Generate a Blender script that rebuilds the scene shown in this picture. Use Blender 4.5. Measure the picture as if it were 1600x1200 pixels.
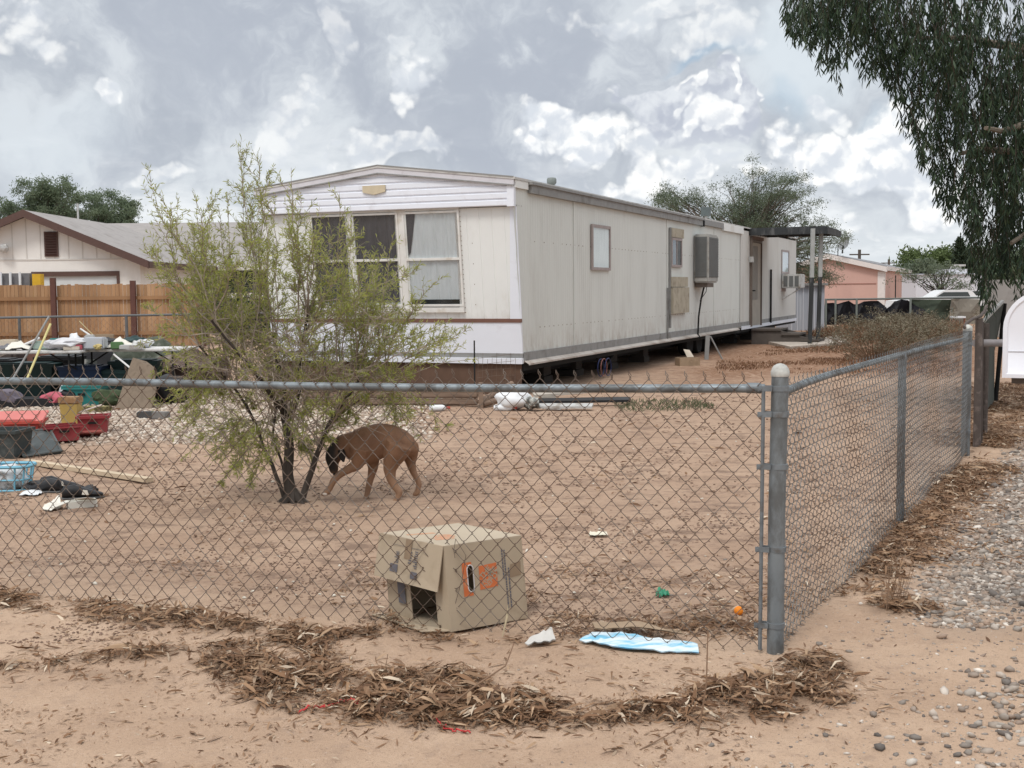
import bpy, bmesh, math, random
import numpy as np
from mathutils import Vector, Matrix, noise as mnoise
random.seed(7); rng = np.random.default_rng(11)
for o in list(bpy.data.objects): bpy.data.objects.remove(o)
scene = bpy.context.scene
COL = scene.collection
R = math.radians
# ------------------------------------------------------------------ camera
EYE = Vector((0, 0, 1.55)); FPX = 1900.0
PITCH = math.atan(148/FPX); ROLL = 0.0095
FWD = Vector((0, math.cos(PITCH), -math.sin(PITCH)))
UP0 = Vector((0, math.sin(PITCH), math.cos(PITCH)))
RT = Vector((math.cos(ROLL), 0, 0)) - UP0*math.sin(ROLL)
UP = UP0*math.cos(ROLL) + Vector((1, 0, 0))*math.sin(ROLL)
cd = bpy.data.cameras.new('camera'); cam = bpy.data.objects.new('camera', cd); COL.objects.link(cam)
cd.sensor_width = 36; cd.lens = FPX/1600*36; cd.clip_end = 3000; cd.clip_start = 0.05
cam.matrix_world = Matrix(((RT.x, UP.x, -FWD.x, 0), (RT.y, UP.y, -FWD.y, 0), (RT.z, UP.z, -FWD.z, EYE.z), (0, 0, 0, 1)))
scene.camera = cam
scene.render.resolution_x = 1024; scene.render.resolution_y = 768
def ray(px, py): return FWD*FPX + RT*(px-800) + UP*(600-py)
def G(px, py, z=0.0):
    d = ray(px, py); t = (z-EYE.z)/d.z; return EYE + d*t
def P(px, py, Y):
    d = ray(px, py); return EYE + d*(Y/d.y)
# ------------------------------------------------------------------ sky
SUN_EL, SUN_AZ = R(58), R(205)       # azimuth clockwise from +Y
sdir = Vector((math.sin(SUN_AZ)*math.cos(SUN_EL), math.cos(SUN_AZ)*math.cos(SUN_EL), math.sin(SUN_EL)))
w = bpy.data.worlds.new('World'); scene.world = w; w.use_nodes = True
w.cycles.sampling_method = 'MANUAL'; w.cycles.sample_map_resolution = 256
nt = w.node_tree; nt.nodes.clear(); NL = nt.links
class NB:
    """tiny node builder"""
    def __init__(s, nt): s.nt = nt; s.k = 0
    def n(s, t, **kw):
        x = s.nt.nodes.new(t)
        for a, b in kw.items(): setattr(x, a, b)
        return x
    def put(s, sock, v):
        if isinstance(v, bpy.types.NodeSocket): s.nt.links.new(v, sock)
        else: sock.default_value = v
    def m(s, op, a, b=0.0, c=None, clamp=False):
        x = s.n('ShaderNodeMath', operation=op, use_clamp=clamp); s.put(x.inputs[0], a); s.put(x.inputs[1], b)
        if c is not None: s.put(x.inputs[2], c)
        return x.outputs[0]
    def vm(s, op, a, b=None):
        x = s.n('ShaderNodeVectorMath', operation=op); s.put(x.inputs[0], a)
        if b is not None: s.put(x.inputs[1], b)
        return x.outputs[0]
    def mix(s, f, a, b, typ='MIX'):
        x = s.n('ShaderNodeMixRGB', blend_type=typ); s.put(x.inputs[0], f)
        for i, v in ((1, a), (2, b)):
            if isinstance(v, (tuple, list)) and len(v) == 3: v = (*v, 1)
            s.put(x.inputs[i], v)
        return x.outputs[0]
    def noise(s, vec, scale, detail=4, rough=.55, dist=0, out=0):
        x = s.n('ShaderNodeTexNoise'); 
        if vec is not None: s.put(x.inputs['Vector'], vec)
        x.inputs['Scale'].default_value = scale; x.inputs['Detail'].default_value = detail
        x.inputs['Roughness'].default_value = rough; x.inputs['Distortion'].default_value = dist
        return x.outputs[out]
    def ss(s, v, lo, hi, a=0.0, b=1.0):
        x = s.n('ShaderNodeMapRange', interpolation_type='SMOOTHSTEP'); s.put(x.inputs[0], v)
        x.inputs[1].default_value = lo; x.inputs[2].default_value = hi; x.inputs[3].default_value = a; x.inputs[4].default_value = b
        return x.outputs[0]
    def comb(s, x_, y_, z_=0.0):
        x = s.n('ShaderNodeCombineXYZ'); s.put(x.inputs[0], x_); s.put(x.inputs[1], y_); s.put(x.inputs[2], z_); return x.outputs[0]
b = NB(nt)
tc = b.n('ShaderNodeTexCoord'); sp = b.n('ShaderNodeSeparateXYZ'); NL.new(tc.outputs['Generated'], sp.inputs[0])
az = b.m('ARCTAN2', sp.outputs[0], sp.outputs[1]); el = b.m('ARCSINE', sp.outputs[2])
# angular coordinates: degrees/10
U = b.m('MULTIPLY', az, 57.2958/10); V = b.m('MULTIPLY', el, 57.2958/10)
uv = b.comb(U, V)
warp = b.noise(uv, 1.3, 4, .55, 0, 1)
warp2 = b.noise(uv, 4.0, 3.5, .55, 0, 1)
wv = b.vm('SCALE', b.vm('SUBTRACT', warp, (.5, .5, .5))); wv.node.inputs['Scale'].default_value = .9
wv2 = b.vm('SCALE', b.vm('SUBTRACT', warp2, (.5, .5, .5))); wv2.node.inputs['Scale'].default_value = .22
uvd = b.vm('ADD', b.vm('ADD', uv, wv), wv2)
sd = b.n('ShaderNodeSeparateXYZ'); NL.new(uvd, sd.inputs[0])
def angles(px, py):
    d = ray(px, py).normalized(); return math.degrees(math.atan2(d.x, d.y))/10, math.degrees(math.asin(d.z))/10
def blob(px, py, rx, ry, lo=1.0, hi=.25):
    u, v = angles(px, py); k = 57.2958/FPX/10
    a = b.m('DIVIDE', b.m('SUBTRACT', sd.outputs[0], u), rx*k); c = b.m('DIVIDE', b.m('SUBTRACT', sd.outputs[1], v), ry*k)
    d = b.m('SQRT', b.m('ADD', b.m('MULTIPLY', a, a), b.m('MULTIPLY', c, c)))
    return b.ss(d, lo, hi)
sky = b.n('ShaderNodeTexSky', sky_type='NISHITA', sun_disc=False, sun_elevation=SUN_EL, sun_rotation=SUN_AZ, dust_density=2.5)
def C10(r_, g_, b_): return (r_*10, g_*10, b_*10)
def srgb(r_, g_, b_):
    f = lambda c: (c/255/12.92 if c/255 <= .04045 else ((c/255+.055)/1.055)**2.4)
    return (f(r_), f(g_), f(b_))
def S10(r_, g_, b_): return C10(*srgb(r_, g_, b_))
big = b.noise(uv, .8, 5, .55)
med = b.noise(uvd, 2.4, 7, .58)
stretch = b.comb(U, b.m('MULTIPLY', V, 3.2)); lay = b.noise(stretch, 1.6, 6, .58)
c = b.mix(b.ss(b.m('ADD', b.m('MULTIPLY', med, .65), b.m('MULTIPLY', big, .35)), .41, .60), S10(173, 180, 190), S10(206, 212, 218))
c = b.mix(b.ss(V, .75, 0.0, 0, .8), c, S10(217, 223, 227))                                  # paler towards the horizon
c = b.mix(b.m('MULTIPLY', b.ss(lay, .47, .62), b.ss(V, .95, .25, 0, .7)), c, S10(236, 239, 241))
# big grey bases
for (px, py, rx, ry, st) in ((400, 60, 380, 200, .8), (830, 110, 270, 215, .85), (770, 240, 170, 60, .7), (120, 250, 220, 60, .45), (1330, 305, 130, 34, .6), (600, 190, 200, 60, .5)):
    c = b.mix(b.m('MULTIPLY', blob(px, py, rx, ry, 1.0, .2), b.m('MULTIPLY', b.ss(med, .70, .45), st)), c, S10(170, 177, 189))
# pale open bits with blue in them
for (px, py, rx, ry, st) in ((1260, 60, 230, 120, .75), (1230, 150, 90, 60, .6), (60, 210, 150, 50, .35)):
    c = b.mix(b.m('MULTIPLY', blob(px, py, rx, ry, 1, .2), st), c, S10(210, 219, 226))
skyc = b.mix(.5, sky.outputs[0], S10(150, 188, 216))
for (px, py, rx, ry, st) in ((1060, 100, 70, 16, .5), (1125, 88, 60, 26, .2), (1215, 170, 50, 40, .3), (1390, 180, 60, 30, .25)):
    c = b.mix(b.m('MULTIPLY', blob(px, py, rx, ry, 1, .1), st), c, skyc)
# cumulus: puffy relief, lit rims
def puff(vec):
    t = None
    for sc_, am in ((2.6, .5), (6.1, .30), (14, .16), (31, .07)):
        x = b.n('ShaderNodeTexVoronoi', feature='F1'); x.inputs['Scale'].default_value = sc_; nt.links.new(vec, x.inputs['Vector'])
        q = b.m('MULTIPLY', x.outputs['Distance'], -am); t = q if t is None else b.m('ADD', t, q)
    return t
puffd = b.vm('ADD', uv, b.vm('MULTIPLY', b.noise(uv, 6, 5, .6, 0, 1), (.13, .13, 0)))
p0 = puff(puffd); rel = b.m('MULTIPLY', b.m('SUBTRACT', p0, puff(b.vm('ADD', puffd, (-.012, .035, 0)))), 8.0)
whites = [(655, 140, 66, 74, .7), (605, 80, 34, 44, .3), (135, 178, 44, 30, .8), (60, 65, 100, 55, .6), (30, 20, 50, 30, .5), (490, 70, 50, 130, .4), (450, 200, 60, 70, .45),
          (640, 250, 110, 34, .6), (915, 225, 125, 62, 1), (1010, 245, 70, 40, .8), (1090, 60, 120, 62, .5), (1300, 240, 200, 95, 1), (1290, 165, 66, 32, .75),
          (1420, 260, 140, 80, .95), (1020, 20, 170, 40, .45), (240, 275, 60, 40, .6), (520, 262, 60, 18, .5), (1370, 345, 120, 24, .6), (1130, 272, 140, 26, .75)]
def edged(q, st, k=.55):      # the relief eats into the soft edge of a mask, so that edges are lumpy
    return b.m('MULTIPLY', b.ss(b.m('ADD', q, b.m('MULTIPLY', b.m('ADD', p0, .42), k)), .30, .62), st)
wm = None
for (px, py, rx, ry, st) in whites:
    q = b.m('MULTIPLY', edged(blob(px, py, rx*1.2, ry*1.2, 1.0, .2), st, 1.6), 1.0)
    wm = q if wm is None else b.m('MAXIMUM', wm, q)
white = b.mix(b.ss(rel, -.8, .9), S10(208, 214, 222), S10(254, 254, 252))
c = b.mix(wm, c, white)
tower = None
for (px, py, rx, ry) in ((1050, 190, 100, 70), (1000, 165, 50, 44), (1112, 140, 38, 52), (1152, 165, 54, 50), (1120, 205, 90, 70)):
    q = blob(px, py, rx, ry, 1.0, .3); tower = q if tower is None else b.m('MAXIMUM', tower, q)
tin = edged(tower, .9, 1.5)
rim = None
for (px, py, rx, ry) in ((1050, 140, 26, 20), (1062, 165, 12, 34), (1108, 106, 20, 20), (1150, 122, 34, 14), (1178, 140, 12, 34), (1186, 186, 16, 26), (965, 168, 12, 30), (1105, 210, 40, 16), (1125, 150, 14, 30)):
    q = blob(px, py, rx*1.5, ry*1.5, 1.0, .1); rim = q if rim is None else b.m('MAXIMUM', rim, q)
tw = b.mix(b.ss(rel, -.6, 1.1), S10(180, 186, 199), S10(222, 226, 231)); tw = b.mix(edged(rim, .9, 1.3), tw, b.mix(b.ss(rel, -.8, .7), S10(218, 222, 228), S10(254, 254, 252)))
c = b.mix(b.m('MULTIPLY', tin, b.ss(V, .52, .74, .05, .95)), c, tw)
# overhead, above the view, brightness added to the sky colour lights the ground
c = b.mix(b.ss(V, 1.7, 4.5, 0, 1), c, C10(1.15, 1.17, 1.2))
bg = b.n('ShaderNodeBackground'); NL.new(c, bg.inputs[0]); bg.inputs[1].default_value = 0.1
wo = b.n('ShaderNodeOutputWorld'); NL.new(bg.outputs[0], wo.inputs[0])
# ------------------------------------------------------------------ sun, exposure
sl = bpy.data.lights.new('sun', 'SUN'); sl.energy = 1.5; sl.angle = R(14); sl.color = (1, .965, .91)
so = bpy.data.objects.new('sun', sl); COL.objects.link(so)
so.rotation_euler = sdir.to_track_quat('Z', 'Y').to_euler()
vs = scene.view_settings; vs.view_transform = 'Standard'; vs.look = 'None'; vs.gamma = 1; vs.exposure = 0.2; vs.use_curve_mapping = False
scene.render.engine = 'CYCLES'
# ------------------------------------------------------------------ materials
MATS = {}
def principled(m):
    return m.node_tree.nodes['Principled BSDF']
def pm(name, col, rough=.8, var=.12, scale=6, bump=.15, metal=0.0, dirt=None, dscale=1.5, damt=.4, stretch=(1, 1, 1), attr=None, spec=.3, space='Object'):
    """base colour + noise variation + optional dirt colour, bump"""
    if name in MATS: return MATS[name]
    m = bpy.data.materials.new(name); m.use_nodes = True; MATS[name] = m
    b = NB(m.node_tree); bs = principled(m)
    tc = b.n('ShaderNodeTexCoord'); v = tc.outputs[space]
    if stretch != (1, 1, 1): v = b.vm('MULTIPLY', v, stretch)
    n = b.noise(v, scale, 5, .6)
    k = b.m('ADD', b.m('MULTIPLY', b.m('SUBTRACT', n, .5), 2*var*2), 1.0)
    cc = b.vm('SCALE', tuple(col)); b.put(cc.node.inputs['Scale'], k)
    if attr:
        a = b.n('ShaderNodeAttribute', attribute_name=attr[0]); r = b.n('ShaderNodeValToRGB')
        r.color_ramp.elements[0].color = (*attr[1][0], 1); r.color_ramp.elements[-1].color = (*attr[1][-1], 1)
        for i, q in enumerate(attr[1][1:-1]):
            e = r.color_ramp.elements.new((i+1)/(len(attr[1])-1)); e.color = (*q, 1)
        m.node_tree.links.new(a.outputs['Fac'], r.inputs[0])
        cc = b.vm('SCALE', r.outputs[0]); b.put(cc.node.inputs['Scale'], k)
    if dirt:
        d = b.noise(v, dscale, 6, .65)
        cc = b.mix(b.ss(d, .62-.3*damt, .82-.3*damt, 0, .85), cc, dirt)
    b.put(bs.inputs['Base Color'], cc); bs.inputs['Roughness'].default_value = rough; bs.inputs['Metallic'].default_value = metal
    bs.inputs['Specular IOR Level'].default_value = spec
    if bump:
        bp = b.n('ShaderNodeBump'); bp.inputs['Strength'].default_value = bump; bp.inputs['Distance'].default_value = .01
        b.put(bp.inputs['Height'], b.noise(v, scale*3, 4, .6)); b.put(bs.inputs['Normal'], bp.outputs[0])
    return m
def leafmat(name, cols, trans=.35, rough=.6):
    if name in MATS: return MATS[name]
    m = pm(name, cols[0], rough, .1, 3, 0, attr=('rnd', cols))
    nt = m.node_tree; bs = principled(m); tr = nt.nodes.new('ShaderNodeBsdfTranslucent'); mx = nt.nodes.new('ShaderNodeMixShader')
    src = bs.inputs['Base Color'].links[0].from_socket; nt.links.new(src, tr.inputs[0])
    mx.inputs[0].default_value = trans; nt.links.new(bs.outputs[0], mx.inputs[1]); nt.links.new(tr.outputs[0], mx.inputs[2])
    nt.links.new(mx.outputs[0], nt.nodes['Material Output'].inputs[0]); return m
def glassmat(name, tint=(.02, .025, .03), alpha=.35):
    if name in MATS: return MATS[name]
    m = bpy.data.materials.new(name); m.use_nodes = True; MATS[name] = m; nt = m.node_tree; nt.nodes.clear()
    g = nt.nodes.new('ShaderNodeBsdfGlossy'); g.inputs['Roughness'].default_value = .03; g.inputs['Color'].default_value = (.9, .95, 1, 1)
    t = nt.nodes.new('ShaderNodeBsdfTransparent'); t.inputs[0].default_value = (.95, .97, .97, 1)
    f = nt.nodes.new('ShaderNodeFresnel'); f.inputs[0].default_value = 1.5
    ad = nt.nodes.new('ShaderNodeMath'); ad.operation = 'ADD'; ad.inputs[1].default_value = alpha*.3; nt.links.new(f.outputs[0], ad.inputs[0]); ge = nt.nodes.new('ShaderNodeNewGeometry'); iv = nt.nodes.new('ShaderNodeMath'); iv.operation = 'SUBTRACT'; iv.inputs[0].default_value = 1; nt.links.new(ge.outputs['Backfacing'], iv.inputs[1]); mu = nt.nodes.new('ShaderNodeMath'); mu.operation = 'MULTIPLY'; nt.links.new(ad.outputs[0], mu.inputs[0]); nt.links.new(iv.outputs[0], mu.inputs[1]); ad = mu
    mx = nt.nodes.new('ShaderNodeMixShader'); nt.links.new(ad.outputs[0], mx.inputs[0]); nt.links.new(t.outputs[0], mx.inputs[1]); nt.links.new(g.outputs[0], mx.inputs[2])
    o = nt.nodes.new('ShaderNodeOutputMaterial'); nt.links.new(mx.outputs[0], o.inputs[0]); return m
# ------------------------------------------------------------------ object helpers
WLOC = {}
def tag(o, label=None, cat=None, group=None, kind=None):
    if label: o['label'] = label
    if cat: o['category'] = cat
    if group: o['group'] = group
    if kind: o['kind'] = kind
    return o
def thing(name, loc, label, cat, group=None, rz=0.0):
    o = bpy.data.objects.new(name, None); COL.objects.link(o); o.location = loc; o.rotation_euler.z = rz
    o.empty_display_size = .2; WLOC[o.name] = Vector(loc); return tag(o, label, cat, group)
def link_mesh(name, me, mat, parent, loc=None):
    o = bpy.data.objects.new(name, me); COL.objects.link(o)
    if mat is not None and not me.materials: me.materials.append(mat)
    if parent is not None: o.parent = parent; WLOC[o.name] = WLOC[parent.name]
    else:
        o.location = loc or (0, 0, 0); WLOC[o.name] = Vector(o.location)
    return o
def np_mesh(name, V_, F_, mat, parent=None, loc=None, smooth=False, rnd=None, extra=None):
    """V_ (n,3); F_ list of arrays, each (m,k)"""
    V_ = np.asarray(V_, dtype=np.float32).reshape(-1, 3)
    if isinstance(F_, np.ndarray): F_ = [F_]
    off = WLOC[parent.name] if parent is not None else Vector(loc or (0, 0, 0))
    V_ = V_ - np.array(off, dtype=np.float32)
    me = bpy.data.meshes.new(name); me.vertices.add(len(V_)); me.vertices.foreach_set('co', V_.ravel())
    li = np.concatenate([f.ravel() for f in F_]).astype(np.int32)
    cnt = np.concatenate([np.full(len(f), f.shape[1], dtype=np.int32) for f in F_])
    me.loops.add(len(li)); me.loops.foreach_set('vertex_index', li)
    st = np.concatenate([[0], np.cumsum(cnt)[:-1]]).astype(np.int32)
    me.polygons.add(len(cnt)); me.polygons.foreach_set('loop_start', st); me.polygons.foreach_set('loop_total', cnt)
    if smooth: me.polygons.foreach_set('use_smooth', np.ones(len(cnt), dtype=bool))
    me.update(calc_edges=True)
    if rnd is not None:
        a = me.attributes.new('rnd', 'FLOAT', 'FACE'); a.data.foreach_set('value', np.asarray(rnd, dtype=np.float32))
    if extra:
        for k, arr in extra.items():
            a = me.attributes.new(k, 'FLOAT', 'POINT'); a.data.foreach_set('value', np.asarray(arr, dtype=np.float32))
    return link_mesh(name, me, mat, parent, loc)
class MB:
    def __init__(s, M=None): s.v = []; s.f = []; s.M = M or Matrix()
    def add(s, vs, fs):
        n = len(s.v); s.v += [s.M @ Vector(v) for v in vs]; s.f += [tuple(i+n for i in f) for f in fs]
    def box(s, a, b_, jit=0):
        x0, y0, z0 = a; x1, y1, z1 = b_
        vs = [(x, y, z) for x in (x0, x1) for y in (y0, y1) for z in (z0, z1)]
        if jit: vs = [tuple(q+random.uniform(-jit, jit) for q in v) for v in vs]
        s.add(vs, [(0, 1, 3, 2), (4, 6, 7, 5), (0, 4, 5, 1), (2, 3, 7, 6), (0, 2, 6, 4), (1, 5, 7, 3)]); return s
    def bbox(s, a, b_, r):      # bevelled box
        bm = bmesh.new(); bmesh.ops.create_cube(bm, size=1)
        a = Vector(a); b_ = Vector(b_); c_ = (a+b_)/2; d = b_-a
        for v in bm.verts: v.co = Vector((c_[i]+v.co[i]*d[i] for i in range(3)))
        bmesh.ops.bevel(bm, geom=bm.edges[:], offset=r, segments=2, affect='EDGES')
        bm.verts.index_update(); s.add([v.co.copy() for v in bm.verts], [tuple(v.index for v in f.verts) for f in bm.faces]); bm.free(); return s
    def hexa(s, p):             # 8 points: bottom ring 4, top ring 4
        s.add(p, [(3, 2, 1, 0), (4, 5, 6, 7), (0, 1, 5, 4), (1, 2, 6, 5), (2, 3, 7, 6), (3, 0, 4, 7)]); return s
    def slab(s, poly, nrm):     # polygon thickened along vector
        n = len(poly); nrm = Vector(nrm); p = [Vector(q) for q in poly]
        s.add(p + [q+nrm for q in p], [tuple(range(n-1, -1, -1)), tuple(range(n, 2*n))] + [(i, (i+1) % n, n+(i+1) % n, n+i) for i in range(n)]); return s
    def tube(s, pts, r, n=6, cap=True):
        pts = [Vector(p) for p in pts]; m = len(pts)
        rs = r if isinstance(r, (list, tuple)) else [r]*m
        vs = []; prev = None
        for i, p in enumerate(pts):
            t = (pts[min(i+1, m-1)]-pts[max(i-1, 0)])
            if t.length < 1e-9: t = Vector((0, 0, 1))
            t.normalize()
            if prev is None:
                a = Vector((0, 0, 1)) if abs(t.z) < .9 else Vector((1, 0, 0)); u = t.cross(a).normalized()
            else: u = (prev - t*prev.dot(t)).normalized()
            prev = u; w_ = t.cross(u)
            for k in range(n):
                an = 2*math.pi*k/n; vs.append(p+(u*math.cos(an)+w_*math.sin(an))*rs[i])
        fs = [(i*n+k, i*n+(k+1) % n, (i+1)*n+(k+1) % n, (i+1)*n+k) for i in range(m-1) for k in range(n)]
        if cap: fs += [tuple(range(n-1, -1, -1)), tuple((m-1)*n+k for k in range(n))]
        s.add(vs, fs); return s
    def lathe(s, c_, prof, n=20, axis=None):   # prof [(r,z)], optional axis vector
        c_ = Vector(c_); q = Vector(axis).to_track_quat('Z', 'Y') if axis else None
        vs = []
        for r_, z in prof:
            for k in range(n):
                an = 2*math.pi*k/n; v = Vector((r_*math.cos(an), r_*math.sin(an), z)); 
                vs.append(c_ + (q @ v if q else v))
        m = len(prof)
        fs = [(i*n+k, i*n+(k+1) % n, (i+1)*n+(k+1) % n, (i+1)*n+k) for i in range(m-1) for k in range(n)]
        fs += [tuple(range(n-1, -1, -1)), tuple((m-1)*n+k for k in range(n))]
        s.add(vs, fs); return s
    def blob(s, c_, rad, jit=.15, sub=2, seed=0):
        bm = bmesh.new(); bmesh.ops.create_icosphere(bm, subdivisions=sub, radius=1)
        for v in bm.verts:
            k = 1+jit*2*mnoise.noise(v.co*1.7+Vector((seed, seed*.37, 0)))+jit*mnoise.noise(v.co*4+Vector((0, seed, 0)))
            v.co = Vector((v.co.x*rad[0]*k, v.co.y*rad[1]*k, v.co.z*rad[2]*k)) + Vector(c_)
        bm.verts.index_update(); s.add([v.co.copy() for v in bm.verts], [tuple(v.index for v in f.verts) for f in bm.faces]); bm.free(); return s
    def build(s, name, mat, parent=None, loc=None, smooth=False):
        off = WLOC[parent.name] if parent is not None else (Vector(loc) if loc else Vector((0, 0, 0)))
        me = bpy.data.meshes.new(name); me.from_pydata([v-off for v in s.v], [], s.f)
        if smooth:
            me.polygons.foreach_set('use_smooth', [True]*len(me.polygons))
            try: me.set_sharp_from_angle(angle=R(45))
            except Exception: pass
        me.update(); return link_mesh(name, me, mat, parent, tuple(loc) if loc else None)
def copy_tree(o, parent=None):
    c_ = o.copy(); COL.objects.link(c_); c_.parent = parent
    for ch in list(o.children): copy_tree(ch, c_)
    return c_
def frame(o, x, y, z):
    x, y, z, o = Vector(x), Vector(y), Vector(z), Vector(o)
    return Matrix(((x.x, y.x, z.x, o.x), (x.y, y.y, z.y, o.y), (x.z, y.z, z.z, o.z), (0, 0, 0, 1)))
# ------------------------------------------------------------------ ground
def vnoise(x, y, seed=0):
    xi = np.floor(x).astype(np.int64); yi = np.floor(y).astype(np.int64); xf = x-xi; yf = y-yi
    def h(a, c_):
        n = (a*374761393 + c_*668265263 + seed*974711) & 0x7fffffff
        n = ((n ^ (n >> 13))*1274126177) & 0x7fffffff; return ((n ^ (n >> 16)) & 0xffff)/65535.0
    u = xf*xf*(3-2*xf); v = yf*yf*(3-2*yf)
    return (h(xi, yi)*(1-u)+h(xi+1, yi)*u)*(1-v)+(h(xi, yi+1)*(1-u)+h(xi+1, yi+1)*u)*v
def fbm(x, y, f, o=4, seed=0):
    s = 0; a = 1; t = 0
    for i in range(o): s = s+a*vnoise(x*f*2**i+17.3*i, y*f*2**i+5.1*i, seed+i); t += a; a *= .5
    return s/t
# litter heaps: polylines in the ground plane (metres) with widths; from measured points
def gl(pts): return [(G(x, y).x, G(x, y).y, wd) for x, y, wd in pts]
LITTER = [
 (gl([(-120, 925, .12), (0, 940, .12), (100, 948, .12), (200, 965, .17), (300, 972, .13), (360, 985, .1), (470, 985, .1)]), .8),
 (gl([(-100, 1050, .07), (0, 1045, .08), (120, 1030, .09), (250, 1022, .1), (350, 1015, .09), (440, 1010, .12), (500, 1000, .12), (590, 990, .08)]), .68),
 (gl([(340, 1030, .1), (400, 1050, .16), (450, 1090, .16), (540, 1110, .14), (600, 1110, .15)]), 1.0),
 (gl([(430, 1000, .1), (470, 1030, .16), (500, 1070, .17)]), 1.0),
 (gl([(580, 1065, .12), (660, 1070, .2), (740, 1085, .2), (800, 1105, .16), (870, 1115, .12)]), 1.25),
 (gl([(560, 1110, .12), (700, 1115, .15), (860, 1120, .12), (960, 1118, .12)]), 1.1),
 (gl([(960, 1105, .12), (1050, 1105, .16), (1140, 1105, .2), (1210, 1090, .22), (1270, 1060, .17), (1290, 1045, .12)]), 1.3),
 (gl([(1230, 1040, .08), (1300, 1030, .06)]), .5),
 (gl([(1375, 955, .12), (1420, 950, .15), (1450, 945, .1)]), 1.1),
 (gl([(1370, 900, .12), (1400, 875, .17), (1430, 840, .2), (1462, 800, .2), (1500, 765, .22), (1540, 730, .3)]), .9),
 (gl([(1530, 700, .35), (1560, 640, .6), (1580, 600, .8)]), .55),
 (gl([(590, 965, .08), (640, 985, .08), (700, 1000, .05), (820, 1000, .05), (930, 995, .1), (1080, 975, .12), (1180, 985, .12)]), .55),
 (gl([(40, 1010, .04), (100, 1050, .06), (240, 1070, .07)]), .3),
]
def seg_field(x, y, poly):
    best = np.zeros_like(x)
    for (ax, ay, aw), (bx, by, bw) in zip(poly[:-1], poly[1:]):
        dx, dy = bx-ax, by-ay; L = dx*dx+dy*dy+1e-9
        t = np.clip(((x-ax)*dx+(y-ay)*dy)/L, 0, 1); wd = aw+(bw-aw)*t
        d = np.hypot(x-ax-dx*t, y-ay-dy*t)/wd
        best = np.maximum(best, np.clip(1.3-d, 0, 1))
    return best
def litter_field(x, y):
    f = np.zeros_like(x)
    n = fbm(x, y, 5.5, 3, 50)
    for poly, st in LITTER: f = np.maximum(f, seg_field(x, y, poly)*st)
    return np.clip(f*np.clip((n-.27)*3.6, 0, 1.5), 0, 1.3)
def hgt(x, y):
    x = np.asarray(x, float); y = np.asarray(y, float)
    near = np.clip((45-y)/25, 0, 1)*np.clip((25-np.abs(x))/10, 0, 1)
    h = (fbm(x, y, .8, 4, 3)-.5)*.05 + (fbm(x, y, 7, 3, 9)-.5)*.016
    yard = np.clip((y-5.6)/1.0, 0, 1)*np.clip((17-y)/4, 0, 1)
    h = h+yard*(fbm(x, y, 3.2, 3, 21)-.5)*.028
    return h*near + .014*litter_field(x, y)*near
def hz(x, y): return float(hgt(np.array([x]), np.array([y]))[0])
FA = Vector((1.105, 5.05, 0))                       # corner post of the front fence
FL = Vector((-2.58, 6.13, 0)) - FA; FL.normalize()  # direction of the front fence, leftwards
FR = Vector((4.02, 10.8, 0)) - FA; FR.normalize()   # direction of the side fence
def fence_side(x, y):   # signed distance to the side fence: + = outside (driveway)
    return (x-FA.x)*FR.y - (y-FA.y)*FR.x
def axis(lo, hi, dense0, dense1, st, gr=1.18):
    a = list(np.arange(dense0, dense1, st)); s = st
    v = dense1
    while v < hi: a.append(v); s *= gr; v += s
    a.append(hi); s = st; v = dense0-st; pre = []
    while v > lo: pre.append(v); s *= gr; v -= s
    pre.append(lo); return np.array(pre[::-1]+a)
gx = axis(-900, 900, -4.5, 5.5, .035, 1.09); gy = axis(-40, 1500, 3.2, 11, .035, 1.05)
X_, Y_ = np.meshgrid(gx, gy); xx, yy = X_.ravel(), Y_.ravel()
zz = hgt(xx, yy)
nx, ny = len(gx), len(gy)
ii = (np.arange(ny-1)[:, None]*nx+np.arange(nx-1)[None, :]).ravel()
gf = np.stack([ii, ii+1, ii+nx+1, ii+nx], 1)
lit = litter_field(xx, yy)
fs_ = fence_side(xx, yy)
def drive_mask(x, y):
    f = fence_side(x, y); near = np.clip((y-5.3-.5*(fbm(x, y, 1.2, 3, 33)-.5)*3)/1.2, 0, 1)
    return np.clip((f-.25)/.35, 0, 1)*near*np.clip((60-y)/20, 0, 1)
def bed_mask(x, y):      # the pebble bed on the left of the yard
    n = (fbm(x, y, .9, 3, 61)-.5)*1.6
    return np.clip((y-12.4+n)/1.0, 0, 1)*np.clip((21-y)/2, 0, 1)*np.clip((-.9+n*.7-x)/.8, 0, 1)
def weed_mask(x, y):
    n = (fbm(x, y, .35, 4, 71)-.5)
    return np.clip((y-19+n*7)/4, 0, 1)*np.clip((x-2.2+n*4)/2, 0, 1)*np.clip((60-y)/20, 0, 1)*np.clip(-fence_side(x, y), 0, 1)
gm = bpy.data.materials.new('sandy_soil'); gm.use_nodes = True; b = NB(gm.node_tree); bs = principled(gm)
tc = b.n('ShaderNodeTexCoord'); v = tc.outputs['Object']
def at_(n_): a = b.n('ShaderNodeAttribute', attribute_name=n_); return a.outputs['Fac']
n1 = b.noise(v, 1.1, 6, .6); n2 = b.noise(v, 9, 6, .65); n3 = b.noise(v, 60, 5, .7); n4 = b.noise(v, 240, 3, .6)
c = b.mix(b.ss(n1, .35, .65), (.47, .325, .228), (.57, .41, .295))
c = b.mix(b.ss(n2, .5, .72, 0, .55), c, (.34, .24, .18))
c = b.mix(b.ss(n3, .54, .72, 0, .5), c, (.23, .16, .12))
c = b.mix(b.ss(n3, .45, .28, 0, .5), c, (.60, .48, .40))
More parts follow.
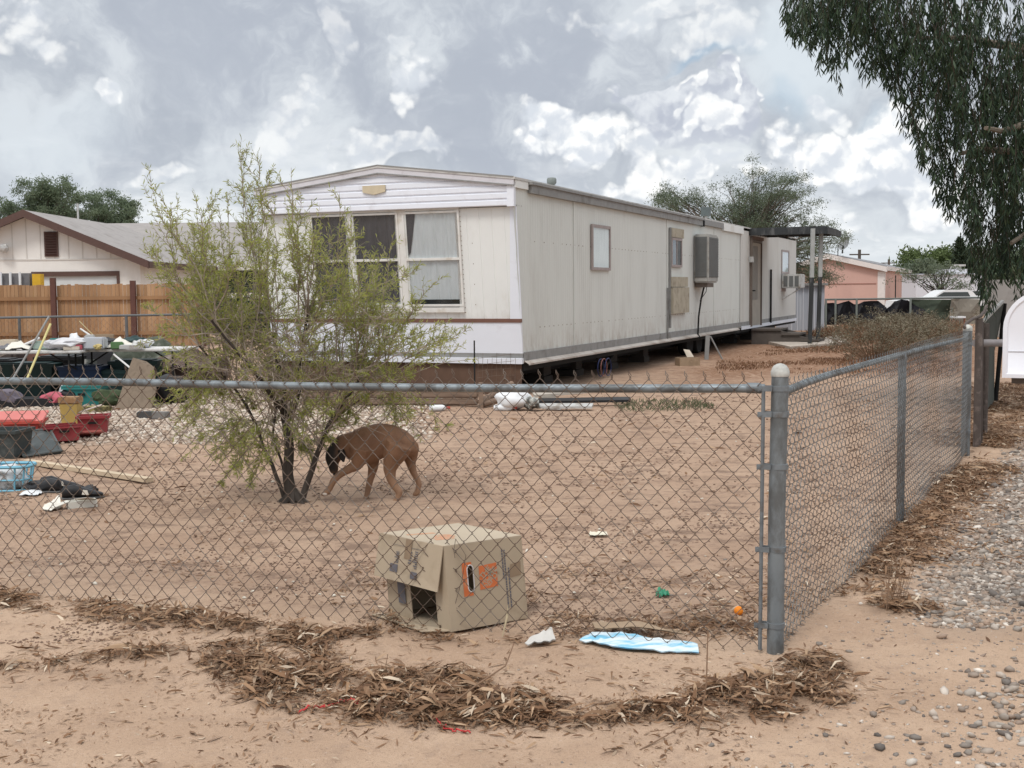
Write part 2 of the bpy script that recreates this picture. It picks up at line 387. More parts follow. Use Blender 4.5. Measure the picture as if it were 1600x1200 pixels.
c = b.mix(b.m('MULTIPLY', at_('yard'), .35), c, (.30, .20, .15)); spk = b.ss(n4, .60, .70, 0, .75); c = b.mix(spk, c, (.16, .11, .085))
yardn = b.m('MULTIPLY', at_('yard'), b.ss(b.noise(b.vm('MULTIPLY', v, (.7, 1.2, 1)), 3.5, 10, .82), .49, .60, 0, .85)); c = b.mix(yardn, c, (.22, .15, .112))
c = b.mix(b.m('MULTIPLY', at_('lit'), .6, clamp=True), c, b.mix(b.ss(n3, .4, .6), (.11, .068, .042), (.22, .14, .09)))
c = b.mix(b.m('MULTIPLY', at_('drive'), .8, clamp=True), c, b.mix(b.ss(n3, .38, .62), (.17, .15, .135), (.36, .31, .27)))
c = b.mix(b.m('MULTIPLY', at_('bed'), .8, clamp=True), c, b.mix(b.ss(n3, .38, .62), (.24, .18, .14), (.48, .39, .32)))
c = b.mix(b.m('MULTIPLY', at_('weed'), b.ss(n2, .36, .56, .15, .9), clamp=True), c, b.mix(n3, (.16, .075, .04), (.27, .15, .09)))
b.put(bs.inputs['Base Color'], c); bs.inputs['Roughness'].default_value = .95; bs.inputs['Specular IOR Level'].default_value = .1
hsum = b.m('ADD', b.m('MULTIPLY', n2, .6), b.m('ADD', b.m('MULTIPLY', n3, .5), b.m('MULTIPLY', n4, .22)))
bp = b.n('ShaderNodeBump'); bp.inputs['Strength'].default_value = .9; bp.inputs['Distance'].default_value = .02
b.put(bp.inputs['Height'], hsum); b.put(bs.inputs['Normal'], bp.outputs[0])
yardm = np.clip(((xx-FA.x)*FL.y-(yy-FA.y)*FL.x)/.5, 0, 1)*np.clip(-fs_/.3, 0, 1)
g = np_mesh('ground', np.stack([xx, yy, zz], 1), gf, gm, smooth=True,
            extra={'lit': np.clip(lit, 0, 1), 'drive': drive_mask(xx, yy), 'bed': bed_mask(xx, yy), 'weed': weed_mask(xx, yy), 'yard': yardm})
g['kind'] = 'structure'
#PART2
# ------------------------------------------------------------------ scatter helpers
def blades(Pn, D, N, L, W, curl=0.0):
    """curved pointed leaves. Pn base, D direction, N normal (n,3), L length, W width -> verts, tri faces, quad faces, leaf ids"""
    n = len(Pn); L = L[:, None]; W = W[:, None]; B = np.cross(D, N); curl = np.asarray(curl).reshape(-1, 1) if np.ndim(curl) else np.full((n, 1), curl)
    p0 = Pn; m1 = Pn+D*L*.33+N*L*curl*.7; m2 = Pn+D*L*.68+N*L*curl*.8; p3 = Pn+D*L
    V_ = np.stack([p0, m1-B*W*.5, m1+B*W*.5, m2-B*W*.42, m2+B*W*.42, p3], 1).reshape(-1, 3)
    k = np.arange(n)*6
    T = np.concatenate([np.stack([k, k+2, k+1], 1), np.stack([k+3, k+4, k+5], 1)]); Q = np.stack([k+1, k+2, k+4, k+3], 1)
    ids = np.concatenate([np.arange(n), np.arange(n), np.arange(n)])
    return V_, [T, Q], ids
def norm(a): return a/(np.linalg.norm(a, axis=1)[:, None]+1e-9)
def ground_leaves(name, x, y, lift, L, W, mat, tilt=.35, curl=.12, label=None):
    n = len(x); z = hgt(x, y)+lift; a = rng.uniform(0, 2*np.pi, n)
    D = norm(np.stack([np.cos(a), np.sin(a), rng.normal(0, tilt, n)], 1))
    N = norm(np.cross(D, np.stack([-np.sin(a)+rng.normal(0, .4, n), np.cos(a), rng.normal(0, .5, n)], 1)))
    N[N[:, 2] < 0] *= -1
    base = np.stack([x, y, z], 1)-D*(L[:, None]*.5); base[:, 2] = np.maximum(base[:, 2], hgt(base[:, 0], base[:, 1])+.002)
    V_, F_, ids = blades(base, D, N, L, W, rng.normal(.04, curl, n))
    r = rng.uniform(0, 1, n)
    return V_, F_, r[ids]
def cat_meshes(parts):
    off = 0; V_ = []; T = []; Q = []; rt = []; rq = []
    for v, (t, q), r in parts:
        V_.append(v); T.append(t+off); Q.append(q+off); rt.append(r[:len(t)]); rq.append(r[len(t):]); off += len(v)
    return np.concatenate(V_), [np.concatenate(T), np.concatenate(Q)], np.concatenate(rt+rq)
litter_m = leafmat('dry_leaf', [(.09, .045, .024), (.23, .125, .065), (.14, .073, .038), (.33, .20, .115), (.12, .062, .034), (.44, .30, .19), (.18, .10, .053), (.66, .55, .42)], .1, .75)
# leaf litter heaps along the fence
parts = []
for poly, st in LITTER:      # fine crushed leaf and bark between the whole leaves
    for (ax, ay, aw), (bx, by, bw) in zip(poly[:-1], poly[1:]):
        Ls = math.hypot(bx-ax, by-ay); wd = (aw+bw)/2; n = int(Ls*wd*2.8*7000*min(st, 1.0)); t = rng.uniform(0, 1, n); o = rng.normal(0, .85, n)*(aw+(bw-aw)*t)
        x = ax+(bx-ax)*t-(by-ay)/Ls*o; y = ay+(by-ay)*t+(bx-ax)/Ls*o; keep = rng.uniform(-.1, .6, n) < litter_field(x, y); x, y = x[keep], y[keep]; m = len(x); L = rng.uniform(.008, .035, m)
        v_, f_, r_ = ground_leaves('', x, y, rng.uniform(0, .02, m), L, L*rng.uniform(.12, .35, m), None, .2, .1); parts.append((v_, f_, r_*.55))
for poly, st in LITTER:      # leaves blown loose round each heap
    for (ax, ay, aw), (bx, by, bw) in zip(poly[:-1], poly[1:]):
        Ls = math.hypot(bx-ax, by-ay); m = int(Ls*170*min(st, 1)); t = rng.uniform(0, 1, m); o = rng.normal(0, .14, m)+rng.normal(0, 1, m)*(aw+bw)*.5; x = ax+(bx-ax)*t-(by-ay)/Ls*o; y = ay+(by-ay)*t+(bx-ax)/Ls*o; L = rng.uniform(.02, .09, m)
        parts.append(ground_leaves('', x, y, np.full(m, .004), L, L*rng.uniform(.08, .17, m), None, .12, .12))
for poly, st in LITTER:
    for (ax, ay, aw), (bx, by, bw) in zip(poly[:-1], poly[1:]):
        Ls = math.hypot(bx-ax, by-ay); wd = (aw+bw)/2; n = int(Ls*wd*2.6*2900*min(st, 1.0))
        t = rng.uniform(0, 1, n); o = rng.uniform(-1.3, 1.3, n)*(aw+(bw-aw)*t)
        x = ax+(bx-ax)*t-(by-ay)/Ls*o; y = ay+(by-ay)*t+(bx-ax)/Ls*o
        f = litter_field(x, y); keep = rng.uniform(0, .75, n) < f; x, y, f = x[keep], y[keep], f[keep]
        m = len(x); L = rng.uniform(.04, .125, m); W = L*rng.uniform(.09, .17, m)
        thin = rng.uniform(0, 1, m) < .35; W[thin] = rng.uniform(.0015, .003, thin.sum())
        parts.append(ground_leaves('', x, y, rng.uniform(0, 1, m)**1.5*.04*np.clip(f, 0, 1), L, W, None, .17, .16))
v_, f_, r_ = cat_meshes(parts); o = np_mesh('leaf_litter', v_, f_, litter_m, rnd=r_); tag(o, 'brown dry leaf litter heaped in bands along the fence', 'leaf litter', kind='stuff')
print('litter', len(r_)//3)
# loose leaves and bits over the yard and the verge
parts = []
def inview(n, y0, y1, px0=-60, px1=1680):
    y = y0*(y1/y0)**rng.uniform(0, 1, n)**1.3; x = (rng.uniform(px0, px1, n)-800)/FPX*y; return x, y
x, y = inview(22000, 3.8, 20); k = (fence_side(x, y) < .2) & (fbm(x, y, 2.5, 3, 90)+.5*(fbm(x, y, 9, 2, 93)-.5) > .56); x, y = x[k], y[k]; m = len(x)
L = rng.lognormal(-3.75, .55, m)*np.clip(y/7, .7, 1.7); parts.append(ground_leaves('', x, y, np.full(m, .003), L, L*rng.uniform(.12, .3, m), None, .15, .08))
x, y = inview(3000, 3.8, 7); k = fbm(x, y, 3, 3, 96)+.5*(fbm(x, y, 9, 2, 97)-.5) > .58; x, y = x[k], y[k]; m = len(x); L = rng.uniform(.006, .035, m); parts.append(ground_leaves('', x, y, np.full(m, .003), L, L*rng.uniform(.1, .25, m), None, .15, .1))
# extra debris just inside the fence round the carton and behind the blue scrap
x = rng.uniform(-.9, 1.7, 5200); y = 5.2+.29*(1.1-x)+np.abs(rng.normal(0, .75, 5200)); k = fbm(x, y, 4, 3, 91) > .46; x, y = x[k], y[k]; m = len(x)
k = fence_side(x, y) < 0; x, y = x[k], y[k]; m = len(x)
L = rng.uniform(.02, .07, m); parts.append(ground_leaves('', x, y, np.full(m, .004), L, L*rng.uniform(.06, .22, m), None, .22, .1))
# driveway edge leaves
x, y = inview(9000, 6, 22, 1250, 1700); f = fence_side(x, y); k = (f > 0) & (rng.uniform(0, 1, len(x)) < np.exp(-f/.5)*.9+.1) & ((y > 6.6) | (f < .3)); x, y = x[k], y[k]; m = len(x)
L = rng.uniform(.03, .10, m); parts.append(ground_leaves('', x, y, np.full(m, .012), L, L*rng.uniform(.1, .2, m), None, .25, .1))
v_, f_, r_ = cat_meshes(parts); o = np_mesh('scattered_leaves', v_, f_, litter_m, rnd=r_); tag(o, 'loose dry leaves and bits scattered over the dirt', 'leaf litter', kind='stuff')
# stones
def icos():
    bm = bmesh.new(); bmesh.ops.create_icosphere(bm, subdivisions=1, radius=1); v = np.array([list(q.co) for q in bm.verts]); bm.faces.ensure_lookup_table(); bm.verts.index_update()
    f = np.array([[w_.index for w_ in q.verts] for q in bm.faces]); bm.free(); return v, f
def icos2():
    bm = bmesh.new(); bmesh.ops.create_icosphere(bm, subdivisions=2, radius=1); v = np.array([list(q.co) for q in bm.verts]); bm.verts.index_update()
    f = np.array([[w_.index for w_ in q.verts] for q in bm.faces]); bm.free(); return v, f
IV, IF = icos(); IV2, IF2 = icos2()
def stones(x, y, s, sink=.3, hi=False):
    iv, jf = (IV2, IF2) if hi else (IV, IF)
    n = len(x); sc = np.stack([s*rng.uniform(.8, 1.3, n), s*rng.uniform(.6, 1.0, n), s*rng.uniform(.35, .7, n)], 1)
    a = rng.uniform(0, 2*np.pi, n); ca, sa = np.cos(a), np.sin(a)
    v = iv[None]*sc[:, None]*(1+rng.normal(0, .15 if not hi else .05, (n, len(iv), 1)))
    t = rng.normal(0, .2, (n, 1)); vz = v[:, :, 2]+v[:, :, 0]*t
    vx = v[:, :, 0]*ca[:, None]-v[:, :, 1]*sa[:, None]; vy = v[:, :, 0]*sa[:, None]+v[:, :, 1]*ca[:, None]
    z = hgt(x, y)+sc[:, 2]*(1-2*sink)
    V_ = np.stack([vx+x[:, None], vy+y[:, None], vz+z[:, None]], 2).reshape(-1, 3)
    F_ = (jf[None]+(np.arange(n)*len(iv))[:, None, None]).reshape(-1, 3)
    return V_, F_, np.repeat(rng.uniform(0, 1, n), len(jf))
def merge(parts):
    off = 0; V_ = []; F_ = []; r = []
    for v, f, q in parts: V_.append(v); F_.append(f+off); r.append(q); off += len(v)
    return np.concatenate(V_), np.concatenate(F_), np.concatenate(r)
stone_m = pm('river_stone', (.3, .27, .25), .75, .25, 14, .3, attr=('rnd', [(.12, .105, .095), (.27, .215, .175), (.36, .305, .255), (.15, .13, .115), (.50, .44, .38), (.33, .235, .175), (.21, .18, .155), (.66, .60, .53)]))
x, y = inview(52000, 5.4, 26, 1230, 1750); dm = drive_mask(x, y); k = rng.uniform(0, 1, len(x)) < dm*.95; x, y = x[k], y[k]
parts = [stones(x, y, np.clip(rng.lognormal(-4.55, .5, len(x)), .003, .026)*np.clip(y/8, .9, 1.9), .42)]
x, y = inview(500, 5.2, 12, 1250, 1700); dm = drive_mask(x, y); k = rng.uniform(0, 1, len(x)) < dm; x, y = x[k], y[k]; parts.append(stones(x, y, rng.uniform(.02, .036, len(x))))
v_, f_, r_ = merge(parts); print('stones', len(r_)//80)
o = np_mesh('gravel', v_, f_, stone_m, smooth=False, rnd=r_); tag(o, 'grey and white river gravel on the driveway', 'gravel', kind='stuff')
# sparse stones on the near verge
x, y = inview(4200, 3.6, 7.5, 800, 1650); k = rng.uniform(0, 1, len(x)) < np.clip((x/y-.12)*3.2, .02, 1); x, y = x[k], y[k]
p1 = stones(x, y, np.clip(rng.lognormal(-5.3, .6, len(x)), .0015, .016), .4)
cx_ = [(1585, 1110), (1570, 1140), (1545, 1095), (1590, 1075), (1500, 1175), (1560, 1060)]
xs, ys = [], []
for (px, py) in cx_:
    q = G(px, py); m = 16; xs += list(q.x+rng.normal(0, .07, m)); ys += list(q.y+rng.normal(0, .10, m))
p2 = stones(np.array(xs), np.array(ys), rng.uniform(.008, .026, len(xs)), .25)
sing = [(1365, 1118, .022), (1375, 1170, .024), (1458, 1118, .022), (1428, 1110, .018), (1555, 980, .02), (1590, 985, .024), (1500, 1085, .018), (1425, 1195, .02), (1560, 940, .016), (1520, 1035, .015), (810, 1045, .008), (1290, 1150, .012)]
q = [G(a, c_) for a, c_, s in sing]; p3 = stones(np.array([t.x for t in q]), np.array([t.y for t in q]), np.array([s for a, c_, s in sing]), .25)
v_, f_, r_ = merge([p1, p2, p3]); o = np_mesh('loose_stones', v_, f_, stone_m, smooth=True, rnd=r_); tag(o, 'loose grey stones lying on the sandy verge', 'stones', kind='stuff')
# pebble bed
peb_m = pm('pebble', (.5, .42, .35), .8, .2, 20, .1, attr=('rnd', [(.20, .15, .12), (.52, .44, .36), (.36, .28, .22), (.66, .60, .52), (.42, .31, .23), (.30, .24, .20)]))
x = rng.uniform(-8.5, .2, 36000); y = rng.uniform(11.6, 21, 36000); k = (rng.uniform(0, 1, 36000) < bed_mask(x, y)) & (x > -y*.45); x, y = x[k], y[k]
s = rng.uniform(.014, .036, len(x)); V5 = stones(x, y, s, .35); print('pebbles', len(x))
o = np_mesh('pebble_bed', V5[0], V5[1], peb_m, rnd=V5[2]); tag(o, 'pale pebble bed covering the left of the yard', 'pebbles', kind='stuff')
# soil clods in the yard
clod_m = pm('clod', (.2, .13, .095), .95, .2, 20, .2, attr=('rnd', [(.13, .085, .06), (.22, .145, .105), (.32, .22, .16)]))
x, y = inview(26000, 5.3, 17.5, -60, 1500); k = (fence_side(x, y) < -.1) & (fbm(x, y, 1.6, 3, 95)+.5*(fbm(x, y, 7, 2, 98)-.5) > .53); x, y = x[k], y[k]
V5 = stones(x, y, rng.uniform(.003, .014, len(x))*np.clip(y/8, .8, 1.6), .45); o = np_mesh('soil_clods', V5[0], V5[1], clod_m, smooth=True, rnd=V5[2]); tag(o, 'dark clods and droppings strewn over the yard', 'dirt clods', kind='stuff')

# ------------------------------------------------------------------ chain-link fences
wire_m = pm('rusty_wire', (.22, .19, .165), .6, .3, 3, 0, metal=.3, dirt=(.12, .075, .05), dscale=2.2, damt=.9)
galv = pm('galvanised_pipe', (.23, .26, .28), .5, .12, 9, .08, metal=.45, dirt=(.12, .125, .125), dscale=7, damt=.7, stretch=(1, 1, .5))
galv2 = pm('galvanised_fitting', (.19, .21, .225), .55, .25, 15, .2, metal=.4, dirt=(.13, .12, .11), dscale=12)
capm = pm('cast_cap', (.48, .48, .45), .6, .2, 25, .2, metal=.2, dirt=(.3, .29, .27), dscale=20)
def fabric(name, start, direc, length, zb, zt, parent, r=.0017, cw=.080, ch=.088, depth=.0045, bulge=None, mat=None, barbs=True, rust=None):
    """woven chain-link: each wire is a flattened zigzag hooked into its neighbours"""
    n = int(length/(cw/2)); perp = Vector((-direc.y, direc.x, 0)); V_ = []; F_ = []
    rows = int((zt-zb)/(ch/2)); ns = 4; off = 0
    for i in range(n):
        xs = i*cw/2; pts = []
        ph = i % 2
        for j in range(rows+1):
            side = (j+ph) % 2        # 0 = left extreme, 1 = right extreme
            z = zb + j*ch/2; x = xs + side*cw/2; dsg = 1 if side else -1
            # rounded hook: three points around the bend
            hk = .10*ch
            e = .0018*dsg
            dep = depth if (j+ph) % 2 == 0 else -depth
            pts.append((x+e-dsg*.010, z-hk, -dep)); pts.append((x+e+dsg*.001, z-hk*.35, -dep*.55)); pts.append((x+e+dsg*.001, z+hk*.35, dep*.55)); pts.append((x+e-dsg*.010, z+hk, dep))
        if barbs:   # twisted ends
            x0, z0, d0 = pts[-1]; last = (rows+ph) % 2
            sgn = 1 if last else -1
            pts = pts[:-1]; pts += [(x0+sgn*.004, z0+.004, 0), (x0+sgn*.012, z0+.018, .003)] if i % 2 else [(x0, z0+.01, 0), (x0-sgn*.012+sgn*.012, z0+.026, -.003)]
        P_ = []
        for (a, z, d) in pts:
            bo = bulge(a, z) if bulge else 0
            p = start+direc*a+perp*(d+bo); 
            P_.append((p.x+random.gauss(0, .0006), p.y, z+hz_cache(a, start, direc)+random.gauss(0, .0006)))
        P_ = np.array(P_); T = np.gradient(P_, axis=0); T = norm(T)
        A = np.array([[perp.x, perp.y, 0]]); Bv = norm(np.cross(T, A)); Cv = np.cross(T, Bv)
        ring = np.stack([P_+r*(math.cos(t)*Bv+math.sin(t)*Cv) for t in np.arange(ns)*2*math.pi/ns+.4], 1)
        m = len(P_); V_.append(ring.reshape(-1, 3))
        k = (np.arange(m-1)[:, None]*ns+np.arange(ns)[None]).ravel(); k2 = (np.arange(m-1)[:, None]*ns+((np.arange(ns)+1) % ns)[None]).ravel()
        F_.append(np.stack([k, k2, k2+ns, k+ns], 1)+off); off += m*ns
    return np_mesh(name, np.concatenate(V_), np.concatenate(F_), mat or wire_m, parent, smooth=True)
def hz_cache(a, s, d): return 0.0
# front fence
front = thing('chain_link_fence', FA, 'chain link fence with pipe top rail crossing the whole foreground', 'fence')
zr = 1.128
def railpt(a, z=zr): p = FA+FL*a; return Vector((p.x, p.y, z - .004*a))
mb = MB(); pts = [railpt(a, zr-.012*math.sin(max(0, min(1, a/3.2))*math.pi)) for a in np.linspace(.05, 5.2, 30)]
mb.tube(pts, .0185, 14).build('top_rail', galv, front, smooth=True)
fabric('wire_mesh', FA+FL*.055+Vector((0, .0, 0))-Vector((FL.y, -FL.x, 0))*.024, FL, 5.1, .02, 1.18, front,
       bulge=lambda a, z: .018*math.sin(a*2.1)*math.sin(z*2.4)+.012*math.sin(a*5+z*2)*max(0, .6-z))
mb = MB(); MBp = FA
mb.tube([FA+Vector((0, 0, -.05)), FA+Vector((0.002, 0, .6)), FA+Vector((.012, 0, 1.185))], .0355, 24)
corner = mb.build('corner_post', galv, front, smooth=True)
mb = MB(); mb.lathe(FA+Vector((.012, 0, 1.178)), [(.0375, 0), (.0385, .004), (.0385, .022), (.036, .026), (.034, .034), (.026, .045), (.014, .052), (.002, .0545)], 24).build('post_cap', capm, corner, smooth=True)
for z in (1.128, 1.02, .80, .45, .125):      # tension bands with a tongue holding the bar
    mb = MB(); c0 = FA+Vector((.012*z/1.18, 0, 0))
    mb.lathe(c0+Vector((0, 0, z-.012)), [(.0365, 0), (.0385, .001), (.0385, .023), (.0365, .024)], 24)
    u = FL; pr = Vector((FL.y, -FL.x, 0)); M = frame(c0+Vector((0, 0, z)), u, -pr, (0, 0, 1)); m2 = MB(M)
    m2.box((.03, .030, -.011), (.088, .0345, .011)); m2.box((.03, -.008, -.011), (.072, -.004, .011)); m2.tube([(.078, .025, 0), (.078, .041, 0)], .0065, 6)
    mb.v += m2.v and []; n0 = len(mb.v); mb.v += m2.v; mb.f += [tuple(i+n0 for i in f) for f in m2.f]
    mb.build('tension_band', galv2, front, smooth=True)
pr = Vector((FL.y, -FL.x, 0)); tb = FA+FL*.062-pr*.026
MB().tube([tb+Vector((0, 0, .02)), tb+Vector((.008, 0, 1.13))], .0085, 6).build('tension_bar', galv2, front, smooth=True)
rc = railpt(.075)
MB().tube([rc-FL*.008, rc+FL*.05], .0225, 16).build('rail_end_cup', galv2, front, smooth=True)
MB().tube([FA+FL*4.9+Vector((0, 0, -.05)), FA+FL*4.9+Vector((0, 0, 1.13))], .024, 16).build('line_post', galv, front, smooth=True)
for i, a in enumerate((.75, 1.55, 2.4, 3.3)):
    q = railpt(a); mb = MB(); M = frame(q, FL, -pr, (0, 0, 1)); mb = MB(M)
    mb.tube([(0.006*math.sin(t), .0205*math.cos(t), .0205*math.sin(t)) for t in np.linspace(0, 2*math.pi, 14)] + [(-.01, .03, -.03)], .0014, 4).build('tie_wire', wire_m, front)
# side fence
wire_g = pm('grey_wire', (.25, .265, .27), .55, .25, 3, 0, metal=.35, dirt=(.14, .10, .075), dscale=1.2, damt=.5)
side_f = thing('chain_link_fence', FA+FR*.04, 'chain link fence running back from the corner post along the gravel driveway', 'fence')
LEN = 6.71
def sp_(a, z): p = FA+FR*a; return Vector((p.x, p.y, z))
MB().tube([sp_(.04, 1.10), sp_(.5, 1.115)] + [sp_(a, 1.12-.055*(a/LEN)**2) for a in np.linspace(1, LEN-.05, 8)], .0175, 12).build('top_rail', galv, side_f, smooth=True)
fabric('wire_mesh', FA+FR*.05+Vector((FR.y, -FR.x, 0))*.022, FR, LEN-.1, .03, 1.13, side_f, r=.0016, depth=.012, mat=wire_g,
       bulge=lambda a, z: .02*math.sin(a*1.7+1)*math.sin(z*2.2)+.03*math.sin(a*3.1)*max(0, .45-z))
for a, r_, zt in ((3.15, .026, 1.10),):
    MB().tube([sp_(a, -.05)-Vector((FR.y, -FR.x, 0))*.0, sp_(a, zt)], r_, 16).build('line_post', galv, side_f, smooth=True)
    MB().lathe(sp_(a, zt-.03), [(.027, 0), (.028, .002), (.028, .03), (.022, .045)], 16).build('loop_cap', galv2, side_f, smooth=True)
ep = sp_(LEN, 0)
endp = MB().tube([ep+Vector((0, 0, -.05)), ep+Vector((0, 0, 1.14))], .040, 20).build('end_post', galv, side_f, smooth=True)
MB().lathe(ep+Vector((0, 0, 1.135)), [(.042, 0), (.043, .02), (.038, .04), (.018, .055), (.003, .058)], 20).build('post_cap', capm, endp, smooth=True)
for z in (.2, .6, 1.0): MB().lathe(ep+Vector((0, 0, z)), [(.041, 0), (.044, .002), (.044, .026), (.041, .028)], 20).build('tension_band', galv2, side_f, smooth=True)
MB().tube([sp_(LEN-.06, .04), sp_(LEN-.06, 1.13)], .008, 6).build('tension_bar', galv2, side_f)
# ------------------------------------------------------------------ mobile home (local frame: s along the long side, f across the front, z up)
S_ = Vector((math.sin(R(22.3)), math.cos(R(22.3)), 0)); F_ax = Vector((-S_.y, S_.x, 0)); OT = Vector((.04, 17.4, 0))
MT = frame(OT, S_, F_ax, (0, 0, 1)); MTi = MT.inverted()
def on_side(px, py, f=0.0):
    d = MTi.to_3x3() @ ray(px, py); e = MTi @ EYE; t = (f-e.y)/d.y; q = e+d*t; return q.x, q.z
def on_front(px, py, s=0.0):
    d = MTi.to_3x3() @ ray(px, py); e = MTi @ EYE; t = (s-e.x)/d.x; q = e+d*t; return q.y, q.z
Wd, Ln, ZE, ZB, ZP = 4.27, 24.5, 3.10, .48, 3.36
SP = 15.6   # where the siding changes (the joint by the porch)
home = thing('mobile_home', OT, 'long white ribbed mobile home with three front windows raised off the ground', 'mobile home')
cream = pm('cream_siding', (.67, .69, .66), .6, .04, 1.2, .05, dirt=(.59, .60, .57), dscale=1.1, damt=.3, stretch=(1, 1, .28))
white = pm('white_siding', (.80, .815, .80), .55, .04, 2, .05, dirt=(.66, .64, .58), dscale=1.4, damt=.3, stretch=(1, 1, .5))
bluewhite = pm('blue_white_paint', (.79, .82, .89), .5, .04, 2, .04, dirt=(.6, .6, .64), dscale=2, damt=.3)
trimg = pm('grey_trim', (.27, .27, .265), .6, .15, 8, .1, dirt=(.16, .15, .14), dscale=3)
rooft = pm('roof_coating', (.55, .54, .52), .7, .12, 3, .1, dirt=(.3, .28, .26), dscale=2)
brownt = pm('brown_trim', (.19, .10, .075), .6, .15, 6, .05)
pinkish = pm('faded_fascia', (.62, .61, .645), .6, .08, 5, .05, dirt=(.46, .43, .45), dscale=4)
darkm = pm('dark_void', (.02, .02, .02), .9, .1, 3, 0)
alum = pm('weathered_aluminium', (.52, .52, .51), .45, .12, 7, .05, metal=.3, dirt=(.3, .26, .22), dscale=6)
skirtm = pm('brown_skirting', (.12, .072, .050), .9, .2, 4, .2, dirt=(.07, .042, .03), dscale=3)
rustdot = pm('rusty_screws', (.20, .13, .09), .8, .2, 20, 0)
def splash(m, col, z0, z1):      # mud splashed up from the ground and rust runs below the eave screws
    nt = m.node_tree; b = NB(nt); bs = principled(m); src = bs.inputs['Base Color'].links[0].from_socket; tc = b.n('ShaderNodeTexCoord'); sp = b.n('ShaderNodeSeparateXYZ'); nt.links.new(tc.outputs['Object'], sp.inputs[0])
    f = b.m('MULTIPLY', b.ss(sp.outputs[2], z1, z0), b.ss(b.noise(b.vm('MULTIPLY', tc.outputs['Object'], (1, 1, .5)), 5, 6, .7), .40, .66)); c = b.mix(b.m('MULTIPLY', f, .6), src, col)
    run = b.m('MULTIPLY', b.ss(b.noise(b.vm('MULTIPLY', tc.outputs['Object'], (4, 4, .16)), 3.2, 5, .65), .62, .74), b.ss(b.noise(tc.outputs['Object'], .7, 2, .5), .45, .6)); c = b.mix(b.m('MULTIPLY', run, .45), c, (.36, .31, .25))
    nt.links.new(c, bs.inputs['Base Color'])
splash(cream, (.36, .30, .25), .5, 1.1); splash(white, (.50, .46, .40), .9, 1.6)
zmin = lambda s: max(ZB, 2.72-(2.72-ZB)*s/.33) if s < .33 else ZB
def ribbed(s0, s1, z1, parent, mat, pitch=.1, f0=0.0, zlow=None, name='side_wall'):
    V_ = []; s = s0; prof = []
    while s < s1:
        prof += [(s, 0), (s+pitch*.55, 0), (s+pitch*.66, -.004), (s+pitch*.9, -.004)]; s += pitch
    prof.append((s1, 0)); mb = MB(MT); vs = []
    for (a, f) in prof: vs += [(a, f0+f, zlow or zmin(a)), (a, f0+f, z1)]
    mb.add(vs, [(2*i, 2*i+2, 2*i+3, 2*i+1) for i in range(len(prof)-1)])
    return mb.build(name, mat, parent)
ribbed(0.0, SP, ZE-.02, home, cream)
ribbed(SP+.03, Ln, ZE-.06, home, pm('grey_cream_siding', (.64, .63, .60), .6, .05, 1.2, .05, dirt=(.54, .52, .48), dscale=1.0, damt=.5, stretch=(1, 1, .3)), f0=-.012)
# backing box so that the house is solid
mb = MB(MT); mb.box((.34, .03, ZB), (Ln-.01, Wd-.02, ZE-.02)); mb.build('body_core', darkm, home)
mb = MB(MT); mb.box((Ln, -.01, ZB), (Ln+.03, Wd, ZE)); mb.build('rear_wall', cream, home)
mb = MB(MT); mb.box((.3, Wd, ZB), (Ln, Wd+.02, ZE)); mb.build('far_side_wall', cream, home)
# vertical seams, screw rows
for s in (2.55, on_side(1041, 400)[0], 12.6, 17.8): MB(MT).box((s, -.016, ZB+.02), (s+.035, -.002, ZE-.04)).build('seam_strip', cream, home)
mb = MB(MT)
for z in (2.25, .98, ZB+.06):
    s = .8
    while s < 24: 
        if random.random() < .8: mb.box((s, -.0125, z-.006+random.uniform(-.004, .004)), (s+.014, -.008, z+.008))
        s += .2
mb.build('screw_row', rustdot, home)['kind'] = 'stuff'
# roof: two slopes with a slim overhang, front rake
mb = MB(MT); ov = .05
for (fa, za, fb, zb) in ((-ov, ZE, Wd/2, ZP), (Wd/2, ZP, Wd+ov, ZE)):
    mb.slab([(-.06, fa, za), (Ln+.06, fa, za), (Ln+.06, fb, zb), (-.06, fb, zb)], (0, 0, .035))
mb.build('roof', rooft, home)
# long eave gutters in lengths
sa, sb_ = on_side(838, 300, -.05)[0], on_side(1080, 345, -.05)[0]
mb = MB(MT); mb.box((.55, -.075, ZE-.155), (11.2, -.013, ZE-.005)); mb.box((.5, -.105, ZE-.035), (11.3, -.02, ZE+.004)); mb.build('eave_fascia', trimg, home)
mb = MB(MT); mb.box((11.35, -.07, ZE-.13), (13.4, -.013, ZE-.005)); mb.build('eave_fascia', trimg, home)
mb = MB(MT); mb.box((13.45, -.065, ZE-.17), (SP+.2, -.013, ZE+.002)); mb.build('eave_fascia', white, home)
mb = MB(MT); mb.box((0.0, -.04, ZE-.11), (.5, -.013, ZE-.002)); mb.build('eave_fascia', white, home)
mb = MB(MT); mb.box((11.22, -.09, ZE-.17), (11.33, -.02, ZE+.01)); mb.build('downspout_outlet', darkm, home)
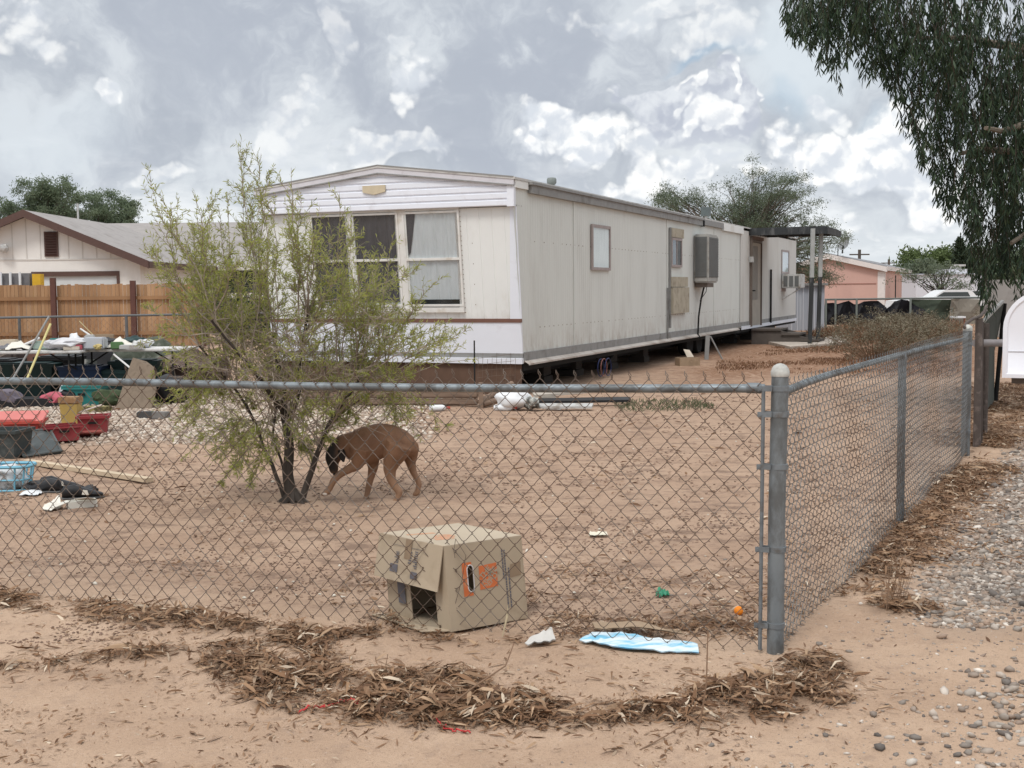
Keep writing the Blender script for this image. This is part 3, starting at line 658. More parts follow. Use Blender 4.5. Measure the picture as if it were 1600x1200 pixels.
# bottom trim: grey strip, pale flange leaning out, joist edge
mb = MB(MT); mb.box((.35, -.024, ZB+.03), (Ln, -.004, ZB+.15)); mb.build('base_strip', trimg, home)
mb = MB(MT); mb.slab([(.34, -.02, ZB+.03), (.34, -.09, ZB-.01), (SP-.4, -.09, ZB-.01), (SP-.4, -.02, ZB+.03)], (0, 0, -.014)); mb.box((.34, -.10, ZB-.035), (SP-.4, -.085, ZB-.01)); mb.build('base_flange', pm('pale_flange', (.50, .46, .42), .7, .15, 2, .1, dirt=(.3, .24, .2), dscale=1.5), home)
mb = MB(MT); mb.box((SP+.1, -.05, ZB-.05), (Ln, -.03, ZB+.04)); mb.build('base_flange', bluewhite, home)
mb = MB(MT); mb.box((.5, .6, .2), (Ln-.3, .72, .45)); mb.box((.5, 3.4, .2), (Ln-.3, 3.52, .45)); mb.box((.36, .0, .36), (Ln, Wd, .47)); mb.build('chassis', darkm, home)
# front: gable
zg = 2.735
mb = MB(MT); vs = []; n = 9; bands = np.linspace(zg, ZP, 22)
def rake(f): return ZE+(ZP-ZE)*(1-abs(f-Wd/2)/(Wd/2))
vs = []; fs = []
zz_ = []; z = zg
while z < ZP: zz_ += [(z, -.0), (z+.012, -.016), (z+.075, -.016), (z+.085, -.0)]; z += .1
zz_.append((ZP, 0))
def fr(z):  # extents of the gable at height z
    if z <= ZE: return 0.0, Wd
    k = (z-ZE)/(ZP-ZE)*Wd/2; return k, Wd-k
for (z, d) in zz_:
    a, c_ = fr(min(z, ZP-.001)); vs += [(d-.0, a, min(z, ZP)), (d-.0, c_, min(z, ZP))]
mb.add(vs, [(2*i, 2*i+1, 2*i+3, 2*i+2) for i in range(len(zz_)-1)]); mb.build('gable_panel', bluewhite, home)
mb = MB(MT); mb.slab([(-.0, 0, zg), (.34, 0, zg), (.34, Wd, zg), (-.0, Wd, zg)], (0, 0, .02)); mb.build('gable_soffit', trimg, home)
mb = MB(MT)
for (fa, za, fb, zb) in ((-.03, ZE-.0, Wd/2, ZP), (Wd/2, ZP, Wd+.03, ZE)):
    mb.slab([(-.05, fa, za+.03), (-.05, fb, zb+.03), (-.05, fb, zb-.075), (-.05, fa, za-.075)], (.028, 0, 0))
mb.build('rake_board', pinkish, home)
mb = MB(MT)
for (fa, za, fb, zb) in ((-.03, ZE-.0, Wd/2, ZP), (Wd/2, ZP, Wd+.03, ZE)):
    mb.slab([(-.058, fa, za-.072), (-.058, fb, zb-.072), (-.058, fb, zb-.09), (-.058, fa, za-.09)], (.03, 0, 0))
    mb.slab([(-.064, fa, za+.045), (-.064, fb, zb+.045), (-.064, fb, zb+.026), (-.064, fa, za+.026)], (.03, 0, 0))
mb.build('drip_edge', trimg, home)
mb = MB(MT); mb.box((-.03, -.022, zg-.01), (.045, .085, ZE-.07)); mb.build('gable_corner_trim', bluewhite, home)
f0, z0 = on_front(567, 303, -.03); f1, z1 = on_front(602, 289, -.03)
f0, f1 = min(f0, f1), max(f0, f1); fm = (f0+f1)/2
mb = MB(MT); mb.slab([(-.02, f0, z1), (-.02, f1, z1), (-.02, f1, z0+.02), (-.02, fm, z0-.02), (-.02, f0, z0+.02)], (-.022, 0, 0)); mb.build('gable_plate', pm('tan_plate', (.58, .50, .36), .7, .1, 8, .1), home)
# raked wall frame: a across, b up the rake, c outwards
Bv = (Vector((0, 0, 1))*2.24 - S_*.25).normalized(); Cv = Bv.cross(F_ax) if (Bv.cross(F_ax)).dot(S_) < 0 else F_ax.cross(Bv)
RO = OT+S_*.33+Vector((0, 0, ZB))
MR = frame(RO, F_ax, Bv, Cv); MRi = MR.inverted(); BH = 2.262
def on_rake(px, py, c_=0.0):
    d = MRi.to_3x3() @ ray(px, py); e = MRi @ EYE; t = (c_-e.z)/d.z; q = e+d*t; return q.x, q.y
# the cream wall, grooved
mb = MB(MR); prof = []; a = 0.0
while a < Wd: prof += [(a, 0), (a+.16, 0), (a+.165, -.006), (a+.175, -.006), (a+.18, 0)]; a += .2
prof = [p for p in prof if p[0] <= Wd]+[(Wd, 0)]
aL, bT = on_rake(805, 500); beltb = bT
vs = []
for (a, d) in prof: vs += [(a, beltb, d), (a, BH, d)]
mb.add(vs, [(2*i, 2*i+2, 2*i+3, 2*i+1) for i in range(len(prof)-1)]); mb.build('front_wall', white, home)
mb = MB(MR); mb.box((-.015, beltb-.035, -.01), (Wd, beltb+.02, .022)); mb.build('belt_trim', brownt, home)
b2 = on_rake(805, 552)[1]
mb = MB(MR); mb.box((-.005, b2, -.02), (Wd, beltb-.035, .012)); mb.build('lower_panel', bluewhite, home)
mb = MB(MR); mb.box((-.005, b2-.07, -.02), (Wd, b2, .016)); mb.build('base_strip', trimg, home)
mb = MB(MR); mb.box((-.005, b2-.15, -.02), (Wd, b2-.07, .05)); mb.build('base_flange', bluewhite, home)
# corner trim widening downwards
mb = MB(MR); mb.slab([(-.02, beltb+.02, .0), (-.02, BH, .0), (.075, BH, .0), (.16, beltb+.02, .0)], (0, 0, .02)); mb.build('corner_trim', bluewhite, home)
mb = MB(MT); mb.slab([(.335, .03, .0), (.335, Wd-.02, .0), (.335, Wd-.02, .47), (.335, .03, .47)], (.02, 0, 0)); mb.build('skirting', skirtm, home)
# front windows: three double-hung units in a plain white frame
glass = glassmat('window_glass', alpha=.05); curt = pm('pale_curtain', (.60, .60, .62), .9, .1, 5, .05, stretch=(6, 6, .5)); curt_dk = pm('dark_curtain', (.07, .065, .075), .9, .3, 4, .05, stretch=(4, 4, .5))
frw = pm('white_window_frame', (.74, .73, .70), .6, .08, 6, .05, dirt=(.60, .55, .48), dscale=5, damt=.4)
units = [((718, 330), (639, 478), curt), ((622, 331), (557, 478), curt_dk), ((545, 332), (497, 478), curt_dk)]
a0 = on_rake(720, 400)[0]; a1 = on_rake(486, 400)[0]; bt = on_rake(718, 326)[1]; bb = on_rake(718, 478)[1]
mb = MB(MR); mb.box((a0-.02, bt-.01, .0), (a1, bt+.05, .035)); mb.box((a0-.02, bb-.09, 0), (a1, bb-.02, .045)); mb.box((a0-.02, bb-.02, 0), (a0+.045, bt-.01, .03)); mb.box((a1-.05, bb-.02, 0), (a1, bt-.01, .03)); mb.build('window_surround', frw, home)
mb = MB(MR); mb.box((a0-.03, bt+.05, 0), (a1+.02, bt+.068, .05)); mb.build('window_drip_cap', brownt, home)
for (p0, p1, cm) in units:
    xa, yt = on_rake(*p0); xb, yb = on_rake(*p1); yt = bt-.02; yb = bb
    w_ = MB(MR); t_ = .03
    w_.box((xa, yt-t_, .006), (xb, yt, .042)); w_.box((xa, yb, .006), (xb, yb+t_, .042)); w_.box((xa, yb+t_, .006), (xa+t_, yt-t_, .042)); w_.box((xb-t_, yb+t_, .006), (xb, yt-t_, .042))
    ym = (yb+yt)/2; w_.box((xa+t_, ym-.018, .01), (xb-t_, ym+.018, .048))
    wi = w_.build('window', frw, home)
    MB(MR).box((xa+t_*.5, yb+t_*.5, .026), (xb-t_*.5, yt-t_*.5, .030)).build('pane', glass, wi)
    c_ = MB(MR); vs = []; nn = 40
    for i in range(nn+1): 
        a = xa+(xb-xa)*i/nn; d = .012+.005*math.sin(i*1.3+math.sin(i*.7)*2); vs += [(a, yb+.06, d), (a, yt, d)]
    c_.add(vs, [(2*i, 2*i+2, 2*i+3, 2*i+1) for i in range(nn)]); c_.build('curtain', cm, wi)
    if cm is curt:
        MB(MR).slab([(xb-.03, yt-.03, .0195), (xb-.21, yt-.03, .0195), (xb-.10, ym+.1, .0195), (xb-.03, ym+.02, .0195)], (0, 0, .003)).build('drape', curt_dk, wi)
        MB(MR).box((xa+.03, yb+.03, .019), (xb-.03, yb+.10, .022)).build('sill_gap', darkm, wi)
for aa, w2 in ((on_rake(630.5, 400)[0], .17), (on_rake(551, 400)[0], .13)):
    MB(MR).box((aa-w2*.55, bb-.02, 0), (aa+w2*.55, bt-.01, .03)).build('mullion', frw, home)
mb = MB(MR)
for i in range(26):
    for a in (a0-.03,): mb.box((a, bb-.1+i*.07, .0), (a+.01, bb-.09+i*.07, .006))
for i in range(5): mb.box((a0-.2, .55+i*.3, 0), (a0-.19, .56+i*.3, .004))
mb.build('screw_row', rustdot, home)['kind'] = 'stuff'
# side openings
def sbox(mb, p0, p1, f0, f1):
    (sa, za), (sb2, zb) = on_side(*p0), on_side(*p1); s0, s1 = sorted((sa, sb2)); z0, z1 = sorted((za, zb)); mb.box((s0, f0, z0), (s1, f1, z1)); return s0, s1, z0, z1
def swindow(p0, p1, frm, cm, t=.05, split=False):
    s0, s1, z0, z1 = sbox(MB(MT), p0, p1, 0, 0); m_ = MB(MT)
    m_.box((s0, -.045, z1-t), (s1, -.01, z1)); m_.box((s0, -.045, z0), (s1, -.01, z0+t)); m_.box((s0, -.045, z0+t), (s0+t, -.01, z1-t)); m_.box((s1-t, -.045, z0+t), (s1, -.01, z1-t))
    if split: m_.box(((s0+s1)/2-.02, -.04, z0+t), ((s0+s1)/2+.02, -.012, z1-t))
    wi = m_.build('window', frm, home)
    MB(MT).box((s0+t*.5, -.032, z0+t*.5), (s1-t*.5, -.028, z1-t*.5)).build('pane', glass, wi)
    MB(MT).box((s0+t*.5, -.02, z0+t*.5), (s1-t*.5, -.014, z1-t*.5)).build('curtain', cm, wi); return s0, s1, z0, z1, wi
pinkf = pm('faded_window_frame', (.36, .31, .30), .7, .15, 8, .1)
swindow((922, 350), (951, 423), pinkf, pm('white_blind', (.80, .80, .78), .8, .1, 3, .1, stretch=(8, 8, 1)), .05)
s0, s1, z0, z1, wi = swindow((1047, 371), (1063, 418), pinkf, curt_dk, .05, True)
tanm = pm('weathered_board', (.42, .38, .30), .85, .15, 5, .2, dirt=(.26, .22, .17), dscale=4)
mb = MB(MT); mb.box((s0-.02, -.05, z1+.01), (s1+.12, -.012, z1+.2)); mb.build('window_header', tanm, home)
mb = MB(MT); mb.box((s0-.14, -.05, .72), (s0-.08, -.012, z1+.2)); mb.build('vertical_batten', trimg, home)
mb = MB(MT); q = on_side(1045, 434), on_side(1070, 488); mb.box((q[0][0], -.10, q[1][1]), (q[1][0], -.012, q[0][1]-.2)); mb.box((q[0][0]-.02, -.07, q[0][1]-.19), (q[1][0]+.01, -.012, q[0][1]+.02)); mb.build('wooden_hatch', tanm, home)
s_ = on_side(1041, 500)[0]; MB(MT).tube([(s_, -.03, .5), (s_, -.03, 1.55)], .018, 6).build('wall_conduit', trimg, home)
s_ = on_side(1201, 500)[0]; MB(MT).tube([(s_, -.06, .5), (s_, -.06, on_side(1201, 421)[1])], .03, 6).build('wall_conduit', darkm, home)
# evaporative cooler hung on the wall
s0 = on_side(1083, 400)[0]; q1 = MTi @ P(1118, 400, 1); 
zt = on_side(1083, 366)[1]; zb = on_side(1083, 442)[1]
coolg = pm('cooler_grey', (.13, .135, .133), .6, .12, 5, .1, dirt=(.13, .12, .11), dscale=3); coolf = pm('cooler_frame', (.36, .355, .335), .55, .12, 6, .1, dirt=(.22, .2, .17), dscale=4)
cw_, cd_ = .95, .34
ac = MB(MT).bbox((s0, -.012-cd_, zb), (s0+cw_, -.012, zt), .03).build('cooler', coolf, home, smooth=True)
MB(MT).box((s0-.012, -cd_+.03, zb+.12), (s0+.005, -.05, zt-.06)).build('grille', coolg, ac)
MB(MT).box((s0+.04, -cd_-.022, zb+.12), (s0+cw_-.04, -cd_-.005, zt-.07)).build('grille', coolg, ac)
mb = MB(MT)
for i in range(16): mb.box((s0+.05, -cd_-.03, zb+.14+i*.055), (s0+cw_-.05, -cd_-.021, zb+.155+i*.055)); mb.box((s0-.018, -cd_+.04, zb+.14+i*.055), (s0-.011, -.06, zb+.155+i*.055))
mb.build('louvre', coolg, ac)
MB(MT).box((s0+.1, -.3, zb-.1), (s0+.7, -.02, zb-.005)).build('bracket', pm('rusty_bracket', (.16, .13, .11), .8, .2, 8, .1), ac)
MB(MT).tube([(s0+.25, -.2, zb-.05), (s0+.27, -.12, 1.3), (s0+.2, -.08, .9), (s0+.22, -.06, .5), (s0+.1, -.14, .42)], .02, 6).build('drain_hose', darkm, ac)
MB(MT).tube([(s0+.5, -.2, zb-.02), (s0+.62, -.15, zb-.2), (s0+.4, -.06, zb-.4)], .008, 5).build('cable', darkm, ac)
# door with frame
(s0, zt), (s1, zb) = on_side(1171, 378), on_side(1185, 505)
mb = MB(MT); mb.box((s0-.05, -.09, ZB), (s0+.0, -.012, ZE-.2)); mb.box((s1, -.09, ZB), (s1+.05, -.012, ZE-.2)); mb.box((s0, -.09, zt), (s1, -.012, zt+.06)); dr = mb.build('door_frame', pm('dark_door_frame', (.16, .13, .11), .7, .1, 4, .05), home)
door = MB(MT).box((s0+.01, -.055, ZB+.02), (s1-.01, -.016, zt-.01)).build('door', pm('door_beige', (.40, .36, .31), .7, .1, 3, .1), home)
mb = MB(MT)
for i in range(7): mb.box((s0+.1+i*.12, -.065, 1.2), (s0+.115+i*.12, -.056, zt-.1))
mb.build('security_bars', trimg, door); MB(MT).tube([(s0+.1, -.056, 1.45), (s0+.1, -.12, 1.45), (s0+.2, -.12, 1.45)], .02, 6).build('handle', darkm, door)
MB(MT).box((s0-.15, -.13, zt-.55), (s0-.05, -.02, zt-.40)).build('porch_light', alum, home)
MB(MT).box((s0-.03, -.1, zt+.07), (s1+.2, -.02, ZE-.18)).build('door_header', pm('rusty_header', (.17, .12, .10), .8, .2, 5, .1), home)
# rear bedroom window and the window air conditioner
s0, s1, z0, z1, wi = swindow((1220, 390), (1231, 428), pinkf, curt, .06)
acw = MB(MT).bbox((s0+.0, -.62, z0-.45), (s0+.75, -.03, z0-.02), .02).build('air_conditioner', alum, home)
mb = MB(MT)
for k in range(3): mb.box((s0-.012, -.55+k*.17, z0-.4), (s0+.004, -.43+k*.17, z0-.08))
mb.build('side_vent', coolg, acw)
MB(MT).tube([(s0+.1, -.58, z0-.46), (s0+.1, -.03, z0-.8)], .02, 5).build('support_bracket', alum, acw)
MB(MT).box((s0-.03, -.035, z0-.55), (s0+.8, -.013, z0-.45)).build('window_sill_board', pinkf, home)
# roof vents
def vent(px, py, f, r, hgt_, square=False):
    s, _ = on_side(px, py, f); zr_ = rake(f)
    if square:
        v_ = MB(MT).box((s-.12, f-.12, zr_+.3), (s+.12, f+.12, zr_+.55)).build('roof_vent', pm('vent_green_grey', (.10, .12, .12), .6, .1, 5, 0), home); MB(MT).tube([(s, f, zr_-.05), (s, f, zr_+.3)], .04, 10).build('flue', alum, v_)
    else:
        v_ = MB(MT).lathe((s, f, zr_-.02), [(r*.62, 0), (r*.62, hgt_*.6), (r*.8, hgt_*.62), (r, hgt_*.72), (r, hgt_*.92), (r*.8, hgt_), (.01, hgt_*1.03)], 16).build('roof_vent', pm('vent_grey', (.20, .22, .21), .6, .15, 8, 0), home, smooth=True)
vent(862, 290, .95, .085, .30); vent(1103, 320, 1.6, .1, .3, True)
# underneath: piers, wheels, hoses
pier_m = pm('concrete_block', (.07, .062, .055), .9, .15, 6, .2)
for s in (.9, 2.7, 4.3, 6.4, 8.6, 17.5, 20, 22.6):
    mb = MB(MT); mb.box((s-.2, .5, -.03), (s+.2, .85, .12), .01); mb.box((s-.17, .52, .125), (s+.17, .82, .32), .01); mb.build('pier', pier_m, home)
tyre = pm('perished_tyre', (.02, .02, .02), .9, .2, 10, .1); rim = pm('rusty_rim', (.20, .17, .15), .7, .2, 10, .1)
for s in (11.3, 12.2, 13.1):
    q = MT @ Vector((s, .35, .33)); ax_ = -F_ax
    t_ = MB().lathe(q-ax_*(-.0), [(.2, -.1), (.31, -.11), (.335, -.08), (.335, .08), (.31, .11), (.2, .1)], 24, axis=ax_).build('wheel', tyre, home, smooth=True)
    MB().lathe(q+ax_*.03, [(.19, 0), (.2, .04), (.15, .03), (.1, .06), (.01, .06)], 20, axis=ax_).build('rim', rim, t_, smooth=True)
hb = pm('blue_hose', (.03, .04, .12), .5, .1, 5, 0); hr = pm('pink_hose', (.30, .13, .11), .5, .1, 5, 0)
sH = on_side(930, 560)[0]
for i, (m_, o_) in enumerate(((hb, 0), (hr, .08), (hb, .22))):
    pts = [(sH+o_+.36*math.sin(t)*.5*(1 if i < 2 else .6), -.1-.03*i, .33-.30*(math.sin((t+math.pi/2)/2*1.0)**2)*(.9-.1*i)) for t in np.linspace(-math.pi/2, math.pi*1.5, 22)]
    MB(MT).tube([(sH+o_+.17*math.sin(t), -.1-.03*i, .2+.15*math.cos(t)-.0) for t in np.linspace(0, 2*math.pi, 24)], .008, 5).build('hanging_hose', m_, home)
MB(MT).tube([(sH+.4+.9*t, .1, .34-.16*math.sin(t*math.pi)) for t in np.linspace(0, 1, 14)], .025, 6).build('flexible_duct', darkm, home)
# ------------------------------------------------------------------ porch cover, steps, things beside the home
postm = pm('dark_painted_wood', (.035, .038, .040), .7, .15, 5, .15, dirt=(.12, .12, .12), dscale=6, stretch=(1, 1, .3))
pwhite = pm('worn_white_post', (.36, .37, .36), .7, .15, 6, .1)
conc = pm('concrete', (.42, .37, .32), .9, .15, 3, .2, dirt=(.28, .22, .17), dscale=2)
sA = on_side(1171, 378)[0]; pa = P(1298, 368, (MT @ Vector((sA, 0, 0))).y)
fo = (MTi @ pa).y
porch = thing('porch_cover', MT @ Vector((sA+.4, fo*.8, 0)), 'flat dark porch roof on two posts beside the mobile home door', 'porch')
mb = MB(MT); mb.box((sA-.1, fo, ZE-.05), (sA+2.6, -.1, ZE+.03)); mb.build('roof_sheet', postm, porch)
mb = MB(MT); mb.box((sA-.14, fo-.05, ZE-.17), (sA-.09, .0, ZE+.02)); mb.build('fascia', postm, porch)
mb = MB(MT); mb.box((sA-.1, fo-.05, ZE-.17), (sA+2.6, fo, ZE+.0)); mb.build('fascia', postm, porch)
mb = MB(MT)
for i in range(7): mb.box((sA+.2+i*.34, fo+.02, ZE-.14), (sA+.25+i*.34, -.05, ZE-.055))
mb.build('rafters', postm, porch)
for (px0, px1, py) in ((1263, 1271, 541), (1276, 1284, 538)):
    g0 = G((px0+px1)/2-2, py); top = P((px0+px1)/2+3, 378, g0.y)
    mb = MB(); w2 = .046
    sp0 = g0.lerp(top, .66)
    mb.hexa([(g0.x+a*w2, g0.y+c_*w2, -.02) for a, c_ in ((-1, -1), (1, -1), (1, 1), (-1, 1))] + [(sp0.x+a*w2, sp0.y+c_*w2, sp0.z) for a, c_ in ((-1, -1), (1, -1), (1, 1), (-1, 1))])
    po = mb.build('post', postm, porch)
    mb = MB(); top.z = ZE-.06; mb.hexa([(sp0.x+a*w2*1.05, sp0.y+c_*w2*1.05, sp0.z) for a, c_ in ((-1, -1), (1, -1), (1, 1), (-1, 1))] + [(top.x+a*w2*1.05, top.y+c_*w2*1.05, top.z) for a, c_ in ((-1, -1), (1, -1), (1, 1), (-1, 1))])
    mb.build('post_sleeve', pwhite, po)
def flat_slab(name, pts, h, mat, label, cat):
    q = [G(*p) for p in pts]; c_ = sum(q, Vector())/len(q)
    mb = MB(); mb.slab([(p.x, p.y, -.03) for p in q], (0, 0, h+.03)); return tag(mb.build(name, mat, None, c_), label, cat)
flat_slab('concrete_slab', [(1180, 533), (1310, 528), (1330, 538), (1235, 546)], .07, conc, 'pale concrete slab beneath the porch posts', 'slab')
flat_slab('concrete_slab', [(1285, 524), (1322, 522), (1328, 531), (1290, 534)], .10, conc, 'small pale concrete slab behind the porch posts', 'slab')
# steps at the door
st = G(1196, 541); steps = thing('entry_steps', st, 'dark wooden steps leading up to the side door under the porch', 'steps')
darkw = pm('dark_weathered_wood', (.10, .085, .075), .9, .2, 4, .2); MS = frame(MT @ Vector((sA+.1, 0, 0)), S_, F_ax, (0, 0, 1))
for i, (f0_, f1_, z) in enumerate(((-.85, -.05, .42), (-1.35, -.85, .30), (-1.85, -1.35, .14))):
    MB(MS).box((-.05, f0_, z-.05), (1.1, f1_, z)).build('tread', darkw, steps)
for s in (.0, 1.0):
    MB(MS).slab([(s, -1.85, 0), (s, -1.85, .1), (s, -.85, .37), (s, -.05, .37), (s, -.05, 0)], (.05, 0, 0)).build('stringer', darkw, steps)
def crate_at(name, px, py, w_, d_, h_, rz, mat, label, cat, group=None, tilt=0, open_top=False, inner=None, Y=None, wall=.012, taper=1.0):
    """open or closed box-like container standing on the ground at the pixel; returns root"""
    q = G(px, py) if Y is None else P(px, py, Y); q.z = hz(q.x, q.y)-.004 if Y is None else q.z
    root = thing(name, q, label, cat, group)
    M = Matrix.Translation(q) @ Matrix.Rotation(rz, 4, 'Z') @ Matrix.Rotation(tilt, 4, 'X')
    mb = MB(M); a, c_ = w_/2, d_/2; t = taper
    if open_top:
        def ring(sx, sy, z): return [(-sx, -sy, z), (sx, -sy, z), (sx, sy, z), (-sx, sy, z)]
        vs = ring(a*t, c_*t, 0)+ring(a, c_, h_)+ring(a-wall, c_-wall, h_)+ring(a*t-wall, c_*t-wall, wall)
        fs = [(3, 2, 1, 0)]
        for k in range(3): fs += [(k*4+i, k*4+(i+1) % 4, k*4+4+(i+1) % 4, k*4+4+i) for i in range(4)]
        fs.append((12, 13, 14, 15)); mb.add(vs, fs)
    else: mb.bbox((-a, -c_, 0), (a, c_, h_), min(.012, h_*.2))
    body = mb.build('body', mat, root); return root, M, body
cardb = pm('old_cardboard', (.34, .25, .17), .9, .12, 5, .1, dirt=(.24, .17, .11), dscale=4)
r_, M, bd = crate_at('cardboard_box', 1074, 571, .42, .3, .16, .2, cardb, 'small open cardboard box on the dirt beside the mobile home', 'box', open_top=True)
MB(M).slab([(.05, .14, .15), (.2, .15, .15), (.12, .2, .30), (-.02, .18, .32)], (0, .008, 0)).build('flap', pm('pale_card', (.62, .55, .46), .9, .1, 5, 0), r_)
g0 = G(1104, 562); sb = thing('support_stand', g0, 'grey metal stand leaning against the underside edge of the mobile home', 'stand')
MB().hexa([(g0.x-.05, g0.y-.02, -.02), (g0.x+.04, g0.y-.02, -.02), (g0.x+.04, g0.y+.02, -.02), (g0.x-.05, g0.y+.02, -.02), (g0.x-.02, g0.y-.02, .52), (g0.x+.07, g0.y-.02, .52), (g0.x+.07, g0.y+.02, .52), (g0.x-.02, g0.y+.02, .52)]).build('leg', trimg, sb)
MB().tube([(g0.x+.35, g0.y+.05, 0), (g0.x+.08, g0.y, .5)], .018, 6).build('leg', trimg, sb)
# logs and boards edging in front of the home
logm = pm('weathered_log', (.24, .17, .125), .9, .2, 5, .3, dirt=(.13, .09, .07), dscale=3, stretch=(.3, 2, 2))
k = 0
lbl = ['topmost of the stacked grey-brown edging boards in front of the mobile home', 'middle one of the stacked edging boards in front of the mobile home', 'lowest of the stacked edging boards in front of the mobile home']
for i, (za, zb) in enumerate(((.21, .285), (.115, .20), (.02, .105))):
    a, c_ = P(470, 620, 16.35), P(748, 620, 16.1)
    o = MB().bbox((-(c_-a).length/2, -.05, za), ((c_-a).length/2, .05, zb), .02).build('edging_board', logm, None, None)
    o.location = ((a.x+c_.x)/2, (a.y+c_.y)/2, 0); o.rotation_euler.z = math.atan2(c_.y-a.y, c_.x-a.x); tag(o, lbl[i], 'board', 'boards edging the bed')
for i, (x0, y0, z0, x1, y1, z1) in enumerate(((751, 628, .04, 800, 606, .26), (753, 632, .01, 812, 620, .12))):
    a, c_ = P(x0, y0, 16.0), P(x1, y1, 16.6); a.z, c_.z = z0+.03, z1
    lo_ = MB().tube([a, c_], [.045, .04], 10).build('log', logm, None, tuple(a), smooth=True)
    tag(lo_, ['upper round log slanting up from the end of the edging boards', 'lower round log slanting up from the end of the edging boards'][i], 'log', 'logs by the edging boards')
o = MB().box((P(748, 620, 15.95).x, 15.93, -.02), (P(755, 620, 15.95).x, 15.99, .33)).build('stake', logm, None, None); tag(o, 'short upright wooden stake at the end of the edging boards', 'stake')
# white sack and bottles in front of the home
sackm = pm('white_plastic', (.72, .74, .76), .45, .05, 4, .05); blk = pm('black_plastic', (.018, .018, .02), .45, .2, 10, .1); redp = pm('red_plastic', (.40, .07, .05), .5, .1, 6, 0)
q = G(806, 640); sk = thing('rubbish_bag', q, 'bulging white sack with black printed end lying by the log pile', 'bag')
MB().blob((q.x-.03, q.y, .13), (.24, .16, .13), .12, 3, 3).build('sack', sackm, sk, smooth=True)
MB().blob((q.x+.20, q.y-.05, .09), (.10, .12, .09), .25, 3, 5).build('printed_end', pm('black_white_print', (.5, .5, .46), .6, .2, 9, 0, dirt=(.02, .02, .02), dscale=11, damt=.75), sk, smooth=True)
def bottle(px, py, length, r, rz, label, capc):
    q = G(px, py); z = hz(q.x, q.y)+r; D = Vector((math.cos(rz), math.sin(rz), 0)); root = thing('bottle', (q.x, q.y, z-r), label, 'bottle', 'white plastic bottles on the ground')
    o_ = Vector((q.x, q.y, z))-D*length/2
    MB().lathe(o_, [(r*.85, 0), (r, .01), (r, length*.62), (r*.75, length*.72), (r*.35, length*.82)], 14, axis=D).build('body', sackm, root, smooth=True)
    MB().lathe(o_, [(r*.4, length*.815), (r*.4, length), (.005, length*1.005)], 12, axis=D).build('cap', capc, root, smooth=True)
bottle(687, 642, .27, .042, .12, 'white bottle with red cap lying alone in front of the edging boards', redp)
bottle(790, 641, .30, .042, -.18, 'white bottle with red end lying against the white sack', redp)
for i, (x0, y0, x1, y1, hh, m_, nm, lb) in enumerate(((835, 632, 975, 628, .16, pm('pale_metal_strip', (.42, .38, .33), .6, .2, 5, .1), 'metal_strip', 'pale upper strip of the metal lengths lying right of the white sack'),
                                    (835, 634, 985, 634, .05, blk, 'metal_strip', 'black lower strip of the metal lengths lying right of the white sack'),
                                    (840, 640, 925, 641, .02, alum, 'metal_strip', 'short silver strip nearest the fence, right of the white sack'))):
    a, c_ = G(x0, y0), G(x1, y1); D = (c_-a).normalized(); n_ = Vector((-D.y, D.x, 0)); mb = MB()
    mb.slab([a+Vector((0, 0, hh*.6)), c_+Vector((0, 0, hh)), c_+n_*.12+Vector((0, 0, hh+.03)), a+n_*.12+Vector((0, 0, hh*.6+.03))], (0, 0, .03))
    mb.slab([a+Vector((.1, 0, 0)), a+D*.3+Vector((0, 0, 0)), a+D*.3+n_*.08, a+n_*.08+Vector((.1, 0, 0))], (0, 0, hh*.6+.01))
    tag(mb.build(nm, m_, None, a), lb, 'metal strip', 'metal strips on the ground')
# short black stakes with garden wire near the home corner
for px, y0, lb in ((741, 532, 'thin black stake nearest the mobile home corner'), (558, 530, 'thin black stake behind the right side of the shrub'), (507, 530, 'thin black stake half hidden behind the middle of the shrub')):
    a = P(px, y0, 16.9); tag(MB().tube([(a.x, a.y, -.03), (a.x, a.y, a.z)], .012, 6).build('stake', darkm, None, (a.x, a.y, 0)), lb, 'stake', 'black garden stakes')
a, c_ = P(745, 540, 16.95), P(803, 540, 16.85); gw = MB(); D = (c_-a); 
for i in range(9): gw.tube([(a.x+D.x*i/8, a.y+D.y*i/8, .02), (a.x+D.x*i/8+.02, a.y+D.y*i/8, .62+.05*math.sin(i*2))], .0025, 4)
for j in range(7): gw.tube([(a.x, a.y, .05+j*.09), (a.x+D.x*.5, a.y, .08+j*.09), (c_.x, c_.y, .06+j*.1)], .0025, 4)
tag(gw.build('garden_wire', wire_m, None, (a.x, a.y, 0)), 'loose square garden wire standing before the white corner panel', 'wire netting')
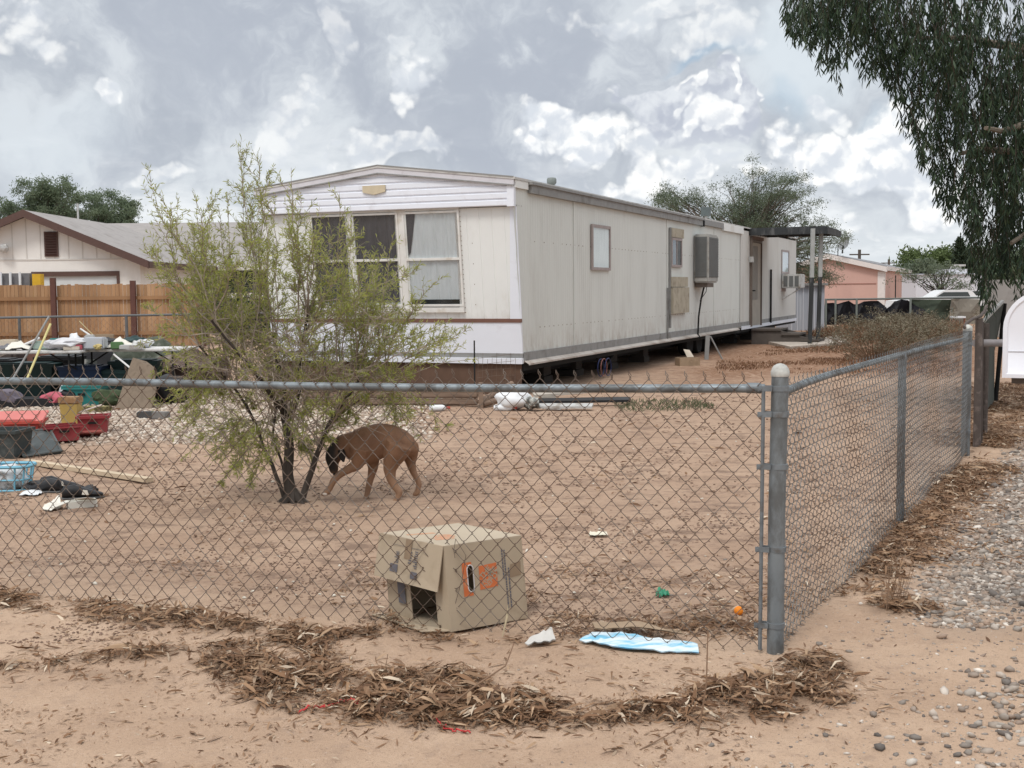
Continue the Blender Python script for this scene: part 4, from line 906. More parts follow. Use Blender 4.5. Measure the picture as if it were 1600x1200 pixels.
# ------------------------------------------------------------------ blue scrap, ball, green ribbon, red string, near litter
bl = pm('light_blue_print', (.18, .50, .70), .55, .06, 5, .05, dirt=(.75, .78, .78), dscale=5, damt=.75, stretch=(.8, 3, 1))
def sheet(name, pts, mat, label, cat, th=.004, parent=None, lift=.012, wav=.008, sub=10):
    """crumpled sheet between two rails of pixel points (front edge, back edge with heights)"""
    fr_, bk = pts; V_ = []; n = sub
    def interp(L, t):
        x = t*(len(L)-1); i = min(int(x), len(L)-2); u = x-i; return [L[i][k]*(1-u)+L[i+1][k]*u for k in range(3)]
    rows = 5
    for i in range(n+1):
        a = interp(fr_, i/n); c_ = interp(bk, i/n); A = G(a[0], a[1]); A.z = a[2]; B_ = G(c_[0], c_[1]); B_.z = c_[2]
        for j in range(rows):
            p = A.lerp(B_, j/(rows-1)); V_.append((p.x, p.y, max(0, hz(p.x, p.y))+p.z+lift+wav*mnoise.noise(Vector((i*.8, j*.9, a[0]*.1)))))
    mb = MB(); f_ = [(i*rows+j, (i+1)*rows+j, (i+1)*rows+j+1, i*rows+j+1) for i in range(n) for j in range(rows-1)]
    m_ = len(V_); mb.add(V_+[(x, y, z+th) for x, y, z in V_], [tuple(reversed(f)) for f in f_]+[tuple(q+m_ for q in f) for f in f_])
    loc = V_[0] if parent is None else None
    o = mb.build(name, mat, parent, loc, smooth=True); return tag(o, label, cat) if parent is None else o
sheet('printed_wrapper', ([(905, 1004, 0), (960, 1014, 0), (1030, 1022, 0), (1092, 1026, 0)], [(925, 994, .008), (985, 999, .012), (1050, 1010, .01), (1090, 1014, .006)]), bl, 'light blue and white printed wrapper lying on dirt under the fence', 'wrapper', wav=.015, sub=16)
sheet('cardboard_strip', ([(930, 994, .02), (1000, 996, .03), (1070, 1003, .02)], [(925, 988, .03), (1000, 989, .035), (1062, 999, .02)]), cardb, 'curled brown cardboard strip behind the blue wrapper', 'cardboard', wav=.01)
sheet('paper_scrap', ([(820, 1010, 0), (845, 1010, 0), (868, 1004, 0)], [(830, 1003, .01), (850, 998, .02), (862, 994, .025)]), pm('grey_white_paper', (.55, .53, .50), .8, .12, 8, .1), 'crumpled grey and white paper between the carton and the blue wrapper', 'paper', wav=.015)
sheet('paper_scrap', ([(920, 842, 0), (950, 842, 0)], [(922, 837, .01), (948, 837, .01)]), pm('yellowish_paper', (.66, .62, .50), .8, .1, 8, .1), 'small yellowish paper scrap lying in the yard right of the carton', 'paper')
sheet('green_ribbon', ([(1024, 936, 0), (1046, 937, 0)], [(1028, 930, .02), (1044, 932, .015)]), pm('green_foil', (.03, .22, .12), .4, .2, 10, .1), 'small crumpled green scrap on the dirt left of the orange ball', 'scrap', wav=.02)
q = G(1154, 962); ob = MB().lathe((q.x, q.y, hz(q.x, q.y)), [(.001, 0)]+[(.022*math.sin(t), .022-.022*math.cos(t)) for t in np.linspace(.2, 2.95, 10)]+[(.001, .044)], 16).build('ball', pm('orange_foam', (.85, .26, .02), .7, .1, 30, .1), None, tuple((q.x, q.y, 0)), smooth=True); tag(ob, 'small orange ball lying in the dirt near the corner post', 'ball')
redr = pm('red_twine', (.50, .05, .05), .7, .1, 20, 0)
def strand(name, pts, r, mat, label, cat, n=30, wob=.006):
    Q = [G(x, y) for x, y in pts]; out = []
    for i in range(n+1):
        t = i/n*(len(Q)-1); k_ = min(int(t), len(Q)-2); p = Q[k_].lerp(Q[k_+1], t-k_)
        p = p+Vector((mnoise.noise(Vector((i*.5, 0, 1)))*wob*3, mnoise.noise(Vector((i*.5, 3, 1)))*wob*3, 0)); p.z = hz(p.x, p.y)+.006+.022*abs(mnoise.noise(Vector((i*.3, 7, 2)))); out.append(p)
    return tag(MB().tube(out, r, 5).build(name, mat, None, tuple(out[0]), smooth=True), label, cat)
strand('red_twine', [(466, 1121), (500, 1112), (530, 1108), (548, 1106)], .0035, redr, 'left piece of red twine tangled in the leaf litter', 'twine')
strand('red_twine', [(545, 1104), (560, 1110), (575, 1114)], .0035, redr, 'short middle piece of red twine in the leaf litter', 'twine')
strand('red_twine', [(675, 1122), (690, 1136), (712, 1143), (735, 1146)], .003, redr, 'right piece of red twine trailing out of the leaf litter', 'twine')
twigm = pm('bare_twig', (.22, .14, .09), .85, .2, 10, .1)
def twig(pts, r, label, group='twigs standing in the litter'):
    q = [G(x, y) if z is None else None for x, y, z in pts]; base = q[0]; out = []
    for (x, y, z) in pts:
        if z is None: p = G(x, y); p.z = hz(p.x, p.y)
        else: p = P(x, y, base.y+z)
        out.append(p)
    tag(MB().tube(out, [r*(1-.6*i/len(out)) for i in range(len(out))], 5).build('twig', twigm, None, tuple(out[0])), label, 'twig', group)
twig([(1090, 1150, None), (1100, 1095, 0), (1104, 1065, 0), (1106, 985, .02)], .004, 'tall thin upright twig in the litter left of the corner post')
twig([(680, 1120, None), (745, 1070, .05), (790, 1040, .1), (803, 1005, .15)], .004, 'long curved twig leaning out of the litter heap below the carton')
twig([(1000, 1175, None), (1040, 1150, .1), (1080, 1125, .2)], .003, 'long straight twig lying in front of the right litter heap')
twig([(1285, 1050, None), (1300, 1040, 0), (1318, 1028, .02)], .004, 'short twig sticking out of the litter right of the corner post')
twig([(605, 1060, None), (603, 1040, 0), (606, 1022, 0)], .002, 'thin upright stalk in the litter left of the middle heap')
twig([(560, 1100, None), (585, 1080, .05), (600, 1055, .1)], .003, 'bent twig in the litter near the left red twine')
twig([(1385, 960, None), (1388, 920, 0), (1395, 860, 0)], .003, 'upright dry stalk in the leaf patch outside the side fence')
# dry seedling stalks by the side fence
sd_ = []
mbx = MB()
for i in range(26):
    q = G(1388+random.uniform(-8, 22), 955+random.uniform(-10, 4)); h_ = random.uniform(.04, .28); a = random.uniform(0, 6.28)
    mbx.tube([(q.x, q.y, hz(q.x, q.y)), (q.x+.02*math.cos(a), q.y+.02*math.sin(a), h_*.5), (q.x+.07*math.cos(a)*h_*3, q.y+.07*math.sin(a), h_)], .0013, 3)
tag(mbx.build('dry_seedling', twigm, None, tuple(G(1390, 955))), 'dry brown seedling tuft outside the side fence', 'weed')
# ------------------------------------------------------------------ the carton
C0, CR, CL = G(705, 990), G(825, 968), G(609, 962)
cart = thing('cardboard_carton', C0, 'open moving carton on its side with orange marks by the fence', 'carton')
a_ = CR-C0; b_ = CL-C0; lean = Vector((-.028, 0, 0)); H = .385
cb = pm('carton_board', (.43, .35, .255), .85, .05, 4, .06, dirt=(.31, .24, .165), dscale=3.5, damt=.4)
cbi = pm('carton_inside', (.20, .15, .10), .9, .1, 4, .05)
an, bn = a_.normalized(), b_.normalized(); T = .005; zb0 = .012
def cp(u, v, z): return C0+a_*u+b_*v+lean*(z/H)+Vector((0, 0, z+zb0))
outn_a = Vector((a_.y, -a_.x, 0)).normalized()     # outward of the front (a) face, towards the camera
outn_b = Vector((-b_.y, b_.x, 0)).normalized(); 
if outn_b.y > 0: outn_b = -outn_b
def panel(name, pts, nrm, mat=None, label=None):
    o = MB().slab(pts, nrm).build(name, mat or cb, cart); 
    if label: o['label'] = label
    return o
# front face with a handle slot: built around the hole
hu0, hu1, hz0, hz1 = .262, .335, .165, .285
def fpt(u, z): return cp(u, 0, z)
mb = MB(); N_ = -outn_a*T
for (ua, za, ub, zb2) in ((0, 0, hu0, H), (hu1, 0, 1, H), (hu0, 0, hu1, hz0), (hu0, hz1, hu1, H)): mb.slab([fpt(ua, za), fpt(ub, za), fpt(ub, zb2), fpt(ua, zb2)], N_)
mb.build('front_panel', cb, cart)
panel('top_panel', [cp(0, 0, H), cp(1, 0, H), cp(1, 1, H), cp(0, 1, H)], (0, 0, T), pm('carton_top', (.46, .385, .29), .85, .05, 4, .06))
panel('bottom_panel', [cp(0, 0, 0), cp(1, 0, 0), cp(1, 1, 0), cp(0, 1, 0)], (0, 0, -T))
panel('rear_panel', [cp(0, 1, 0), cp(1, 1, 0), cp(1, 1, H), cp(0, 1, H)], outn_a*T)
panel('end_panel', [cp(1, 0, 0), cp(1, 1, 0), cp(1, 1, H), cp(1, 0, H)], outn_b*T)
panel('corner_strip', [cp(0, 0, 0), cp(0, .20, 0), cp(0, .20, H*.93), cp(0, 0, H*.99)], -outn_b*T)
panel('side_flap', [cp(0, .61, 0), cp(0, 1, 0), cp(0, 1, H), cp(0, .61, H)], -outn_b*T)
fl = panel('hanging_flap', [cp(0, 1.03, H+.004), cp(0, -.0, H+.004), cp(0, .06, H*.47)+outn_b*.035, cp(0, 1.04, H*.50)+outn_b*.055], outn_b*T)
panel('ground_flap', [cp(0, .02, -.004), cp(0, .98, -.004), cp(0, 1.02, .01)+outn_b*.10, cp(0, .2, -.002)+outn_b*.10], (0, 0, T))
tapem = pm('brown_tape', (.29, .21, .14), .4, .05, 4, 0)
def on_flap(u, w_, lift=.0015):   # u 0..1 along (right to left), w_ 0..1 downwards
    tl, tr, br, bl_ = cp(0, 1.03, H+.004), cp(0, 0, H+.004), cp(0, .06, H*.47)+outn_b*.035, cp(0, 1.04, H*.50)+outn_b*.055
    p = tr.lerp(tl, u).lerp(br.lerp(bl_, u), w_); return p+outn_b*(T+lift)
MB().slab([on_flap(.46, -.0), on_flap(.56, 0), on_flap(.56, .45), on_flap(.46, .45)], outn_b*.0008).build('tape_strip', tapem, fl)
ink = pm('grey_ink', (.14, .135, .15), .8, .15, 30, 0); org = pm('orange_ink', (.62, .17, .06), .75, .1, 12, 0, dirt=(.5, .25, .14), dscale=14)
mb = MB()
def fl_rect(u0, w0, u1, w1): mb.slab([on_flap(u0, w0), on_flap(u1, w0), on_flap(u1, w1), on_flap(u0, w1)], outn_b*.0006)
fl_rect(.64, .62, .76, .80); fl_rect(.33, .70, .43, .86)
for i in range(9): fl_rect(.64, .33+i*.03, .64+.02+.05*random.random(), .345+i*.03); fl_rect(.35, .24+i*.045, .35+.03+.05*random.random(), .262+i*.045)
for i in range(5): fl_rect(.44, .27+i*.06, .46+.03*random.random(), .30+i*.06)
fl_rect(.30, .18, .76, .187)
mb.build('printed_marks', ink, fl)
def on_front_panel(u, z, lift=.0012): return fpt(u, z)+outn_a*lift
def fp_rect(mb, u0, z0, u1, z1, sk=.0): mb.slab([on_front_panel(u0, z0), on_front_panel(u1, z0+sk), on_front_panel(u1, z1+sk), on_front_panel(u0, z1)], outn_a*.0006)
mb = MB(); fp_rect(mb, .20, .145, .262, .30); fp_rect(mb, .262, .145, .32, .162); fp_rect(mb, .262, .288, .32, .30); mb.build('orange_print', org, cart)
# handle rim
mb = MB(); cz_, hh_ = (hz0+hz1)/2, (hz1-hz0)/2; mb.tube([on_front_panel((hu0+hu1)/2+(hu1-hu0)/2*math.cos(t)*1.08, cz_+(hh_-.02)*(1 if math.sin(t) > 0 else -1)+.022*math.sin(t), .002) for t in np.linspace(.001, 2*math.pi+.001, 24)], .0028, 5); mb.build('handle_rim', pm('white_handle_rim', (.62, .60, .60), .5, .05, 5, 0), cart)
mb = MB(); fp_rect(mb, .41, .165, .64, .275, .006); lg = mb.build('orange_logo', org, cart)
def text_on(txt, size, M, mat, parent, name='lettering', ext=.0006):
    cu = bpy.data.curves.new('t', 'FONT'); cu.body = txt; cu.size = size; cu.extrude = ext; cu.align_x = 'CENTER'; cu.align_y = 'CENTER'; cu.space_line = .72; cu.offset = size*.018
    to = bpy.data.objects.new('t', cu); COL.objects.link(to); dg = bpy.context.evaluated_depsgraph_get(); me = bpy.data.meshes.new_from_object(to.evaluated_get(dg)); bpy.data.objects.remove(to)
    me.transform(M); me.transform(Matrix.Translation(-WLOC[parent.name])); o = link_mesh(name, me, None, parent); me.materials.clear(); me.materials.append(mat); return o
ctr = on_front_panel(.525, .223, .003); Xa = a_.normalized(); Zt = Vector((0, 0, 1))
d1 = (Xa*.72+Zt*.70).normalized(); d2 = (Xa*-.70+Zt*.72).normalized(); n_ = outn_a
text_on('THE\nHOME\nDEPOT', .036, frame(ctr, d1, d2, n_), cb, lg)
mb = MB(); random.seed(5)
for c_ in (.715, .745, .785):
    z = .06 if c_ > .72 else .20
    while z < (.335 if c_ != .785 else .25):
        h_ = random.uniform(.006, .016); mb.slab([on_front_panel(c_, z), on_front_panel(c_+.018, z), on_front_panel(c_+.018, z+h_), on_front_panel(c_, z+h_)], outn_a*.0006); z += h_+.003
mb.build('printed_line', ink, cart)
mb = MB(); mb.lathe(cp(.35, .42, H+T), [(.05, 0), (.05, .0006)], 20); mb.slab([cp(.15, .3, H+T+.0002), cp(.35, .25, H+T+.0002), cp(.38, .34, H+T+.0002), cp(.18, .4, H+T+.0002)], (0, 0, .0008)); mb.slab([cp(.1, .7, H+T+.0002), cp(.4, .62, H+T+.0002), cp(.4, .68, H+T+.0002), cp(.12, .76, H+T+.0002)], (0, 0, .0008))
mb.build('orange_print', pm('faint_orange_ink', (.55, .27, .16), .8, .1, 12, 0, dirt=(.42, .33, .23), dscale=40, damt=.6), cart)
mb = MB(); mb.slab([on_front_panel(.80, .20), on_front_panel(.95, .205), on_front_panel(.96, .27), on_front_panel(.82, .262)], outn_a*.0005); mb.build('tape_patch', tapem, cart)
mb = MB(); mb.slab([cp(0, .68, .07)+(-outn_b*-.0065), cp(0, .80, .07)+outn_b*.0065, cp(0, .80, .17)+outn_b*.0065, cp(0, .68, .17)+outn_b*.0065], outn_b*.001); mb.build('printed_marks', ink, cart)
strand_pts = None
# loose wire hanging on the fence above the carton
wl = P(712, 842, 5.40); MB().tube([P(712, 842, 5.40)+Vector((.0, 0, 0)), P(728, 868, 5.40), P(722, 905, 5.41), P(700, 985, 5.42)], .0013, 4).build('loose_wire', wire_m, front)
MB().tube([P(712, 842, 5.40), P(709, 860, 5.40), P(711, 872, 5.4)], .0013, 4).build('loose_wire', wire_m, front)
mb = MB(); lf = [P(785, 995, 5.35), P(792, 965, 5.36), P(794, 945, 5.37)]; mb.tube(lf, [.002, .006, .001], 5); tag(mb.build('dry_leaf', pm('straw', (.5, .42, .28), .8, .1, 8, 0), None, tuple(lf[0])), 'pale dry leaf blade standing in front of the carton', 'leaf')
# ------------------------------------------------------------------ mailbox
mbd = 5.0; mxc = P(1631, 525, mbd); hd = math.atan2(mxc.x, mxc.y); Fm = Vector((math.sin(hd), math.cos(hd), 0)); Rm = Vector((math.cos(hd), -math.sin(hd), 0))
zb = P(1610, 590, mbd).z; zt = P(1631, 455, mbd).z; hw = .152; Hh = zt-zb
mbox = thing('mailbox', (mxc.x, mxc.y, 0), 'white arched metal mailbox at the right edge', 'mailbox')
MM = frame((mxc.x, mxc.y, zb), Rm, Fm, (0, 0, 1)); mwhite = pm('mailbox_white', (.74, .76, .82), .4, .03, 4, .02, dirt=(.62, .64, .68), dscale=2, damt=.2)
def arch(w_, h_, n=20, z0=0): 
    r_ = w_; return [(-w_, z0), (w_, z0)]+[(w_*math.cos(t), h_-r_+r_*math.sin(t)) for t in np.linspace(0, math.pi, n)]
mb = MB(MM); A1 = arch(hw, Hh); m_ = len(A1); mb.add([(x, 0.012, z) for x, z in A1]+[(x, .50, z) for x, z in A1], [tuple(range(m_-1, -1, -1)), tuple(range(m_, 2*m_))]+[(i, (i+1) % m_, m_+(i+1) % m_, m_+i) for i in range(m_)]); mb.build('body', mwhite, mbox, smooth=True)
mb = MB(MM); A2 = arch(hw+.004, Hh+.004, 20, -.004); A3 = arch(hw-.012, Hh-.012, 20, .012)
vs = [(x, 0.02, z) for x, z in A2]+[(x, -.006, z) for x, z in A2]+[(x, -.008, z) for x, z in A3]+[(x, -.002, z) for x, z in arch(hw-.018, Hh-.018, 20, .018)]
fs = [(k_*m_+i, k_*m_+(i+1) % m_, (k_+1)*m_+(i+1) % m_, (k_+1)*m_+i) for k_ in range(3) for i in range(m_)]+[tuple(range(3*m_, 4*m_))]
mb.add(vs, fs); dr_ = mb.build('door', mwhite, mbox, smooth=True)
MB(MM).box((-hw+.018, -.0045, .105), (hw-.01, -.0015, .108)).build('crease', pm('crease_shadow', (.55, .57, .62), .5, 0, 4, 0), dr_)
MB(MM).box((-.12, .03, -.03), (.12, .48, -.002)).build('mounting_board', darkw, mbox)
MB(MM).box((-.05+.05, .2, -zb-.05), (.05+.05, .3, -.03)).build('post', darkw, mbox)
# ------------------------------------------------------------------ gate and screened fence past the end post
rustp = pm('rusty_pipe', (.085, .068, .06), .7, .25, 12, .15, dirt=(.22, .18, .16), dscale=9)
scr = pm('dark_screen_mesh', (.045, .05, .043), .95, .25, 6, .2); greyp = pm('old_grey_pipe', (.24, .22, .22), .6, .15, 10, .1)
e0 = ep+FR*.1
gate = thing('pipe_gate', e0, 'rusty pipe gate with dark screen and bent top pipe past the fence end', 'gate')
q1 = P(1530, 500, 11.5); q2 = P(1541, 500, 12.6)
MB().tube([(q1.x, q1.y, -.05), (q1.x, q1.y, P(1530, 498, 11.5).z)], .035, 12).build('post', rustp, gate, smooth=True)
MB().tube([(q2.x, q2.y, -.05), (q2.x, q2.y, P(1541, 505, 12.6).z)], .035, 12).build('post', rustp, gate, smooth=True)
bp_ = [P(1507, 512, 11.0), P(1510, 505, 11.1), P(1520, 498, 11.3), P(1532, 494, 11.6), P(1538, 487, 11.8), P(1541, 478, 12)]
MB().tube(bp_, .015, 8).build('bent_pipe', rustp, gate, smooth=True)
MB().tube([P(1524, 536, 11.6), P(1585, 536, 12.2), P(1660, 537, 12.9), P(1760, 538, 13.8)], .038, 10).build('cross_pipe', greyp, gate, smooth=True)
MB().tube([Vector((P(1760, 538, 13.8).x, 13.8, -.05)), P(1760, 536, 13.8)], .045, 10).build('post', rustp, gate, smooth=True)
A, B_ = (q1.x+.02, q1.y), (q2.x+.25, q2.y+1.5)
mb = MB(); nn = 14
for k_ in range(1):
    vs = []
    for i in range(nn+1):
        t = i/nn; x = A[0]+(P(1535, 500, 12.9).x-A[0])*t; y = A[1]+(12.9-A[1])*t; w0 = .02*math.sin(i*1.9); vs += [(x+w0, y, .03), (x+w0*.5, y, P(1533, 500, y).z-.03+.02*math.sin(i*2.3))]
    m_ = len(vs); f_ = [(2*i, 2*i+2, 2*i+3, 2*i+1) for i in range(nn)]
    mb.add(vs+[(x+.015, y, z) for x, y, z in vs], f_+[tuple(q_+m_ for q_ in reversed(f)) for f in f_])
mb.build('screen', pm('brown_screen', (.075, .055, .045), .95, .3, 8, .2, dirt=(.03, .025, .02), dscale=8), gate)
# upright screened panel (green-grey) behind
pan = thing('screened_panel', (P(1545, 560, 15.5).x, 15.5, 0), 'tall tapering grey-green screened panel behind the rusty gate', 'screen panel')
c1, c2, c3, c4 = P(1536, 505, 14.6), P(1566, 474, 15.8), P(1551, 548, 15.8), P(1537, 562, 14.6)
c3.z = max(c3.z, .02)
gsc = pm('green_grey_screen', (.10, .108, .095), .95, .2, 5, .2, stretch=(6, 6, .5), dirt=(.05, .055, .045), dscale=2)
mb = MB(); mb.slab([(c4.x, c4.y, 0), (P(1552, 560, 15.8).x, 15.8, 0), c3, c2, c1], (.03, .01, 0)); mb.build('screen', gsc, pan)
MB().tube([c1+Vector((0, 0, .02)), c2+Vector((0, 0, .02))], .025, 8).build('top_rail', pm('pale_pipe', (.55, .53, .5), .6, .1, 10, 0), pan)
MB().tube([(P(1553, 560, 15.8).x+.03, 15.8, -.02), (c2.x+.03, c2.y, c2.z)], .03, 8).build('frame_bar', darkm, pan)
# ------------------------------------------------------------------ garage and house behind, left
gwall = pm('garage_wall', (.82, .80, .765), .8, .06, 1, .05, dirt=(.74, .71, .66), dscale=.6, stretch=(1, 1, .4)); fbrown = pm('fascia_brown', (.11, .065, .055), .7, .1, 4, .05)
shing = pm('grey_shingle', (.31, .29, .28), .9, .12, 5, .3, dirt=(.23, .21, .20), dscale=1.2, stretch=(.4, 1, 3))
gp = Vector((-16.5, 42, 0)); gar = thing('garage', gp, 'beige front gabled garage with brown fascia and louvred vent behind the wooden fence', 'garage')
MG = frame(gp, (1, 0, 0), (.0, 1, 0), (0, 0, 1)); hwg = 3.75; ze, zp = 2.72, 4.30
mb = MB(MG); gd0, gd1 = P(50, 430, 42).x-gp.x, P(186, 430, 42).x-gp.x; dzt = P(100, 427, 42).z
mb.box((-hwg, 0, 0), (gd0, .15, ze)); mb.box((gd1, 0, 0), (hwg, .15, ze)); mb.box((gd0, 0, dzt), (gd1, .15, ze)); mb.box((-hwg, .15, 0), (-hwg+.15, 9.9, ze)); mb.box((hwg-.15, .15, 0), (hwg, 9.9, ze))
mb.slab([(-hwg, 0.003, ze+.003), (hwg, .003, ze+.003), (0, .003, zp-.08)], (0, .15, 0)); mb.build('wall', gwall, gar)
mb = MB(MG)
for i in range(16): x = -hwg+.25+i*.48; h_ = (zp-.1-ze)*(1-abs(x)/hwg); mb.box((x, -.012, ze+.02), (x+.03, -.001, ze+max(h_-.04, .05)))
mb.box((-hwg, -.02, ze-.03), (hwg, -.001, ze+.02)); mb.build('siding_grooves', pm('groove', (.66, .63, .59), .9, .05, 4, 0), gar)
rf = MB(MG); k_ = (zp-ze)/hwg; oe = .45
for sx in (-1, 1): rf.slab([(0, -.5, zp), (sx*(hwg+oe), -.5, ze-k_*oe+.0), (sx*(hwg+oe), 10.2, ze-k_*oe), (0, 10.2, zp)], (0, 0, .09))
rf = rf.build('roof', shing, gar)
mb = MB(MG)
for sx in (-1, 1): mb.slab([(0, -.52, zp+.10), (sx*(hwg+oe), -.52, ze-k_*oe+.10), (sx*(hwg+oe), -.52, ze-k_*oe-.16), (0, -.52, zp-.16)], (0, .04, 0)); mb.box((sx*(hwg+oe)-.02, -.48, ze-k_*oe-.14), (sx*(hwg+oe)+.02, 10.2, ze-k_*oe+.08))
mb.build('fascia', fbrown, gar)
mb = MB(MG); v0, v1 = P(69, 362, 42), P(92, 401, 42)
vx0, vx1, vz0, vz1 = v0.x-gp.x, v1.x-gp.x, v1.z, v0.z
mb.box((vx0, -.05, vz0), (vx1, -.004, vz1)); vt = mb.build('gable_vent', fbrown, gar); mb = MB(MG)
for i in range(9): z = vz0+.04+i*(vz1-vz0-.06)/9; mb.slab([(vx0+.05, -.055, z), (vx1-.05, -.055, z), (vx1-.05, -.09, z+.045), (vx0+.05, -.09, z+.045)], (0, 0, .012))
mb.build('louvre', pm('louvre_brown', (.075, .04, .035), .7, .1, 4, 0), vt)
MB(MG).box((gd0+.08, .05, 0), (gd1-.08, .09, dzt-.1)).build('garage_door', pm('garage_door', (.62, .64, .64), .6, .05, 3, .05), gar)
mb = MB(MG); mb.box((gd0-.02, -.03, dzt-.1), (gd1+.02, .05, dzt+.06)); mb.box((gd1-.08, -.03, 0), (gd1+.02, .05, dzt-.1)); mb.build('door_frame', fbrown, gar)
a = P(8, 388, 41.9); MB().blob((a.x, a.y-.15, a.z), (.18, .12, .16), .2, 2, 2).build('yard_light', alum, gar)
a = P(122, 340, 48); MB().tube([(a.x, 48, 3.9), (a.x, 48, P(122, 318, 48).z)], .04, 8).build('vent_pipe', alum, gar)
# main wing
hp = Vector((-9, 55, 0)); hs = thing('house', hp, 'long low house with grey shingle roof and dark porch behind the shrub', 'house')
mb = MB(); mb.box((-15.5, 53.5, 0), (2, 60, 2.6)); mb.build('wall', gwall, hs)
mb = MB(); mb.slab([(-19, 51.2, 2.55), (3, 51.2, 2.55), (3, 55, 4.58), (-19, 55, 4.58)], (0, 0, .09)); mb.slab([(-19, 55, 4.58), (3, 55, 4.58), (3, 59, 2.7), (-19, 59, 2.7)], (0, 0, .09)); mb.build('roof', shing, hs)
MB().box((-12.3, 51.15, 2.45), (3, 51.22, 2.66)).build('fascia', pm('pale_fascia', (.62, .60, .56), .7, .08, 4, 0), hs)
MB().box((-12.0, 51.6, 1.55), (3, 53.4, 2.42)).build('porch_screen', pm('dark_green_screen', (.05, .065, .045), .9, .2, 3, 0), hs)
MB().box((-12.0, 51.55, 0), (3, 51.75, 1.5)).build('porch_wall', gwall, hs)
# yellow and white things standing by the garage
o = MB().box((P(50, 430, 39).x, 39, 0), (P(63, 430, 39).x, 39.3, P(56, 428, 39).z)).build('yellow_ladder', pm('yellow_plastic', (.62, .38, .03), .6, .1, 5, 0), None, None); tag(o, 'yellow upright case showing above the wooden fence by the garage', 'case')
rk = thing('pipe_rack', (P(20, 440, 39).x, 39, 0), 'white tube rack standing above the fence at the left edge', 'rack')
for i, px in enumerate((-14, 1, 16, 31)): MB().tube([(P(px, 430, 39).x, 39, 0), (P(px, 430, 39).x, 39, P(px, 425, 39).z)], .04, 6).build('upright', sackm, rk)
MB().box((P(-14, 430, 39.1).x, 39.1, 1.2), (P(46, 430, 39.1).x, 39.5, P(20, 427, 39.1).z)).build('grey_load', pm('grey_bundle', (.16, .16, .17), .8, .2, 4, .1), rk)
# wooden fence in panels with brown posts
fw = pm('cedar_picket', (.40, .225, .115), .8, .25, 1.2, .15, dirt=(.28, .15, .075), dscale=2, stretch=(1, 1, .35), attr=('rnd', [(.29, .165, .085), (.38, .225, .12), (.33, .195, .105), (.42, .265, .15), (.25, .14, .07)]))
fpost = pm('dark_red_post', (.11, .05, .04), .7, .15, 4, .05)
wf = thing('wooden_fence', (-13, 35, 0), 'tall orange brown wooden picket fence with dark posts before the garage', 'fence')
px_posts = [-160, 87, 211, 318]; xs_ = [P(p, 480, 35).x for p in px_posts]
for x0, x1 in zip(xs_[:-1], xs_[1:]):
    vs = []; fs = []; rn = []; x = x0+.06; mb = MB()
    while x < x1-.1:
        w_ = .105+random.uniform(-.006, .006); t_ = 1.80+random.uniform(-.025, .02)+(0.0)
        mb.box((x, 34.98+random.uniform(-.006, .006), .04), (x+w_-.009, 35.0, t_)); rn += [random.random()]*6; x += w_
    o = mb.build('picket_panel', fw, wf); at = o.data.attributes.new('rnd', 'FLOAT', 'FACE'); at.data.foreach_set('value', rn)
    MB().box((x0, 34.91, 1.36), (x1, 34.972, 1.46)).build('fence_rail', fw, wf); MB().box((x0, 34.91, .35), (x1, 34.972, .45)).build('fence_rail', fw, wf)
for i, x in enumerate(xs_): MB().box((x-.07, 34.80, 0), (x+.07, 34.93, 2.0 if i != 2 else 1.9)).build('post', fpost, wf)
# older chain link in front of it
dullp = pm('dull_far_pipe', (.13, .135, .14), .7, .15, 8, 0); bf = thing('chain_link_fence', (-8, 22, 0), 'thin far chain link fence in front of the tall wooden fence', 'fence')
x0_, x1_ = P(-40, 500, 22).x, P(480, 490, 23).x
MB().tube([(x0_, 22, 1.12), (x1_, 23.2, 1.15)], .022, 8).build('top_rail', dullp, bf)
for px in (30, 192, 350): x = P(px, 500, 22.3).x; MB().tube([(x, 22.3 if px < 100 else 22.5, -.03), (x, 22.3 if px < 100 else 22.5, 1.12)], .028, 8).build('post', dullp, bf)
fabric('wire_mesh', Vector((x0_, 22.03, 0)), Vector((x1_-x0_, 1.2, 0)).normalized(), 6.6, .05, 1.13, bf, r=.0015, cw=.12, ch=.12, barbs=False)
hg = thing('hedge', (P(370, 480, 37).x, 37, 0), 'dark green hedge behind the shrub at the end of the wooden fence', 'hedge'); pts = []; rd = []
for k in range(70): px = random.uniform(322, 470); pts.append((P(px, 480, 37).x, 37+random.uniform(-.4, .4), random.uniform(.2, 1.35))); rd.append((.35, .3, .25))
mb = MB()
for p_ in pts[::5]: mb.tube([(p_[0], p_[1], -.02), p_], .02, 4)
mb.build('stem', pm('hedge_stem', (.1, .08, .06), .9, .2, 8, 0), hg)
leaf_later = (pts, rd, hg)
